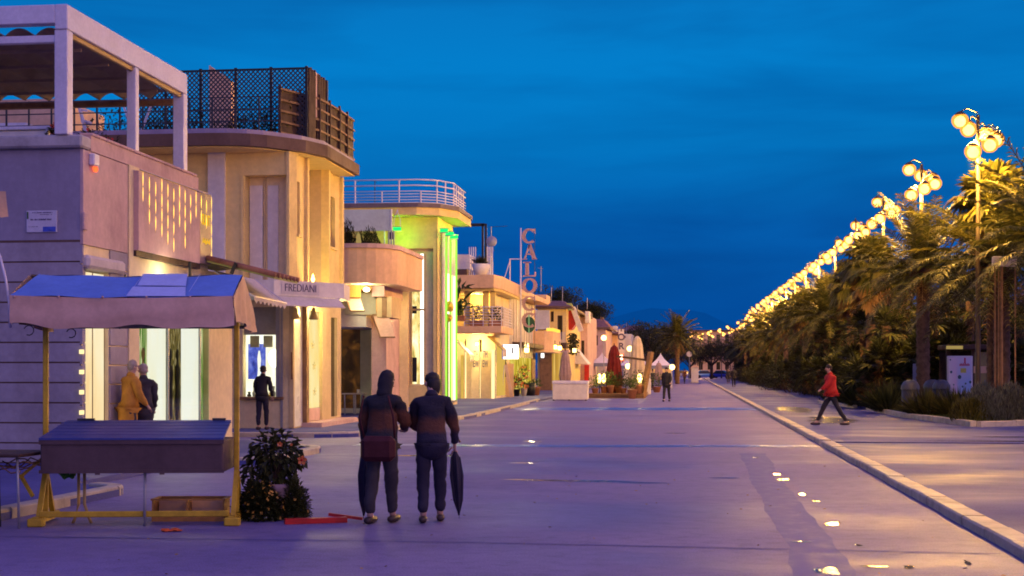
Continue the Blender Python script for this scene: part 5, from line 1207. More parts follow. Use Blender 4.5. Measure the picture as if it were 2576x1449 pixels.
# pharmacy style green oval sign and light box
q = thing('oval_sign', 'dark green oval sign with a pale lit stripe under the tall letters', 'sign', (XY(1331, 80.5), 80.5, 3))
a = MB(); a.lathe([(.0, -.03), (.34, -.03), (.34, .03), (0, .03)], (0, 0, 0), 20, cap=False, sy=1.35); a.move(Matrix.Translation((XY(1331, 80.3), 80.3, ZY(0, 822, 80.3))) @ Matrix.Rotation(R(90), 4, 'X')); part('plate', a, mat('sign_green', (.03, .10, .05), .5, .1, 3), q)
fp('lit_stripe', q, 1329, 1332, 790, 838, 80.2, emat('pale_green_glow', (.5, .8, .35), .45))
q = thing('light_box', 'bright white light box sign with a dark vertical stroke above the leaning boards', 'sign', (XY(1280, 76.5), 76.5, 2.5))
y = 76.3; a = MB(); fbox(a, 1265, 1303, 867, 903, y, .25); part('box', a, 'white_glow', q)
a = MB(); fbox(a, 1287, 1291, 874, 890, y-.02, .015); part('letter', a, 'ink', q)
a = MB(); fbox(a, 1263, 1266, 867, 903, y-.01, .3); part('blue_edge', a, 'blue_screen', q)
# things outside the flower shop
y = 79.5
q = thing('display_screen', 'tall brown display screen with dark picture outside the flower shop', 'screen', (XY(1262, 78.5), 78.5, .08))
fp('board', q, 1250, 1292, 915, 1003, 78.6, 'peach_plaster')
a = MB(); y_ = 78.55; a.extr([(XY(1254, y_), y_, 1.2), (XY(1274, y_), y_, 1.2), (XY(1274, y_), y_, 2.0), (XY(1267, y_), y_, 2.6), (XY(1254, y_), y_, 2.0)], (0, .03, 0)); part('picture', a, 'dark_metal', q)
for i, (ua, va, ub, vb, w_, m_, lb) in enumerate(((1272, 918, 1288, 1000, .17, 'pink_plaster', 'broad pale board leaning in front of the display screen'), (1270, 920, 1262, 1000, .07, 'canvas_cream', 'thin pale pole crossing behind the leaning board'))):
    a = MB(); a.bar((XY(ua, 77.8), 77.8-i*.1, ZY(0, va, 77.8)), (XY(ub, 77.8), 77.6-i*.1, .09), w_, .04, up=(0, 1, 0)); solo('leaning_board', a, m_, lb, 'board', 'boards leaning outside the flower shop')
def potplant(name, u, v, y, pr, ph, lr, lh, lm, lb, grp, fl=None, pot='terracotta', n=160, nfl=10):
    x = XY(u, y); b0 = .08 if x < -7.5 else (.26 if 80 <= y <= 88 else 0); q = thing(name, lb, 'potted plant', (x, y, b0), grp)
    a = MB(); a.lathe([(pr*.7, 0), (pr, ph*.9), (pr*1.08, ph*.92), (pr*1.08, ph), (pr*.9, ph)], (x, y, b0), 14); part('pot', a, pot, q, True)
    a = MB()
    for k in range(n):
        d = rv(); d.z = abs(d.z); rr = random.random()**.5; leaf(a, (x+d.x*lr*rr, y+d.y*lr*rr, b0+ph+d.z*lh*rr), d+rv()*.6+Vector((0, 0, .3)), (0, 0, 1), .16, .06)
    part('foliage', a, lm, q)
    if fl:
        a = MB()
        for k in range(nfl):
            d = rv(); d.z = abs(d.z); d.y = -abs(d.y); flower(a, (x+d.x*lr, y+d.y*lr, b0+ph+d.z*lh), d, .09)
        part('blossom', a, fl, q)
potplant('potted_plant', 1348, 1000, 84, .28, .5, .38, .45, 'leaf_bright', 'bright green plant in a wide terracotta pot outside the flower shop', 'flower shop pots')
potplant('potted_plant', 1318, 1000, 82, .2, .45, .5, 1.3, 'leaf_bright', 'tall bunch of red and green flowers outside the flower shop', 'flower shop pots', 'petal_orange', 'white_plaster', 240, 26)
potplant('potted_plant', 1300, 1003, 81.5, .2, .4, .3, .8, 'leaf_dark', 'narrow dark plant left of the red flowers', 'flower shop pots', 'petal_orange', 'black_paint', 120, 12)
a = MB(); a.lathe([(.26, 0), (.34, .75), (.3, .75)], (XY(1334, 83), 83, .08), 14); solo('dark_tub', a, 'black_paint', 'tall dark empty tub between the red flowers and the terracotta pot', 'tub', smooth=True)
for i, (u, v, y, lb) in enumerate(((1325, 883, 82, 'small hanging lantern over the red flowers'), (1396, 876, 95, 'first small square wall lamp right of the lit window'), (1408, 878, 97, 'second small square wall lamp right of the lit window'), (1445, 884, 103, 'small square wall lamp above the closed tan parasol'))):
    q = thing('wall_lantern', lb, 'lamp', (XY(u, y), y, Z(v, XY(u, y), y)), 'shop lanterns')
    a = MB(); z = ZY(0, v, y); x = XY(u, y); a.bbox(x-.13, x+.13, y-.1, y+.1, z-.14, z+.14, .03); part('glass', a, 'bulb', q)
    a = MB(); a.box(x-.15, x+.15, y-.12, y+.12, z+.142, z+.19); a.box(x-.02, x+.02, y-.02, y+.02, z+.19, z+.45); part('cap', a, 'dark_metal', q)
# ---- yellow house with tiled roof and dark red awning
def house(name, label, u0, u1, y, vt, ulen, wallm, roofm='roof_tile', rise=.8, group=None, winds=(), eave=.4):
    x0, x1 = XY(u0, y), XY(u1, y); z1 = ZY(0, vt, y); ye = y+ulen
    h_ = thing(name, label, 'house', ((x0+x1)/2, y+ulen/2, 0), group)
    holes = [(XY(a_, y), XY(b_, y), max(.05, ZY(0, d_, y)), ZY(0, c_, y)) for a_, b_, c_, d_ in winds]
    a = MB(); a.wall('y', y, x0, x1, 0, z1, holes, .2); part('front_wall', a, wallm, h_)
    a = MB(); a.wall('x', x1, y, ye, 0, z1, [], .2); a.quad((x0, y, 0), (x0, ye, 0), (x0, ye, z1), (x0, y, z1)); part('side_wall', a, wallm, h_)
    for hh in holes: 
        a = MB(); a.box(hh[0], hh[1], y+.16, y+.2, hh[2], hh[3]); w_ = part('window', a, 'dark_wood', h_)
        a = MB(); a.box(hh[0]+.08, hh[1]-.08, y+.14, y+.158, hh[2]+.08, hh[3]-.08); part('pane', a, 'dark_glass', w_)
    if roofm:
        a = MB(); a.add([(x0-eave, y-eave, z1), (x1+eave, y-eave, z1), (x1+eave, ye, z1), (x0-eave, ye, z1), (x0+(x1-x0)*.3, y+ulen*.35, z1+rise), (x0+(x1-x0)*.7, y+ulen*.35, z1+rise), (x0+(x1-x0)*.7, ye-1, z1+rise), (x0+(x1-x0)*.3, ye-1, z1+rise)],
                        [(0, 1, 5, 4), (1, 2, 6, 5), (2, 3, 7, 6), (3, 0, 4, 7), (4, 5, 6, 7), (0, 3, 2, 1)]); part('roof', a, roofm, h_)
        a = MB(); a.box(x0-eave, x1+eave, y-eave-.04, y-eave+.06, z1-.14, z1+.05); a.box(x1+eave-.06, x1+eave+.04, y-eave+.07, ye, z1-.14, z1+.05); part('gutter', a, 'roof_brown', h_)
    return h_
h7 = house('yellow_house', 'yellow lit two storey house with dark tiled roof beside the red awning', 1352, 1425, 104, 780, 14, 'cream_plaster', 'roof_tile', .7, winds=[(1385, 1393, 790, 815), (1402, 1415, 800, 858)])
fp('pale_bay', h7, 1348, 1382, 780, 828, 103.5, 'white_plaster', .4)
a = MB(); y = 101; fbox(a, 1347, 1374, 741, 760, y, 3); part('roof_box', a, 'peach_plaster', h7)
fp('curtain_front', h7, 1357, 1388, 885, 1001, 103.7, 'brown_wood', .2)
display_mat('curtain_lit', [(.3, (.22, .10, .02)), (.5, (.7, .38, .06)), (.7, (1, .7, .2))], (9, 1, .2), .9, 1.4, .3)
fp('lit_curtain', h7, 1388, 1430, 885, 1000, 103.8, 'curtain_lit', .1)
fp('balcony', h7, 1380, 1424, 862, 876, 102.4, 'dark_wood', 1.6)
for k in range(12): fp('baluster', h7, 1382+k*3.5, 1383+k*3.5, 835, 862, 102.4, 'white_metal', .04)
fp('shop_beam', h7, 1372, 1432, 880, 886, 102.5, 'pink_plaster', 1)
fp('lit_window', h7, 1361, 1368, 868, 900, 100.5, 'white_glow', .2)
q = thing('red_awning', 'dark red awning hanging at the side of the yellow house', 'awning', (XY(1436, 106), 106, 5))
a = MB(); y = 106; a.extr([(XY(1426, y), y, ZY(0, 792, y)), (XY(1441, y), y, ZY(0, 783, y)), (XY(1452, y), y, ZY(0, 815, y)), (XY(1438, y), y, ZY(0, 833, y)), (XY(1426, y), y, ZY(0, 836, y))], (0, 2, 0)); part('canvas', a, 'red_paint', q)
a = MB(); a.bar((XY(1441, y), y-.05, ZY(0, 781, y)), (XY(1462, y), y-.05, ZY(0, 838, y)), .5, .35); part('pale_ramp', a, 'white_plaster', q)
a = MB(); z = ZY(0, 778, y); a.lathe([(.2, -.3), (.32, -.1), (.2, .2)], (XY(1433, y), y-.3, z), 8); part('lantern', a, 'dim_yellow', q, True)
h8 = house('pillar_house', 'narrow pinkish house with thick flat roof behind the closed tan parasol', 1440, 1478, 118, 798, 12, 'pink_plaster', None, winds=[(1462, 1470, 860, 900)])
fp('flat_roof', h8, 1436, 1479, 782, 797, 117.4, 'roof_brown', 6); fp('roof_end', h8, 1472, 1482, 783, 812, 117.2, 'white_plaster', 2)
fp('shop_panel', h8, 1440, 1456, 924, 968, 117.7, 'shop_yellow', .1); fp('dark_door', h8, 1470, 1482, 918, 960, 117.7, 'red_paint', .1)
a = MB(); y = 112; a.extr([(XY(1430, y), y, ZY(0, 888, y)), (XY(1448, y), y, ZY(0, 880, y)), (XY(1478, y), y, ZY(0, 916, y)), (XY(1430, y), y, ZY(0, 916, y))], (0, 4, 0)); solo('white_canopy', a, 'white_plaster', 'white gabled shop canopy behind the closed tan parasol', 'canopy')
h9 = house('tiled_house', 'pink house with one dark square window and tiled roof with chimney', 1482, 1524, 140, 830, 12, 'pink_plaster', 'roof_tile', 1.0, winds=[(1489, 1504, 848, 872)])
fp('chimney', h9, 1510, 1517, 798, 830, 144, 'brown_wood', .8); fp('dormer', h9, 1474, 1510, 804, 826, 146, 'dark_metal', 2)
fp('shop_glow', h9, 1490, 1500, 915, 948, 139.6, 'lime_strip', .1)
h10 = house('far_shop_house', 'far pink house with white roof parapet left of the vertical sign', 1521, 1552, 152, 845, 12, 'peach_plaster', 'roof_tile', .5, winds=[(1526, 1532, 876, 886)])
fp('parapet', h10, 1520, 1551, 820, 838, 154, 'white_plaster', 3); fp('shop_glow', h10, 1524, 1538, 914, 945, 151.6, 'shop_yellow', .1)
h11 = house('panel_house', 'lilac panel fronted building behind the closed cream parasol', 1568, 1588, 165, 845, 10, 'white_plaster', None)
h12 = house('far_roof_house', 'far dark roofed house low above the parasols', 1556, 1628, 230, 838, 12, mat('dusk_blue', (.20, .22, .30), .8, .2, 1), 'roof_tile', 1.0, winds=[(1572, 1580, 848, 870), (1595, 1603, 848, 870)])
q = thing('vertical_sign', 'white vertical sign with dark letters beyond the red parasol', 'sign', (XY(1563, 150), 150, 3))
fp('board', q, 1556, 1570, 828, 890, 150, 'white_plaster', .2)
text('sign_lettering', 'Y\nO\nR', .95, (XY(1563, 150), 149.98, ZY(0, 853, 150)), FACE_CAM, 'ink', q, .03)
q = thing('neon_sign', 'small red and white neon sign beside the closed red parasol', 'sign', (XY(1562, 120), 120, 3))
fp('panel', q, 1555, 1569, 890, 908, 120, 'red_glow', .2); a = MB(); fbox(a, 1558, 1561, 893, 905, 119.9, .08); fbox(a, 1563, 1566, 893, 905, 119.9, .08); part('tubes', a, 'bulb_white', q)
# hanging plant and tents
q = thing('hanging_plant', 'dark trailing plant hanging from the balcony next to the pillar house', 'plant', (XY(1441, 104), 104, 4))
a = MB(); y = 104
for k in range(260): leaf(a, (XY(1441+random.gauss(0, 5), y), y+random.uniform(-.2, .2), ZY(0, random.uniform(842, 890), y)), rv()+Vector((0, 0, -1)), (0, 1, 0), .28, .1)
part('foliage', a, 'leaf_dark', q)
def gazebo(u0, u1, vpk, veave, y, lb):
    x0, x1 = XY(u0, y), XY(u1, y); w_ = x1-x0; xm = (x0+x1)/2; ze, zp = ZY(0, veave, y), ZY(0, vpk, y)
    q = thing('gazebo_tent', lb, 'tent', (xm, y+w_/2, 0), 'white gazebo tents')
    a = MB(); n = 6; cor = [(x0, y), (x1, y), (x1, y+w_), (x0, y+w_)]; vs = []
    for j in range(n+1):
        f = j/n; k_ = (1-f)**1.5
        for cx_, cy_ in cor: vs.append((xm+(cx_-xm)*k_, y+w_/2+(cy_-y-w_/2)*k_, ze+(zp-ze)*f))
    a.add(vs, [(j*4+i, j*4+(i+1) % 4, (j+1)*4+(i+1) % 4, (j+1)*4+i) for j in range(n) for i in range(4)]); part('canopy', a, 'white_metal', q)
    a = MB(); [a.box(min(p[0], r_[0])-.01, max(p[0], r_[0])+.01, min(p[1], r_[1])-.01, max(p[1], r_[1])+.01, ze-.3, ze) for p, r_ in zip(cor, cor[1:]+cor[:1])]; part('valance', a, 'dusk_blue', q)
    for cx_, cy_ in cor: a = MB(); a.tube([(cx_, cy_, 0), (cx_, cy_, ze)], .04, 5); part('pole', a, 'white_metal', q)
    return q
gazebo(1634, 1689, 889, 920, 125, 'white peaked gazebo tent right of the leaning brown post')
gazebo(1600, 1632, 902, 918, 132, 'white gazebo tent half hidden behind the leaning brown post')
gazebo(1486, 1540, 888, 914, 126, 'lilac white tent roof between the hanging plant and the red parasol')
gazebo(1552, 1600, 905, 920, 140, 'low white tent roof between the red and cream parasols')
a = MB(); fbox(a, 1600, 1690, 922, 952, 142, .3); solo('cafe_wall', a, 'cream_plaster', 'long low cream wall under the white gazebo tents', 'wall')
# cafe terrace in the street
y = 73; q = thing('bar_counter', 'white box counter with pale top standing in the road at the cafe terrace', 'counter', (-6, 73.6, 0))
a = MB(); a.bbox(XY(1390, y), XY(1478, y), y, y+1.0, .06, .86, .02); part('body', a, 'white_plaster', q)
a = MB(); a.bbox(XY(1389, y), XY(1479, y), y-.04, y+1.05, .863, 1.03, .02); part('top', a, 'white_metal', q)
for u in (1393, 1432, 1474): a = MB(); a.lathe([(.05, 0), (.05, .06)], (XY(u, y+.3), y+.3, 0), 8); part('castor', a, 'dark_metal', q)
q = thing('wooden_deck', 'low brown wooden cafe deck edged by plants', 'deck', (-4, 83, 0))
a = MB(); a.bbox(XY(1478, 80), XY(1620, 80), 80, 88, 0.0, .26, .02); part('platform', a, 'brown_wood', q)
a = MB(); a.box(XY(1478, 80), XY(1620, 80), 79.95, 79.99, .09, .12); a.box(XY(1478, 80), XY(1620, 80), 79.95, 79.99, .19, .21); part('plank_gap', a, 'dark_wood', q)
def parasol(u, v0, v1, y, w_, m_, lb, m2=None):
    x = XY(u, y); z0, z1 = ZY(0, v1, y), ZY(0, v0, y); q = thing('closed_parasol', lb, 'parasol', (x, y, 0), 'closed cafe parasols')
    a = MB(); n = 20; prof = [(.12, 1.0), (.42, .96), (.66, .84), (.86, .55), (1.0, .28), (.86, .1), (.55, .0)]; vs = []
    for i, (r, f) in enumerate(prof):
        for j in range(n):
            an = 2*math.pi*j/n; rr = r*w_/2*(1+(.16 if j % 2 else -.10)*(.3+.7*(1-f))); vs.append((x+rr*math.cos(an), y+rr*math.sin(an), z0+(z1-z0)*f+.05*math.sin(j*2.1)*(1-f)))
    a.add(vs, [(i*n+j, i*n+(j+1) % n, (i+1)*n+(j+1) % n, (i+1)*n+j) for i in range(len(prof)-1) for j in range(n)]+[tuple(range(n))]); part('canopy', a, m_, q)
    a = MB(); a.tube([(x, y, .02), (x, y, z1+.12)], .03, 8); part('pole', a, 'dark_wood', q)
    a = MB(); a.lathe([(.35, 0), (.35, .08), (.06, .1)], (x, y, .0 if y < 79 else .26), 12); part('base', a, 'dark_metal', q)
    return q
mat('parasol_red', (.15, .006, .004), .85, .3, 3); mat('parasol_cream', (.62, .50, .34), .85, .2, 3); mat('parasol_tan', (.36, .24, .22), .9, .2, 3)
parasol(1545, 872, 990, 82, .92, 'parasol_red', 'closed dark red parasol on the wooden deck')
parasol(1603, 850, 985, 84, .95, 'parasol_cream', 'closed cream parasol at the right end of the wooden deck')
parasol(1422, 885, 965, 76, .62, 'parasol_tan', 'closed tan parasol behind the white box counter')
parasol(1657, 913, 955, 118, .7, 'parasol_tan', 'small closed grey parasol far off in front of the gazebo tent')
q = thing('leaning_post', 'slanting brown timber post with crossbar at the right end of the cafe deck', 'post', (XY(1618, 80.5), 80.5, 0))
a = MB(); y = 80.4; a.bar((XY(1616, y), y, 0), (XY(1637, y), y+.4, ZY(0, 888, y)), .30, .22); part('post', a, 'brown_wood', q)
a = MB(); y = 80.8; a.bar((XY(1550, y), y, ZY(0, 898, y)), (XY(1634, y), y, ZY(0, 908, y)), .1, .12); part('crossbar', a, 'dark_wood', q)
for i, (u, y, pr, ph, lr, lh, lm, lb) in enumerate(((1497, 80.3, .2, .3, .5, .7, 'leaf_bright', 'leafy deck plant nearest the white counter'), (1520, 80.5, .22, .4, .5, .9, 'leaf_dark', 'dark deck plant under the pair of oval lamps'), (1536, 80.2, .2, .45, .4, .8, 'leaf_bright', 'deck plant in a small terracotta pot left of the red parasol'), (1568, 80.6, .2, .3, .55, 1.0, 'leaf_dark', 'dark bushy deck plant right of the red parasol'), (1590, 78.8, .27, .5, .5, .75, 'leaf_bright', 'leafy plant in the largest terracotta pot at the deck front'), (1606, 80.1, .25, .5, .42, .8, 'leaf_dark', 'plant in a terracotta pot beside the leaning post'), (1556, 81.4, .2, .4, .7, .7, 'leaf_dark', 'low dark plant at the foot of the red parasol'), (1652, 101, .3, .4, .7, 1.0, 'leaf_bright', 'leafy plant behind the white pillar right of the leaning post'))):
    potplant('deck_plant', u, 0, y, pr, ph, lr, lh, lm, lb, 'plants round the cafe deck', n=200)
for i, (u, v, y, sz, lb) in enumerate(((1508, 951, 80.4, 1, 'left oval garden lamp of the pair on the cafe deck'), (1519, 951, 80.4, 1, 'right oval garden lamp of the pair on the cafe deck'), (1609, 951, 80.0, 1.25, 'larger oval garden lamp beside the leaning post'))):
    x = XY(u, y); z = ZY(0, v, y); q = thing('oval_lamp', lb, 'lamp', (x, y, .26), 'oval lamps on the cafe deck')
    a = MB(); a.lathe([(.02, -.27), (.09, -.2), (.13, 0), (.09, .2), (.02, .27)], (x, y, z), 12, sx=sz*.85, sy=sz*.85); part('globe', a, 'bulb', q, True)
    a = MB(); a.tube([(x, y, .2), (x, y, z-.26)], .025, 6); part('stem', a, 'dark_metal', q)
for i, (u, v, y, lb) in enumerate(((1519, 854, 110, 'round lamp globe in front of the tiled house window'), (1584, 880, 108, 'round lamp globe left of the cream parasol top'), (1580, 922, 108, 'round lamp globe low behind the cream parasol'), (1691, 924, 110, 'round lamp globe at the right edge of the gazebo tent'))):
    x = XY(u, y); z = ZY(0, v, y); q = thing('globe_lamp', lb, 'lamp', (x, y, 0), 'round globe lamps of the far cafes')
    a = MB(); a.ico((x, y, z), .21, 2); part('globe', a, 'bulb', q, True)
    a = MB(); a.tube([(x, y, 0), (x, y, z-.2)], .03, 5); part('pole', a, 'grey_metal', q)
a = MB(); y = 92; a.bbox(XY(1622, y), XY(1637, y), y, y+.5, 0, ZY(0, 952, y), .04); solo('white_pillar', a, 'white_plaster', 'short white pillar beside the foot of the leaning post', 'pillar')
q = thing('stone_pillar', 'pale square stone pillar standing in the middle of the far road', 'pillar', (XY(1748, 170), 170, 0))
a = MB(); y = 170; a.bbox(XY(1739, y), XY(1757, y), y, y+.8, .12, 1.75, .05); part('shaft', a, 'white_plaster', q); a = MB(); a.bbox(XY(1737, y), XY(1759, y), y-.08, y+.88, 0, .12, .02); a.bbox(XY(1738, y), XY(1758, y), y-.05, y+.85, 1.75, 1.86, .02); part('cap', a, 'stone_ledge', q)
q = thing('road_sign', 'small round road sign on a thin post behind the stone pillar', 'sign', (XY(1733, 176), 176, 0))
y = 176; a = MB(); a.tube([(XY(1734, y), y, 0), (XY(1734, y), y, ZY(0, 885, y))], .05, 6); part('post', a, 'grey_metal', q)
a = MB(); a.lathe([(0, -.02), (.35, -.02), (.35, .02), (0, .02)], (0, 0, 0), 16, cap=False); a.move(Matrix.Translation((XY(1734, y), y-.08, ZY(0, 893, y))) @ Matrix.Rotation(R(90), 4, 'X')); part('disc', a, 'white_plaster', q)
# aerials on the far roofs
for i, (u, v0, v1, y, lb) in enumerate(((1361, 682, 742, 101, 'tall thin roof aerial right of the letter sign'), (1387, 732, 765, 106, 'thin roof aerial over the yellow house, left one'), (1415, 732, 768, 106, 'thin roof aerial over the yellow house, right one'), (1477, 758, 785, 120, 'thin roof aerial on the pillar house'), (1452, 775, 790, 120, 'short roof aerial beside the ramp'), (1576, 818, 845, 166, 'slanting roof aerial over the vertical sign'))):
    a = MB(); a.tube([(XY(u, y), y, ZY(0, v1, y)), (XY(u, y), y, ZY(0, v0, y))], .03, 4)
    if i in (0, 5): a.tube([(XY(u-8, y), y, ZY(0, v0+4, y)), (XY(u+6, y), y, ZY(0, v0+6, y))], .015, 4)
    solo('aerial', a, 'grey_metal', lb, 'aerial', 'roof aerials')
# end of the avenue: pale apartment block, cars
h13 = thing('apartment_block', 'pale peach apartment block closing the far end of the avenue', 'building', (8, 330, 0))
y = 330; xa, xb_ = XY(1738, y), XY(1905, y)
hs = [(XY(1758+k*22, y), XY(1768+k*22, y), z, z+1.8) for k in range(6) for z in (1.6, 4.9, 7.9)]
a = MB(); a.wall('y', y, xa, xb_, 0, ZY(0, 840, y), hs, .3); part('front_wall', a, 'peach_plaster', h13)
for hh in hs: a = MB(); a.box(hh[0], hh[1], y+.25, y+.3, hh[2], hh[3]); part('window', a, 'dark_glass', h13)
for z in (4.2, 7.2): a = MB(); a.box(xa+1, xb_-1, y-1.2, y-.01, z, z+.25); part('balcony', a, 'pink_plaster', h13)
a = MB(); a.box(xa-.6, xb_+.6, y-.6, y+9, ZY(0, 840, y)+.01, ZY(0, 836, y)); part('roof', a, 'roof_brown', h13)
a = MB(); a.box(xa-.02, xa, y, y+9, 0, ZY(0, 840, y)); part('side_wall', a, 'peach_plaster', h13)
def car(cx, cy, rz, m_, lb):
    q = thing('parked_car', lb, 'car', (0, 0, 0), 'cars parked at the far end')
    a = MB(); a.bbox(-2.1, 2.1, -.85, .85, .3, .85, .12); part('body', a, m_, q)
    a = MB(); a.add([(-1.5, -.8, .85), (1.2, -.8, .85), (1.2, .8, .85), (-1.5, .8, .85), (-.9, -.65, 1.42), (.5, -.65, 1.42), (.5, .65, 1.42), (-.9, .65, 1.42)], [(0, 1, 5, 4), (1, 2, 6, 5), (2, 3, 7, 6), (3, 0, 4, 7), (4, 5, 6, 7)]); part('cabin', a, 'dark_glass', q)
    a = MB(); a.bbox(-.85, .45, -.62, .62, 1.42, 1.47, .02); part('roof', a, m_, q)
    for x in (-1.3, 1.3):
        for s_ in (-1, 1):
            a = MB(); a.lathe([(.0, -.1), (.32, -.1), (.34, 0), (.32, .1), (0, .1)], (0, 0, 0), 14, cap=False); a.move(Matrix.Translation((x, s_*.78, .33)) @ Matrix.Rotation(R(90), 4, 'X')); part('wheel', a, 'black_paint', q, True)
    for s_ in (-.6, .6): a = MB(); a.box(2.08, 2.12, s_-.15, s_+.15, .58, .72); part('headlight', a, 'white_plaster', q)
    q.location = (cx, cy, 0); q.rotation_euler = (0, 0, rz)
    for c in kids(q): c.matrix_parent_inverse = Matrix()
    return q
mat('car_lightblue', (.16, .36, .55), .3, .05, 1, bmp=0); mat('car_blue', (.04, .06, .35), .3, .05, 1, bmp=0); mat('car_grey', (.4, .4, .45), .3, .05, 1, bmp=0)
car(XY(1773, 275), 275, R(12), 'car_lightblue', 'light blue parked car under the round trees at the avenue end')
car(XY(1815, 262), 262, R(-20), 'car_blue', 'dark blue parked car beside the palm row at the avenue end')
car(XY(1722, 290), 290, R(5), 'car_grey', 'grey parked car left of the stone pillar')
# ================================================================ promenade: lamps, palms, planting
ORD = ['nearest', 'second', 'third', 'fourth', 'fifth', 'sixth', 'seventh', 'eighth', 'ninth', 'tenth', 'eleventh', 'twelfth', 'thirteenth', 'fourteenth', 'fifteenth', 'sixteenth', 'seventeenth', 'eighteenth', 'nineteenth', 'twentieth']
# globe glass: bright core, amber rim put in as the glow of a shell round it
m = bpy.data.materials.new('lamp_globe'); MATS['lamp_globe'] = m; t = nt(m)
o = t.nodes.new('ShaderNodeOutputMaterial'); e = t.nodes.new('ShaderNodeEmission'); n = noise(t, coords(t), 4, 2)
t.links.new(ramp(t, n, [(.3, (1, .50, .10)), (.7, (1, .60, .17))]), e.inputs[0]); e.inputs[1].default_value = 13; t.links.new(e.outputs[0], o.inputs[0])
LH = 9.0
m = bpy.data.materials.new('lamp_shell'); MATS['lamp_shell'] = m; t = nt(m)
o = t.nodes.new('ShaderNodeOutputMaterial'); e = t.nodes.new('ShaderNodeEmission'); n = noise(t, coords(t), 5, 3); tr = t.nodes.new('ShaderNodeBsdfTransparent'); mx = t.nodes.new('ShaderNodeMixShader'); mx.inputs[0].default_value = .72
t.links.new(ramp(t, n, [(.3, (1, .30, .02)), (.7, (1, .40, .05))]), e.inputs[0]); e.inputs[1].default_value = 1.6; t.links.new(tr.outputs[0], mx.inputs[1]); t.links.new(e.outputs[0], mx.inputs[2]); t.links.new(mx.outputs[0], o.inputs[0])
lampP = thing('street_lamp', 'x', 'street lamp', (0, 0, 0), 'globe street lamps along the promenade')
a = MB(); a.tube([(0, 0, 0), (0, 0, 1.2), (0, 0, LH)], [.10, .075, .05], 10); a.lathe([(.16, 0), (.16, .25), (.11, .35), (.11, .5)], (0, 0, 0), 12); part('pole', a, mat('lamp_paint', (.07, .045, .02), .55, .25, 4), lampP, True)
for k in range(6):
    an = R(130-57*k); z = LH-.12-.20*k; r = .50; cx_, cy_ = r*math.cos(an), r*math.sin(an)
    a = MB(); a.tube([(0, 0, z+.18), (cx_*.6, cy_*.6, z+.34), (cx_, cy_, z+.24)], .018, 6); part('arm', a, 'lamp_paint', lampP, True)
    a = MB(); a.lathe([(.02, -.25), (.11, -.235), (.19, -.17), (.24, -.07), (.245, .02), (.225, .09), (.18, .14)], (cx_, cy_, z), 16); g_ = part('globe', a, 'lamp_shell', lampP, True)
    a = MB(); a.ico((cx_, cy_, z-.04), .165, 2); part('bulb', a, 'lamp_globe', g_, True)
    a = MB(); a.lathe([(.175, .13), (.15, .18), (.09, .23), (.02, .26)], (cx_, cy_, z), 14); part('hood', a, 'lamp_paint', lampP, True)
lks = kids(lampP)
lx = 8.46
lamps = []
for k in range(18): lamps.append((lx, 43+10.1*k, R(38-27*k), ORD[k]+' street lamp of the promenade row, counted from the viewer' if k else 'nearest and tallest looking street lamp, beside the tall fan palm at the right edge'))
for i, (u, v, d, lb) in enumerate(((1862, 808, 222, 'street lamp where the far row bends, closest to the palms'), (1837, 821, 243, 'second street lamp of the far bend'), (1815, 828, 260, 'third street lamp of the far bend'), (1787, 832, 272, 'fourth street lamp of the far bend'), (1762, 839, 290, 'fifth street lamp of the far bend'), (1736, 837, 300, 'last street lamp of the far bend'), (1664, 849, 330, 'street lamp far left beside the far palm'), (1640, 846, 322, 'street lamp far left over the gazebo tent'))):
    lamps.append((XY(u, d), d, R(50*i), lb+', small in the distance'))
for i, (x, y, rz, lb) in enumerate(lamps):
    if i == 0: lampP.location = (x, y, .06); lampP.rotation_euler = (0, 0, rz); lampP['label'] = lb
    else: dup(lampP, (x, y, .06 if i < 18 else 0), rz, lb, ks=lks)
for k in (-4, -3, -2, -1): dup(lampP, (lx, 43+10.1*k, .06), R(30*k), 'street lamp of the promenade row beside or behind the viewer', ks=lks)
for k in range(-4, 12): lamp_light('lamp_bulb', (lx-.1, 43+10.1*k, LH-.75), 2600 if k < 0 else 7600 if k < 6 else 8600, (1, .52, .085), .45)
for x, y in [(lx, 185), (lx, 215), (3, 275), (-8, 320)]: lamp_light('lamp_bulb', (x-.1, y, LH-.9), 6500, (1, .5, .13), .4)

# ---- palms
def frond(mb, base, az, el, L, droop, nl=26, LL=.42, w_=.035, mr=None):
    d = Vector((math.cos(az)*math.cos(el), math.sin(az)*math.cos(el), math.sin(el))); p = Vector(base); st_ = L/nl; pts = []
    for i in range(nl+1):
        pts.append((p.copy(), d.copy())); p = p+d*st_; d = (d+Vector((0, 0, -droop*st_*(.35+1.3*i/nl)))).normalized()
    mb.tube([q[0] for q in pts[::4]], .024, 4, .008, cap=False)
    for i in range(3, nl+1):
        q, dd = pts[i]; f = i/nl; ll = LL*(math.sin(math.pi*min(1, .12+f*.80))**.6)
        side = dd.cross(Vector((0, 0, 1))); side = side.normalized() if side.length > .01 else Vector((1, 0, 0)); up_ = side.cross(dd)
        for s_ in (-1, 1):
            v_ = (side*s_*1.0+dd*.75+up_*(.35 if random.random() < .5 else .05)+Vector((0, 0, -.22))+rv()*.10).normalized()
            tip = q+v_*ll; wv = dd*w_
            mid = q+v_*ll*.5+Vector((0, 0, .02)); tip.z -= ll*.18
            mb.add([q-wv*.5, q+wv*.5, mid+wv*.55, tip, mid-wv*.55], [(0, 1, 2, 3, 4)])
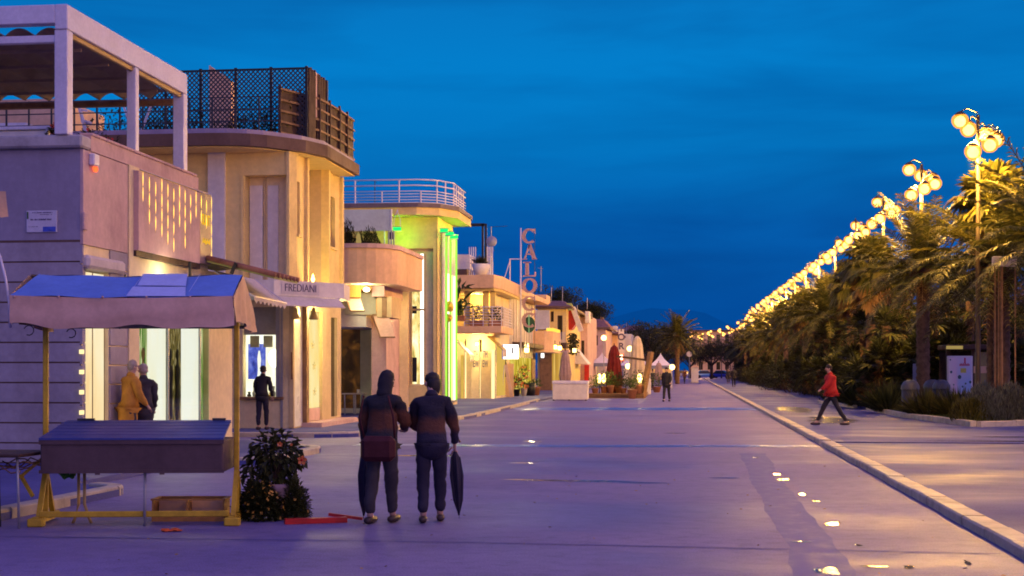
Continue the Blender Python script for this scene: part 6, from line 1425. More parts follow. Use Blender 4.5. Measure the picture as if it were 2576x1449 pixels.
def fan(mb, c, d, r, nb=17, spread=118, w_=.13, droop=.25):
    c, d = Vector(c), Vector(d).normalized(); side = d.cross(Vector((0, 0, 1))); side = side.normalized() if side.length > .05 else Vector((1, 0, 0)); up_ = side.cross(d)
    for i in range(nb):
        an = R(-spread+2*spread*i/(nb-1)); v_ = d*math.cos(an)+side*math.sin(an)+up_*.12*(1 if i % 2 else -.2)
        rr = r*(1-.25*abs(an)/R(spread))*random.uniform(.88, 1.06); pr_ = d*-math.sin(an)+side*math.cos(an); ww = w_*rr
        m1 = c+v_*rr*.55+pr_*ww; m2 = c+v_*rr*.55-pr_*ww; tip = c+v_*rr+Vector((0, 0, -droop*rr))
        mb.add([c, m1, tip, m2], [(0, 1, 2, 3)])
def trunk(h, r0, r1, lean=.0, rough=.10, n=14):
    a = MB(); pts = []; rs = []
    for i in range(int(h/.12)+1):
        f = i*.12/h; pts.append((lean*f*f, .0, i*.12)); rs.append((r0+(r1-r0)*f)*(1+rough*(1 if i % 2 else -1)*.5))
    a.tube(pts, rs, n); return a
def date_palm(h, seed, nf=66, L=3.7):
    random.seed(seed); q = thing('date_palm', 'x', 'palm tree', (0, 0, 0), 'feather palms of the promenade planting')
    part('trunk', trunk(h, .25, .24, rough=.16), 'palm_bark', q, True)
    a = MB()
    for i in range(nf):
        f = i/nf; frond(a, (0, 0, h+.05), i*2.399963, R(84-108*f+random.uniform(-8, 8)), L*random.uniform(.82, 1.08)*(1 if f > .15 else .75), random.uniform(.20, .34), 34, .52, .05)
    part('crown', a, 'leaf_palm', q)
    a = MB()
    for i in range(14): frond(a, (0, 0, h-.15), i*2.4, R(random.uniform(-60, -30)), L*random.uniform(.45, .7), .5, 14, .34)
    part('dry_fronds', a, 'leaf_dry', q)
    a = MB(); a.lathe([(.30, -.5), (.5, -.15), (.46, .1), (.2, .35)], (0, 0, h), 14); part('heart', a, 'palm_bark', q, True)
    return q
def fan_palm(h, seed, nf=58, skirt=40, R0=.95):
    random.seed(seed); q = thing('fan_palm', 'x', 'palm tree', (0, 0, 0), 'fan palms of the promenade planting')
    part('trunk', trunk(h, .26, .20, rough=.10), 'palm_bark', q, True)
    a = MB()
    for i in range(nf):
        f = i/nf; az = i*2.399963; el = R(85-115*f+random.uniform(-8, 8)); d = Vector((math.cos(az)*math.cos(el), math.sin(az)*math.cos(el), math.sin(el))); Lp = random.uniform(.7, 1.05)
        b_ = Vector((0, 0, h)); e_ = b_+d*Lp+Vector((0, 0, -.12*f)); a.tube([b_, (b_+e_)/2+Vector((0, 0, .06)), e_], .014, 4, .008, cap=False); fan(a, e_, d+Vector((0, 0, -.15-.25*f)), R0*random.uniform(.85, 1.1), droop=.18+.3*f)
    part('crown', a, 'leaf_palm', q)
    a = MB()
    for i in range(skirt):
        az = random.uniform(0, 6.28); z = h-.1-random.uniform(0, 1.5); d = Vector((math.cos(az)*.5, math.sin(az)*.5, -1)).normalized(); b_ = Vector((.15*math.cos(az), .15*math.sin(az), z)); e_ = b_+Vector((math.cos(az), math.sin(az), -.5))*.4
        a.tube([b_, e_], .012, 4, cap=False); fan(a, e_, d, R0*random.uniform(.7, 1.0), 11, 70, .13, .1)
    part('dry_skirt', a, 'leaf_dry', q)
    return q
def clump_palm(seed, h=2.4, stems=6):
    random.seed(seed); q = thing('dwarf_palm', 'x', 'palm bush', (0, 0, 0), 'dwarf fan palm clumps along the promenade')
    ends = []
    for i in range(stems):
        an = i*6.28/stems+random.uniform(-.3, .3); r = random.uniform(.3, .95); hh = h*random.uniform(.3, 1); e_ = Vector((r*math.cos(an), r*math.sin(an), hh)); ends.append(e_)
    ends.append(Vector((0, 0, h)))
    a = MB()
    for e_ in ends: a.tube([(e_.x*.2, e_.y*.2, 0), (e_.x*.5, e_.y*.5, e_.z*.5), e_], .085, 7, .10)
    part('trunk', a, 'palm_bark', q, True)
    a = MB()
    for e_ in ends:
        for i in range(26):
            f = i/26; az = i*2.4; el = R(80-125*f); d = Vector((math.cos(az)*math.cos(el), math.sin(az)*math.cos(el), math.sin(el))); p = e_+d*random.uniform(.25, .45); a.tube([e_, p], .008, 3, cap=False); fan(a, p, d, random.uniform(.34, .48), 11, 110, .10, .12)
    part('crown', a, 'leaf_dark', q)
    a = MB()
    for e_ in ends:
        for i in range(5): az = i*1.3; fan(a, e_+Vector((0, 0, -.2-.1*i)), (math.cos(az)*.4, math.sin(az)*.4, -1), .3, 7, 60, .14, 0)
    part('dry_fronds', a, 'leaf_dry', q)
    return q
def leafy_tree(seed, name, cat, grp, lm, h=5, rx=2.6, rz=1.7, trunk_h=2.2, n=4200, L=.22):
    random.seed(seed); q = thing(name, 'x', cat, (0, 0, 0), grp); a = MB(); tops = []
    a.tube([(0, 0, 0), (.05, 0, trunk_h*.6), (.0, .05, trunk_h)], [.2, .16, .14], 8)
    for i in range(7):
        an = i*.9; e_ = (rx*.6*math.cos(an), rx*.6*math.sin(an), trunk_h+rz*random.uniform(.2, 1.1)); tops.append(e_); a.tube([(0, 0, trunk_h*.8), (e_[0]*.4, e_[1]*.4, trunk_h+.3), e_], .08, 6, .03)
    part('trunk', a, 'tree_bark', q, True)
    a = MB(); cl = [(Vector(e_)+Vector((0, 0, .3)), random.uniform(.38, .5)*rx) for e_ in tops]+[(Vector((random.uniform(-.5, .5)*rx, random.uniform(-.5, .5)*rx, trunk_h+rz*random.uniform(.3, 1.2))), random.uniform(.3, .5)*rx) for _ in range(6)]
    for k in range(n):
        c, r = random.choice(cl); d = rv(); rr = r*random.random()**.4; leaf(a, c+Vector((d.x*rr, d.y*rr, d.z*rr*rz/rx*1.2)), d+rv()*.8, (0, 0, 1), L*random.uniform(.6, 1.3), L*.5)
    part('crown', a, lm, q)
    return q
def place(proto, first, pos, rz, lb, s, ks):
    if first: proto.location = pos; proto.rotation_euler = (0, 0, rz); proto.scale = (s,)*3; proto['label'] = lb
    else: dup(proto, pos, rz, lb, s, ks)
def settle(protos):
    for p in protos:
        for c in kids(p): c.matrix_parent_inverse = Matrix()
dA, dB = date_palm(4.6, 11), date_palm(5.2, 12, 58, 3.3); fA, fB = fan_palm(7.4, 21), fan_palm(6.6, 22, 42, 44); cA, cB = clump_palm(31), clump_palm(32, 1.5, 5)
settle((dA, dB, fA, fB, cA, cB))
kd = {p: kids(p) for p in (dA, dB, fA, fB, cA, cB)}
seen = set()
def put(p, x, y, rz, lb, s=1):
    place(p, p not in seen, (x, y, .06), rz, lb, s, kd[p]); seen.add(p)
put(dA, XY(2520, 44.6), 44.6, .4, 'big feather palm with wide arching fronds behind the bus shelter', 1.0)
put(fA, XY(2500, 45.2), 45.2, 1.0, 'tall fan palm at the right edge beside the nearest street lamp', .88)
put(dB, XY(2655, 41), 41, 2.0, 'feather palm cut by the right edge of the picture', 1.0)
put(fB, XY(2190, 61.5), 61.5, .3, 'fan palm with a skirt of dry leaves under the third and fourth lamps', .90)
put(dB, XY(2322, 51.5), 51.5, 1.2, 'feather palm left of the big feather palm, below the second lamp', .95)
put(dA, XY(2260, 70.5), 70.5, 2.2, 'feather palm right of the skirted fan palm', .92)
put(fA, XY(2400, 80), 80, 2.9, 'tall fan palm behind the big feather palm, farther back', .8)
row = [('d', 2120, 84), ('f', 2085, 92), ('d', 2150, 96), ('f', 2040, 104), ('d', 2050, 116), ('f', 2010, 122), ('d', 1995, 132), ('f', 1978, 142), ('d', 1965, 152), ('f', 1950, 165), ('d', 1938, 176), ('f', 1925, 190), ('d', 1905, 205), ('f', 1895, 222), ('d', 1885, 235)]
for i, (k, u, y) in enumerate(row):
    p = (dA if i % 4 else dB) if k == 'd' else (fA if i % 4 == 1 else fB)
    put(p, XY(u, y), y, i*1.7, ('feather' if k == 'd' else 'fan')+' palm of the receding row, '+ORD[i]+' of those beyond the skirted fan palm', random.Random(i).uniform(.82, .95))
for k in range(3, 17):
    p = (dA, fB, dB, fA)[k % 4]; put(p, 7.7+.35*math.sin(k*2.3), 43+10.1*k-2.6, k*1.9, ('feather' if k % 2 == 0 else 'fan')+' palm standing just before the '+ORD[k]+' street lamp', (.95, .80, .93, .76)[k % 4])
put(dB, XY(1704, 155), 155, .8, 'lone feather palm across the road left of the stone pillar', .98)
put(fB, XY(2225, 88), 88, 4.0, 'fan palm half hidden behind the skirted fan palm', .85)
# dwarf palm clumps in front: a band from the shelter to the far end
cl_ = [(2230, 57, 1.35, cA), (2290, 59, 1.3, cB), (2170, 62, 1.35, cA), (2235, 66, 1.5, cA), (2110, 68, 1.1, cB), (2150, 76, 1.55, cA), (2080, 80, 1.35, cA), (2110, 88, 1.6, cA), (2040, 90, 1.3, cB), (2060, 99, 1.6, cA), (2005, 103, 1.4, cA), (2020, 112, 1.6, cA), (1975, 116, 1.4, cB), (1990, 126, 1.7, cA), (1950, 132, 1.5, cA), (1960, 144, 1.7, cA), (1925, 150, 1.5, cA), (1935, 162, 1.7, cA), (1905, 172, 1.6, cA), (1915, 186, 1.8, cA), (1890, 198, 1.7, cA), (1880, 215, 1.8, cA), (2440, 57, 1.75, cA), (2570, 53, 1.3, cA), (2350, 56, 1.5, cA), (2500, 60, 1.9, cA)]
for i, (u, y, s, p) in enumerate(cl_):
    if i < 22: lb = ORD[i] + ' dwarf palm clump along the promenade edge, counted from the bus shelter' if i < 20 else ('last but one' if i == 20 else 'last')+' dwarf palm clump at the far end of the promenade edge'
    else: lb = ('dwarf palm clump rising directly above the bus shelter roof', 'dwarf palm clump right of the bus shelter near the low wall', 'dwarf palm clump left of the poster panel', 'tall dwarf palm clump behind the bus shelter on its right')[i-22]
    put(p, XY(u, y), y, i*1.3, lb, s)
# clipped dark shrubs filling the strip behind
def hedge(seed):
    random.seed(seed); q = thing('evergreen_shrub', 'x', 'shrub', (0, 0, 0), 'dark evergreen shrubs behind the palms'); a = MB()
    lobes = [(Vector((random.uniform(-1.6, 1.6), random.uniform(-2.6, 2.6), random.uniform(.6, 2.2))), random.uniform(.7, 1.2)) for _ in range(13)]
    for k in range(3600):
        c, r = random.choice(lobes); d = rv(); rr = r*random.random()**.35; p = c+d*rr
        if p.z < .05: p.z = random.uniform(.05, .6)
        leaf(a, p, d+rv()*.8, (0, 0, 1), .2*random.uniform(.6, 1.4), .1)
    part('foliage', a, 'leaf_dark', q); a = MB()
    for c, r in lobes: a.tube([(c.x*.4, c.y*.4, 0), c], .05, 5, .02)
    part('stem', a, 'tree_bark', q); return q
hA, hB = hedge(51), hedge(52); settle((hA, hB)); kd[hA], kd[hB] = kids(hA), kids(hB)
for i in range(19):
    y = 52+i*9.3; put(hA if i % 2 else hB, 11.6+.8*math.sin(i*2.1) if i else 15, y+(6 if i < 2 else 0), i*.9, ORD[i]+' dark evergreen shrub in the strip behind the palm trunks', 1.25+.25*math.sin(i*1.7))
for i in range(15):
    y = 62+i*12; put(hB if i % 2 else hA, 17.5+1.2*math.sin(i), y, i*1.1, ORD[i]+' tall dark shrub of the rearmost planting strip', 1.9)
for i in range(12):
    y = 74+i*11.5; put(hA if i % 2 else hB, 7.6+.4*math.sin(i*1.9), y, i*.7+.2, ORD[i]+' low dark shrub at the front edge of the palm planting', .62+.06*(i % 3))
# broad trees at the end of the avenue and behind the roofs
tA = leafy_tree(61, 'broad_tree', 'tree', 'broad trees at the avenue end', 'leaf_dark', rx=3.4, rz=1.9, trunk_h=2.0); tB = leafy_tree(62, 'umbrella_pine', 'tree', 'umbrella pines behind the shops', 'leaf_dark', rx=2.6, rz=1.5, trunk_h=7.5); settle((tA, tB)); kd[tA], kd[tB] = kids(tA), kids(tB)
for u, y, s, lb in ((1790, 240, 1.35, 'broad dark tree over the blue parked cars'), (1830, 235, 1.3, 'broad dark tree right of the light blue car'), (1640, 175, 1.5, 'dark tree behind the gazebo tent'), (1672, 185, 1.5, 'dark tree left of the lone feather palm'), (1735, 250, 1.2, 'dark tree behind the stone pillar'), (1605, 200, 1.4, 'dark tree behind the cream parasol'), (1700, 215, 1.25, 'dark tree behind the lone feather palm'), (1860, 245, 1.3, 'dark tree where the palm row ends')): put(tA, XY(u, y), y, u, lb, s) if True else 0
for u, y, s, lb in ((1409, 150, 1.02, 'umbrella pine behind the yellow house'), (1478, 175, 1.0, 'smaller dark pine left of the rounded pine over the pillar house'), (1497, 165, .92, 'rounded pine over the tiled house')): put(tB, XY(u, y), y, u, lb, s)

# ---- planted bed beside the promenade, with stone edging
bed = MB(); bp_ = [(7.0, 47.2), (7.75, 39.6), (9.9, 41.0), (10.4, 43.5), (10.4, 50.4), (9.5, 56), (7.0, 56)]
bed.prism(bp_, .02, .13); struct('planting_bed', bed, 'earth')
be = MB(); kerb_strip(be, [(7.0, 56), (7.0, 47.2), (7.75, 39.6), (9.9, 41.0), (10.4, 43.5)], -.16, .0, .22); kerb_strip(be, [(5.9, 66), (6.6, 58)], .16, .0, .2); struct('bed_edging', be, 'kerb_stone')
gs = MB(); random.seed(5)
for k in range(5200):
    x, y = random.uniform(7.0, 10.3), random.uniform(39.7, 54)
    if x < 7.0+(47.2-y)*.1 and y < 47.2: continue
    if y < 39.6+(x-7.75)*.65 and x > 7.75: continue
    h_ = random.uniform(.05, .16); an = random.uniform(0, 6.28); gs.add([(x-.012, y, .13), (x+.012, y, .13), (x+.05*math.cos(an), y+.05*math.sin(an), .13+h_)], [(0, 1, 2)])
go = link('grass', gs, 'grass'); go['kind'] = 'stuff'; tag(go, 'short yellowish grass in the planting bed', 'grass')
def spiky(name, label, cx, cy, r, h, n, lm, w_=.035, grp=None):
    q = thing(name, label, 'shrub', (cx, cy, .1), grp); a = MB()
    for k in range(n):
        an = random.uniform(0, 6.28); b_ = Vector((cx+r*.75*random.random()*math.cos(an), cy+r*.75*random.random()*math.sin(an), .12)); e_ = R(random.uniform(25, 88)); d = Vector((math.cos(an)*math.cos(e_), math.sin(an)*math.cos(e_), math.sin(e_))); L = h*random.uniform(.65, 1.1)
        s_ = d.cross(Vector((0, 0, 1))).normalized()*w_; mid = b_+d*L*.55; tip = b_+d*L+Vector((0, 0, -L*.12*math.cos(e_))); a.add([b_-s_*.6, b_+s_*.6, mid+s_, tip, mid-s_], [(0, 1, 2, 3, 4)])
    part('foliage', a, lm, q)
    a = MB()
    for k in range(7): an = k*.9; a.tube([(cx, cy, .1), (cx+r*.4*math.cos(an), cy+r*.4*math.sin(an), .1+h*.5)], .02, 4, .01)
    part('stem', a, 'tree_bark', q); return q
def fluffy(name, label, cx, cy, rx, ry, h, n, lm):
    q = thing(name, label, 'shrub', (cx, cy, .1)); a = MB()
    for k in range(n):
        an = random.uniform(0, 6.28); rr = random.random()**.5; x, y = cx+rx*rr*math.cos(an), cy+ry*rr*math.sin(an); top_ = .12+h*math.sqrt(max(.05, 1-rr**2.4))*(1+.12*math.sin(x*7)+.1*math.sin(y*5)); z = .1+(top_-.1)*random.random()**.6
        leaf(a, (x, y, z), Vector((.5*math.cos(an)*rr, .5*math.sin(an)*rr, 1))+rv()*.35, (math.cos(an), math.sin(an), 0), .17*random.uniform(.6, 1.4), .034, .2)
    part('foliage', a, lm, q); a = MB()
    for k in range(12): an = k*.55; a.tube([(cx, cy, .1), (cx+rx*.55*math.cos(an), cy+ry*.55*math.sin(an), .1+h*.6)], .015, 4, .006)
    part('stem', a, 'tree_bark', q); return q
fluffy('lavender_bush', 'wide grey green lavender like bush in the front corner of the planting bed', 8.75, 41.6, 1.2, .9, .92, 7000, 'leaf_grey')
fluffy('rounded_bush', 'smaller olive green bush on the left of the lavender bush', 7.95, 41.3, .55, .6, .66, 1800, 'leaf_palm')
spiky('spiky_shrub', 'broad spiky shrub left of the poster panel beside the litter bins', 7.55, 46.2, .55, .95, 420, 'leaf_palm', .03, 'spiky shrubs in the bed')
spiky('spiky_shrub', 'spiky shrub below the poster panel, behind the lavender bush', 8.35, 45.2, .6, 1.0, 460, 'leaf_palm', .03, 'spiky shrubs in the bed')
spiky('spiky_shrub', 'dark spiky shrub on the bed edge nearest the walker in red', 7.1, 51.5, .7, 1.2, 460, 'leaf_dark', .035, 'spiky shrubs in the bed')
spiky('spiky_shrub', 'tall dark spiky shrub behind the walker in red', 6.95, 58.5, .7, 1.5, 420, 'leaf_dark', .04, 'spiky shrubs in the bed')
# ---- bus shelter with poster panel
ysh = 52.5
sh = thing('bus_shelter', 'small dark bus shelter with flat roof and olive glass behind the lavender bush', 'shelter', (XY(2440, ysh), ysh, .06))
xs0, xs1 = XY(2380, ysh), XY(2498, ysh); zr = ZY(0, 884, ysh)
a = MB(); a.bbox(xs0-.05, xs1+.12, ysh-.3, ysh+1.5, zr, ZY(0, 872, ysh), .03); part('roof', a, 'dark_wood', sh)
a = MB(); a.box(xs0-.05, XY(2418, ysh), ysh-.33, ysh-.302, zr+.02, zr+.14); part('lit_edge', a, 'dim_yellow', sh)
for u in (2384, 2448, 2487, 2496): a = MB(); a.box(XY(u, ysh)-.05, XY(u, ysh)+.05, ysh, ysh+.1, .06, zr); part('post', a, 'dark_wood' if u != 2496 else 'ochre_paint', sh)
a = MB(); a.box(XY(2452, ysh), XY(2484, ysh), ysh+.02, ysh+.06, .25, zr-.08); part('glass_panel', a, mat('olive_glass', (.3, .25, .07), .25, .25, 1, bmp=0), sh)
a = MB(); a.box(XY(2449, ysh), XY(2486, ysh), ysh-.01, ysh+.015, ZY(0, 938, ysh), ZY(0, 922, ysh)); part('notice_strip', a, 'peach_plaster', sh)
a = MB(); a.box(xs0, xs1, ysh+1.38, ysh+1.42, .06, zr-.05); part('rear_panel', a, 'dark_wood', sh)
ps = thing('poster_panel', 'white and pale blue poster panel with pink lettering in front of the bus shelter', 'poster', (XY(2414, ysh-1), ysh-1, .06))
yp = ysh-.7; px0, px1, pz0, pz1 = XY(2383, yp), XY(2447, yp), ZY(0, 987, yp), ZY(0, 898, yp)
a = MB(); a.bbox(px0, px1, yp, yp+.12, pz0, pz1, .02); part('frame', a, 'white_metal', ps)
for u in (2388, 2442): a = MB(); a.box(XY(u, yp)-.04, XY(u, yp)+.04, yp+.02, yp+.1, .06, pz0); part('leg', a, 'dark_metal', ps)
m = bpy.data.materials.new('poster'); MATS['poster'] = m; t = nt(m); b = bsdf(t); v_ = coords(t, (1, 1, 1), 'Generated'); sp2 = t.nodes.new('ShaderNodeSeparateXYZ'); t.links.new(v_, sp2.inputs[0])
c_ = ramp(t, sp2.outputs['X'], [(0, (.72, .68, .72)), (.30, (.70, .52, .64)), (.45, (.40, .52, .72)), (1, (.30, .48, .75))]); c_ = mixc(t, ramp(t, sp2.outputs['Z'], [(.3, (0, 0, 0)), (.9, (.8, .8, .8))]), c_, (.74, .62, .72)); t.links.new(c_, b.inputs['Base Color'])
a = MB(); a.box(px0+.06, px1-.06, yp-.012, yp-.002, pz0+.06, pz1-.06); po = part('poster_sheet', a, 'poster', ps)
W_, H_ = px1-px0, pz1-pz0
a = MB()
for k in range(9): x = px0+W_*(.48+.045*k); a.box(x, x+W_*.03, yp-.018, yp-.0125, pz0+H_*.74, pz0+H_*(.79+.02*(k % 2)))
a.box(px0+W_*.66, px0+W_*.72, yp-.018, yp-.0125, pz0+H_*.8, pz0+H_*.95)
part('lettering', a, mat('poster_red', (.55, .04, .08), .6, .1, 9, bmp=0), po)
a = MB(); random.seed(3)
for (fx, fz, s_) in ((.48, .45, .12), (.15, .58, .08), (.9, .32, .08), (.6, .2, .06), (.12, .9, .05), (.25, .25, .05), (.72, .28, .06)):
    a.lathe([(0, -.002), (W_*s_*.6, -.002), (W_*s_*.6, .002), (0, .002)], (0, 0, 0), 9, cap=False); n_ = 36
    for j in range(len(a.v)-n_, len(a.v)): x, y, z = a.v[j]; a.v[j] = (px0+W_*fx+x, yp-.016+z, pz0+H_*fz+y*1.2)
part('drawing', a, mat('poster_ink', (.04, .12, .14), .6, .2, 9, bmp=0), po)
a = MB(); a.box(px0+W_*.52, px0+W_*.74, yp-.017, yp-.0125, pz0+H_*.56, pz0+H_*.68); part('yellow_patch', a, mat('poster_yellow', (.6, .55, .1), .6, .3, 9, bmp=0), po)
# panel on poles, bins, info board, low wall, small posts
q = thing('white_sign_box', 'white box sign on thin poles in front of the big feather palm trunk', 'sign', (XY(2530, 42), 42, .06))
y = 41.9; a = MB(); a.bbox(XY(2499, y), XY(2558, y), y, y+.25, ZY(0, 691, y), ZY(0, 668, y), .02); part('box', a, 'white_plaster', q)
for u in (2505, 2514, 2522, 2556): a = MB(); a.tube([(XY(u, y), y+.1, .06), (XY(u, y), y+.1, ZY(0, 690, y))], .022 if u != 2522 else .04, 6); part('pole', a, 'brown_wood', q)
for i, (u, y, lb) in enumerate(((2355, 50, 'domed litter bin left of the blue grey info board'), (2300, 47.5, 'domed litter bin farther left in front of the spiky shrub'), (2378, 49, 'domed litter bin between info board and poster panel'))):
    x = XY(u-10, y); q = thing('litter_bin', lb, 'bin', (x, y, .06), 'litter bins by the bus shelter'); a = MB(); a.lathe([(.24, .06), (.27, .1), (.28, .9)], (x, y, .06), 16); part('body', a, 'dark_metal', q, True)
    a = MB(); a.lathe([(.30, .9), (.29, 1.02), (.22, 1.14), (.1, 1.2), (.0, 1.21)], (x, y, .06), 16, cap=False); part('lid', a, mat('bin_lid', (.06, .065, .085), .4, .2, 3), q, True)
q = thing('info_board', 'plain blue grey info board left of the bus shelter', 'board', (XY(2314, 53), 53, .06)); y = 53
a = MB(); a.bbox(XY(2297, y), XY(2330, y), y, y+.08, ZY(0, 975, y), ZY(0, 916, y), .015); part('board', a, mat('board_blue', (.20, .22, .32), .6, .15, 2), q)
for u in (2300, 2327): a = MB(); a.box(XY(u, y)-.03, XY(u, y)+.03, y+.02, y+.07, .06, ZY(0, 975, y)); part('post', a, 'dark_metal', q)
a = MB(); a.bbox(9.7, 22, 50.6, 50.9, .06, .72, .03); a.bbox(9.65, 22, 50.5, 51.0, .723, .80, .02); solo('low_wall', a, 'peach_plaster', 'low orange lit wall at the right edge behind the lavender bush', 'wall')
a = MB(); y = 46; a.bbox(XY(2556, y), XY(2620, y), y, y+.9, .06, .55, .03); solo('stone_bench', a, 'ochre_wall', 'orange lit stone block bench at the right edge of the picture', 'bench')
# ================================================================ people, standing still
mat('skin', (.50, .30, .22), .55, .1, 8, bmp=0); mat('cloth_black', (.018, .016, .022), .85, .3, 4, bmp=.3); mat('cloth_navy', (.016, .013, .032), .85, .3, 4, bmp=.3); mat('cloth_grey', (.04, .034, .042), .85, .3, 4, bmp=.3)
mat('cloth_brown', (.11, .035, .012), .85, .3, 4, bmp=.3); mat('cloth_orange', (.55, .25, .03), .85, .25, 4, bmp=.3); mat('cloth_red', (.42, .018, .012), .85, .25, 4, bmp=.3); mat('cloth_maroon', (.06, .008, .01), .8, .25, 4, bmp=.2); mat('hair_dark', (.02, .014, .01), .6, .3, 20, bmp=.4); mat('hair_grey', (.35, .28, .24), .7, .3, 20, bmp=.4); mat('leather', (.05, .03, .025), .5, .3, 8)
def banded(name, base, bandc, z0, z1):
    m = bpy.data.materials.new(name); MATS[name] = m; t = nt(m); b = bsdf(t); v = coords(t); s_ = t.nodes.new('ShaderNodeSeparateXYZ'); t.links.new(v, s_.inputs[0]); n = noise(t, v, 9, 4)
    ad = t.nodes.new('ShaderNodeMath'); ad.operation = 'MULTIPLY_ADD'; ad.inputs[1].default_value = .10; t.links.new(n, ad.inputs[0]); t.links.new(s_.outputs['Z'], ad.inputs[2])
    dk = tuple(x*.6 for x in base); o_ = .05
    mr = t.nodes.new('ShaderNodeMapRange'); mr.inputs[1].default_value = .5; mr.inputs[2].default_value = 1.7; t.links.new(ad.outputs[0], mr.inputs[0]); f = lambda z: (z+o_-.5)/1.2
    c = ramp(t, mr.outputs[0], [(0, base), (f(z0)-.03, base), (f(z0)+.02, bandc), (f(z1)-.02, bandc), (f(z1)+.04, dk), (1, base)]); t.links.new(c, b.inputs['Base Color']); b.inputs['Roughness'].default_value = .85; bump(t, b, noise(t, v, 28, 4), .6, .02); return m
banded('coat_rust', (.018, .016, .022), (.10, .032, .012), .98, 1.16); banded('coat_navy', (.014, .011, .03), (.085, .028, .012), .95, 1.08)
def skin(chains, sub=1):
    """grow one continuous surface over a tree of joints: chains = lists of (point, rx, ry)"""
    V, E, Rr, idx = [], [], [], {}
    for ch in chains:
        prev = None
        for p, rx, ry in ch:
            key = tuple(round(c, 4) for c in p)
            if key not in idx: idx[key] = len(V); V.append(p); Rr.append((rx, ry))
            i = idx[key]
            if prev is not None and prev != i: E.append((prev, i))
            prev = i
    me = bpy.data.meshes.new('tmp'); me.from_pydata(V, E, []); o = bpy.data.objects.new('tmp', me); COL.objects.link(o)
    md = o.modifiers.new('s', 'SKIN'); md.use_smooth_shade = True; md.branch_smoothing = .5
    for i, d in enumerate(me.skin_vertices[0].data): d.radius = Rr[i]; d.use_root = (i == 0)
    if sub: o.modifiers.new('u', 'SUBSURF').levels = sub
    dg = bpy.context.evaluated_depsgraph_get(); m2 = bpy.data.meshes.new_from_object(o.evaluated_get(dg)); bpy.data.objects.remove(o)
    a = MB(); a.add([v.co[:] for v in m2.vertices], [list(p.vertices) for p in m2.polygons]); bpy.data.meshes.remove(m2); return a
from mathutils import noise as mnoise
def wrinkle(mb, amp, seed=0):
    """cloth folds: push the surface in and out along horizontal and slanting creases"""
    c = Vector((0, 0, 0)); 
    for p in mb.v: c += Vector(p)
    c /= len(mb.v)
    for i, p in enumerate(mb.v):
        x, y, z = p; n_ = mnoise.noise(Vector((x*5+seed, y*5, z*13)))+.5*mnoise.noise(Vector((x*14, y*14+seed, z*22)))
        r = Vector((x-c.x, y-c.y, 0)); r = r.normalized() if r.length > 1e-5 else Vector((1, 0, 0)); mb.v[i] = (x+r.x*n_*amp, y+r.y*n_*amp, z+n_*amp*.3)
    return mb
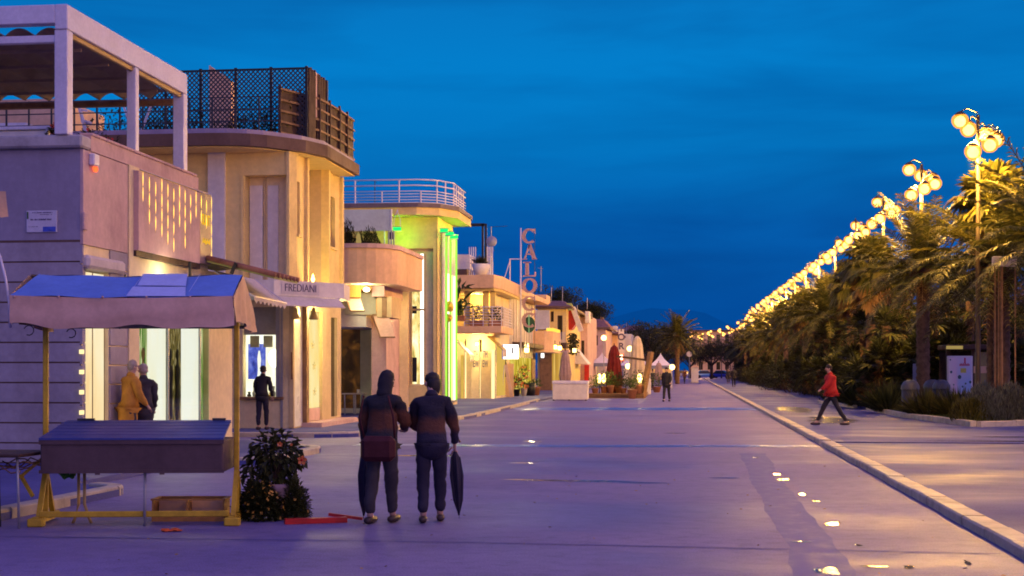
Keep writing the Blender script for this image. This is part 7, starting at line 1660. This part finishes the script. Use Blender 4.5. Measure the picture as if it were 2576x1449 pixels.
def person(label, x, y, z, face, hgt=1.68, lean=0, turn=0, stride=.12, arms=((.0, .0), (.0, .0)), coat='cloth_black', coat_len=.80, trous='cloth_navy', hair='hair_dark', long_hair=False, group=None, bulk=1.0, head_down=.0, hood=False, fine=1, fingers=True, band=None):
    """face: heading in degrees (0 = towards +y, away from the viewer); arms: (forward, bend) in radians for left, right"""
    k = hgt/1.70; q = thing('person', label, 'person', (x, y, z), group); M = Matrix.Translation((x, y, z)) @ Matrix.Rotation(R(face), 4, 'Z') @ Matrix.Scale(k, 4)
    def L_(px, py, pz): # lean the upper body forward about the hip
        dz = pz-.93; return (px, py+dz*math.sin(lean) if dz > 0 else py, .93+dz*math.cos(lean) if dz > 0 else pz)
    pel = (0, 0, .93); w1 = L_(0, 0, 1.08); ch = L_(0, .01, 1.27); up_ = L_(0, 0, 1.40); nk = L_(0, .015, 1.47); sh = lambda s: L_(s*.17, 0, 1.385)
    hd0 = L_(0, .03+head_down*.3, 1.53); hd1 = L_(0, .035+head_down*.55, 1.60); hd2 = L_(0, .025+head_down*.7, 1.665)
    legs = []; 
    for s in (-1, 1):
        st_ = stride*s
        legs.append([((s*.085, 0, .88), .085, .09), ((s*.095, st_*.45+.02, .49), .056, .06), ((s*.095, st_*.9-.03*(s < 0), .09), .037, .04)])
    hands, arm = [], []
    for s, (fw, bd) in zip((-1, 1), arms):
        S = Vector(sh(s)); d1 = Vector((s*(.34 if band and bd < .3 else .16), math.sin(fw), -math.cos(fw))).normalized(); el = S+d1*.28; f2 = fw+bd; d2 = Vector((s*.02-(.35*s if bd > .6 else 0), math.sin(f2), -math.cos(f2))).normalized(); wr = el+d2*.25; hp_ = wr+d2*.08
        arm.append((S, el, wr, hp_, d2)); hands.append((wr, hp_, d2, s))
    body = [[(pel, .12*bulk, .10), (w1, .115, .09), (ch, .13, .10), (up_, .11, .085), (nk, .05, .052), (hd0, .058, .062), (hd1, .072, .086), (hd2, .06, .072)]]
    for i, s in enumerate((-1, 1)):
        S, el, wr, hp_, d2 = arm[i]; body.append([(up_, .11, .085), (tuple(S), .055, .055), (tuple(el), .04, .04), (tuple(wr), .026, .022), (tuple(hp_), .036, .016)]); body.append([(pel, .12, .10)]+legs[i]+[((s*.10, legs[i][2][0][1]+.13, .035), .034, .026)])
    a = skin(body)
    # ears, nose, eyes as part of the head; five fingers rooted in each palm
    hc = Vector(hd1)
    fv = Vector((math.sin(turn), math.cos(turn), -head_down*.9)).normalized(); rv_ = Vector((fv.y, -fv.x, 0)).normalized()
    a.tube([hc+fv*.075+Vector((0, 0, .03)), hc+fv*.098-Vector((0, 0, .01)), hc+fv*.085-Vector((0, 0, .02))], [.008, .014, .011], 6)
    for s in (-1, 1): a.ico(hc+rv_*s*.074-Vector((0, 0, .005)), .022, 1, 1.4); a.ico(hc+fv*.078+rv_*s*.03+Vector((0, 0, .025)), .011, 1)
    a.tube([hc+fv*.078+rv_*-.022-Vector((0, 0, .05)), hc+fv*.083-Vector((0, 0, .05)), hc+fv*.078+rv_*.022-Vector((0, 0, .05))], .007, 5)
    if fingers:
        for wr, hp_, d2, s in hands:
            sd = d2.cross(Vector((0, 0, 1))); sd = sd.normalized() if sd.length > .2 else Vector((0, 1, 0)); inn = Vector((-s, 0, 0))
            for j, (o_, L2) in enumerate(((-.026, .062), (-.009, .074), (.009, .07), (.026, .055))):
                b_ = hp_+sd*o_-d2*.01; a.tube([b_, b_+d2*L2*.5+inn*.006, b_+d2*L2*.85+inn*.024, b_+d2*L2*.8+inn*.042], [.009, .0085, .008, .006], 6)
            b_ = wr+sd*-.024+d2*.025; a.tube([b_, b_-sd*.022+d2*.03+inn*.012, b_-sd*.02+d2*.055+inn*.03], [.011, .010, .007], 6)
    a.move(M); part('body', a, 'skin', q, True)
    # coat over torso and sleeves
    b2 = bulk; hem = .93-(coat_len-.6)
    cc = [[(L_(0, 0, 1.02), .15*b2, .125*b2), (ch, .165*b2, .135*b2), (up_, .15*b2, .115), (L_(0, .005, 1.455), .075, .075)], [(L_(0, 0, 1.02), .15*b2, .125*b2), ((0, 0, .90), .165*b2, .14*b2), ((0, 0, hem), .175*b2, .15*b2)]]
    for i in range(2): S, el, wr, hp_, d2 = arm[i]; cc.append([(up_, .15*b2, .115), (tuple(S), .08*b2, .08*b2), (tuple(el), .062*b2, .062*b2), (tuple(wr-d2*.01), .043, .043)])
    a = wrinkle(skin(cc, fine), .026, x*7); a.move(M)
    part('coat', a, band or coat, q, True)
    tr_ = [[((0, 0, .96), .13, .11)]+[((s*.088, 0, .84), .10, .105), ((s*.097, stride*s*.45+.02, .49), .074, .078), ((s*.097, stride*s*.9-.03*(s < 0)-.005, .10), .058, .062)] for s in (-1, 1)]
    a = wrinkle(skin(tr_, fine), .018, x*3); a.move(M); part('trousers', a, trous, q, True)
    a = skin([[(L_(0, .0, 1.42), .10*b2, .085*b2), (L_(0, .005, 1.475), .078, .078), (L_(0, .02, 1.515), .074, .074)]]); a.move(M); part('collar', a, coat, q, True)
    if hood:
        h1, h2 = Vector(hd1), Vector(hd2); a = wrinkle(skin([[(L_(0, -.03, 1.40), .115, .085), (L_(0, -.015, 1.50), .088, .085), (tuple(h1-fv*.025), .104, .112), (tuple(h2-fv*.02+Vector((0, 0, .015))), .086, .094), (tuple(h2-fv*.035+Vector((0, 0, .075))), .03, .035)]], 2), .012, y); a.move(M); part('hood', a, coat, q, True)
    for s in (-1, 1):
        yy = stride*s*.9-.03*(s < 0); a = MB(); a.lathe([(.03, -.14), (.046, -.11), (.05, 0), (.046, .10), (.02, .145)], (0, 0, 0), 10); a.move(M @ Matrix.Translation((s*.10, yy+.05, .045)) @ Matrix.Rotation(R(-90), 4, 'X') @ Matrix.Diagonal((1, .85, 1, 1))); part('shoe', a, 'leather', q, True)
    a = MB(); hv = Vector(hd2)-fv*.012
    a.ico(hv+Vector((0, 0, -.012)), .088, 2, .98, .05)
    if long_hair: a.lathe([(.05, -.16), (.075, -.08), (.085, .0), (.07, .05)], hv-fv*.035-Vector((0, 0, .06)), 12)
    else: a.ico(hc-fv*.03+Vector((0, 0, .005)), .078, 2, .95, .04)
    a.move(M); part('hair', a, hair, q, True)
    return q, [M @ h[1] for h in hands]
def umbrella(label, p, tip, m_):
    q = thing('closed_umbrella', label, 'umbrella', (tip[0], tip[1], 0), 'furled umbrellas of the couple'); p, tip = Vector(p), Vector(tip); d = tip-p
    a = MB(); pts = [p+d*f for f in (.10, .18, .4, .7, .9, .96)]; a.tube(pts, [.018, .045, .055, .042, .018, .008], 10)
    for k in range(5): 
        an = k*1.256; o_ = Vector((math.cos(an), math.sin(an), 0))*.045; a.tube([p+d*.17+o_, p+d*.42+o_*1.3, p+d*.75+o_*.9, p+d*.93+o_*.2], [.01, .02, .016, .004], 5)
    part('canopy', a, m_, q, True)
    a = MB(); a.tube([p+d*.9, tip], .007, 6, .005); a.tube([p-d*.02, p+d*.12], .009, 6); part('shaft', a, 'grey_metal', q, True)
    a = MB(); b_ = p-d*.02; a.tube([b_+Vector((.03-.03*math.cos(R(i*22)), 0, .03*math.sin(R(i*22)))) for i in range(9)], .011, 7); part('handle', a, 'brown_wood', q, True)
    return q
# couple huddled together in the foreground, seen from behind, umbrellas hanging from their outer hands
x1, y1 = -3.16, 14.55
pa, ha = person('person in a bulky black and rust coat standing left in the couple on the road', x1, y1, 0, -8, 1.58, lean=.20, turn=.5, stride=.10, arms=((.12, .15), (.35, .9)), coat='cloth_black', coat_len=.78, trous='cloth_grey', bulk=1.22, head_down=.05, hood=True, fine=2, band='coat_rust')
x2, y2 = -2.66, 14.72
pb, hb = person('person in a dark navy coat standing right in the couple on the road', x2, y2, 0, 10, 1.56, lean=.22, turn=-.5, stride=.08, arms=((.35, .9), (.12, .15)), coat='cloth_navy', coat_len=.84, trous='cloth_navy', bulk=1.18, head_down=.08, long_hair=True, fine=2, band='coat_navy')
umbrella('furled dark umbrella held point down on the left of the couple', ha[0]+Vector((0, -.01, .08)), (ha[0].x-.02, ha[0].y-.02, .02), 'cloth_navy')
umbrella('furled dark umbrella held point down on the right of the couple', hb[1]+Vector((0, -.01, .08)), (hb[1].x+.05, hb[1].y-.02, .02), 'cloth_navy')
a = MB(); a.bbox(x1-.16, x1+.20, y1-.32, y1-.17, .66, .92, .05); hbq = thing('shoulder_bag', 'dark maroon shoulder bag on the hip of the left person of the couple', 'bag', (x1, y1-.2, .8)); part('bag_body', a, 'cloth_maroon', hbq)
a = MB(); a.tube([(x1-.14, y1-.2, .9), (x1-.19, y1-.2, 1.1), (x1-.16, y1-.13, 1.33)], .012, 5); a.tube([(x1+.18, y1-.2, .9), (x1+.17, y1-.21, 1.1), (x1+.1, y1-.13, 1.33)], .012, 5); part('strap', a, 'cloth_maroon', hbq, True)
# shoppers at the corner shop
xo, yo = XY(322, 23.2), 23.2
person('elderly person in a long orange coat outside the lit corner shop', xo, yo, .08, -40, 1.66, lean=.10, turn=.2, stride=.1, arms=((.3, .7), (.2, .5)), coat='cloth_orange', coat_len=1.02, trous='cloth_grey', hair='hair_grey', bulk=1.2)
person('person in dark clothes close to the one in the orange coat', XY(362, 23.7), 23.7, .08, 30, 1.60, lean=.08, turn=0, stride=.08, arms=((.3, .8), (.2, .3)), coat='cloth_grey', coat_len=.98, trous='cloth_black', hair='hair_grey', bulk=1.15)
# window shopper at the boutique
person('slim person in black at the boutique window', XY(660, 34.9), 34.9, .08, 0, 1.60, lean=.08, turn=0, stride=.05, arms=((.2, .6), (.15, .3)), coat='cloth_black', coat_len=.8, trous='cloth_navy', bulk=1.05)
# far walkers
person('person in black walking in the middle of the far road', XY(1677, 72), 72, 0, 170, 1.70, stride=.28, arms=((.3, .3), (-.3, .2)), coat='cloth_black', coat_len=.88, trous='cloth_black', bulk=1.35, fingers=False)
person('person in a red jacket walking on the wet promenade', XY(2091, 40.3), 40.3, .06, 100, 1.66, lean=.06, stride=.42, arms=((.5, .5), (-.4, .3)), coat='cloth_red', coat_len=.72, trous='cloth_black', bulk=1.45, fingers=False)
person('person in black on the far promenade beside the palm bushes', XY(1846, 128), 128, .06, 0, 1.72, stride=.3, arms=((.3, .2), (-.3, .2)), coat='cloth_black', coat_len=.9, trous='cloth_black', bulk=1.3, fingers=False)
person('small distant person in dark clothes left of the one in black near the palm bushes', XY(1832, 160), 160, .06, 180, 1.70, stride=.2, coat='cloth_navy', trous='cloth_grey', fingers=False)
person('distant dark clothed person in front of the gazebo tent', XY(1642, 112), 112, 0, 60, 1.65, stride=.15, coat='cloth_grey', trous='cloth_black', fingers=False)
person('distant person in brown beside the stone pillar', XY(1722, 165), 165, 0, 20, 1.70, stride=.25, coat='cloth_brown', trous='cloth_grey', fingers=False)
person('distant person in black left of the one in brown', XY(1705, 160), 160, 0, 200, 1.70, stride=.25, coat='cloth_black', trous='cloth_black', fingers=False)
# ================================================================ lamps that are lit in the shops and on the facades
lamp_light('shop_lamp', (FX+.3, 25.3, 3.3), 25, (1, .86, .55), .15)
lamp_light('porch_lamp', (XY(505, 28.2), 28.2, 3.25), 14, (.9, .95, .25), .1)
lamp_light('window_lamp', (XY(690, FY+.45), FY+.35, 2.0), 30, (1, .92, .7), .12)
lamp_light('entrance_lamp', (-9.4, 37.6, 3.1), 260, (1, .72, .25), .12)
lamp_light('flood_lamp', (XY(922, 44.2), 44.0, ZY(0, 738, 44.2)), 90, (1, .9, .55), .12)
lamp_light('alcove_lamp', (XY(985, 47.6), 47.4, 3.4), 170, (1, .8, .38), .15)
lamp_light('soffit_lamp', (XY(905, 46.2), 46.0, 3.9), 50, (1, .7, .15), .12)
for (x, y, z, p) in ((XY(1004, 56.2), 56.25, 6.95, 32), (TX+.55, 57.6, 7.1, 16), (TX+.55, 59, 7.1, 16), (TX+.55, 60.2, 7.1, 16)): lamp_light('green_flood', (x, y, z), p, (.28, 1, .03), .08)
lamp_light('shop_lamp', (XY(1200, 73.4), 73.2, 2.9), 160, (1, .75, .3), .12); lamp_light('shop_lamp', (XY(1150, 73), 72.6, 3.0), 160, (1, .75, .3), .12); lamp_light('balcony_lamp', (XY(1205, 75), 74.6, 5.3), 130, (1, .72, .3), .12)
lamp_light('shop_lamp', (-9.2, 84, 2.9), 260, (1, .75, .3), .15); lamp_light('shop_lamp', (XY(1410, 102), 102.6, 3.0), 300, (1, .7, .25), .15); lamp_light('eave_lamp', (XY(1320, 82), 86, 5.6), 50, (1, .75, .35), .1)
lamp_light('deck_lamp', (XY(1514, 80), 79.9, 1.1), 40, (1, .75, .3), .12); lamp_light('deck_lamp', (XY(1609, 79.6), 79.5, 1.1), 40, (1, .75, .3), .12); lamp_light('tent_lamp', (XY(1560, 115), 115, 2.4), 120, (1, .8, .4), .15)
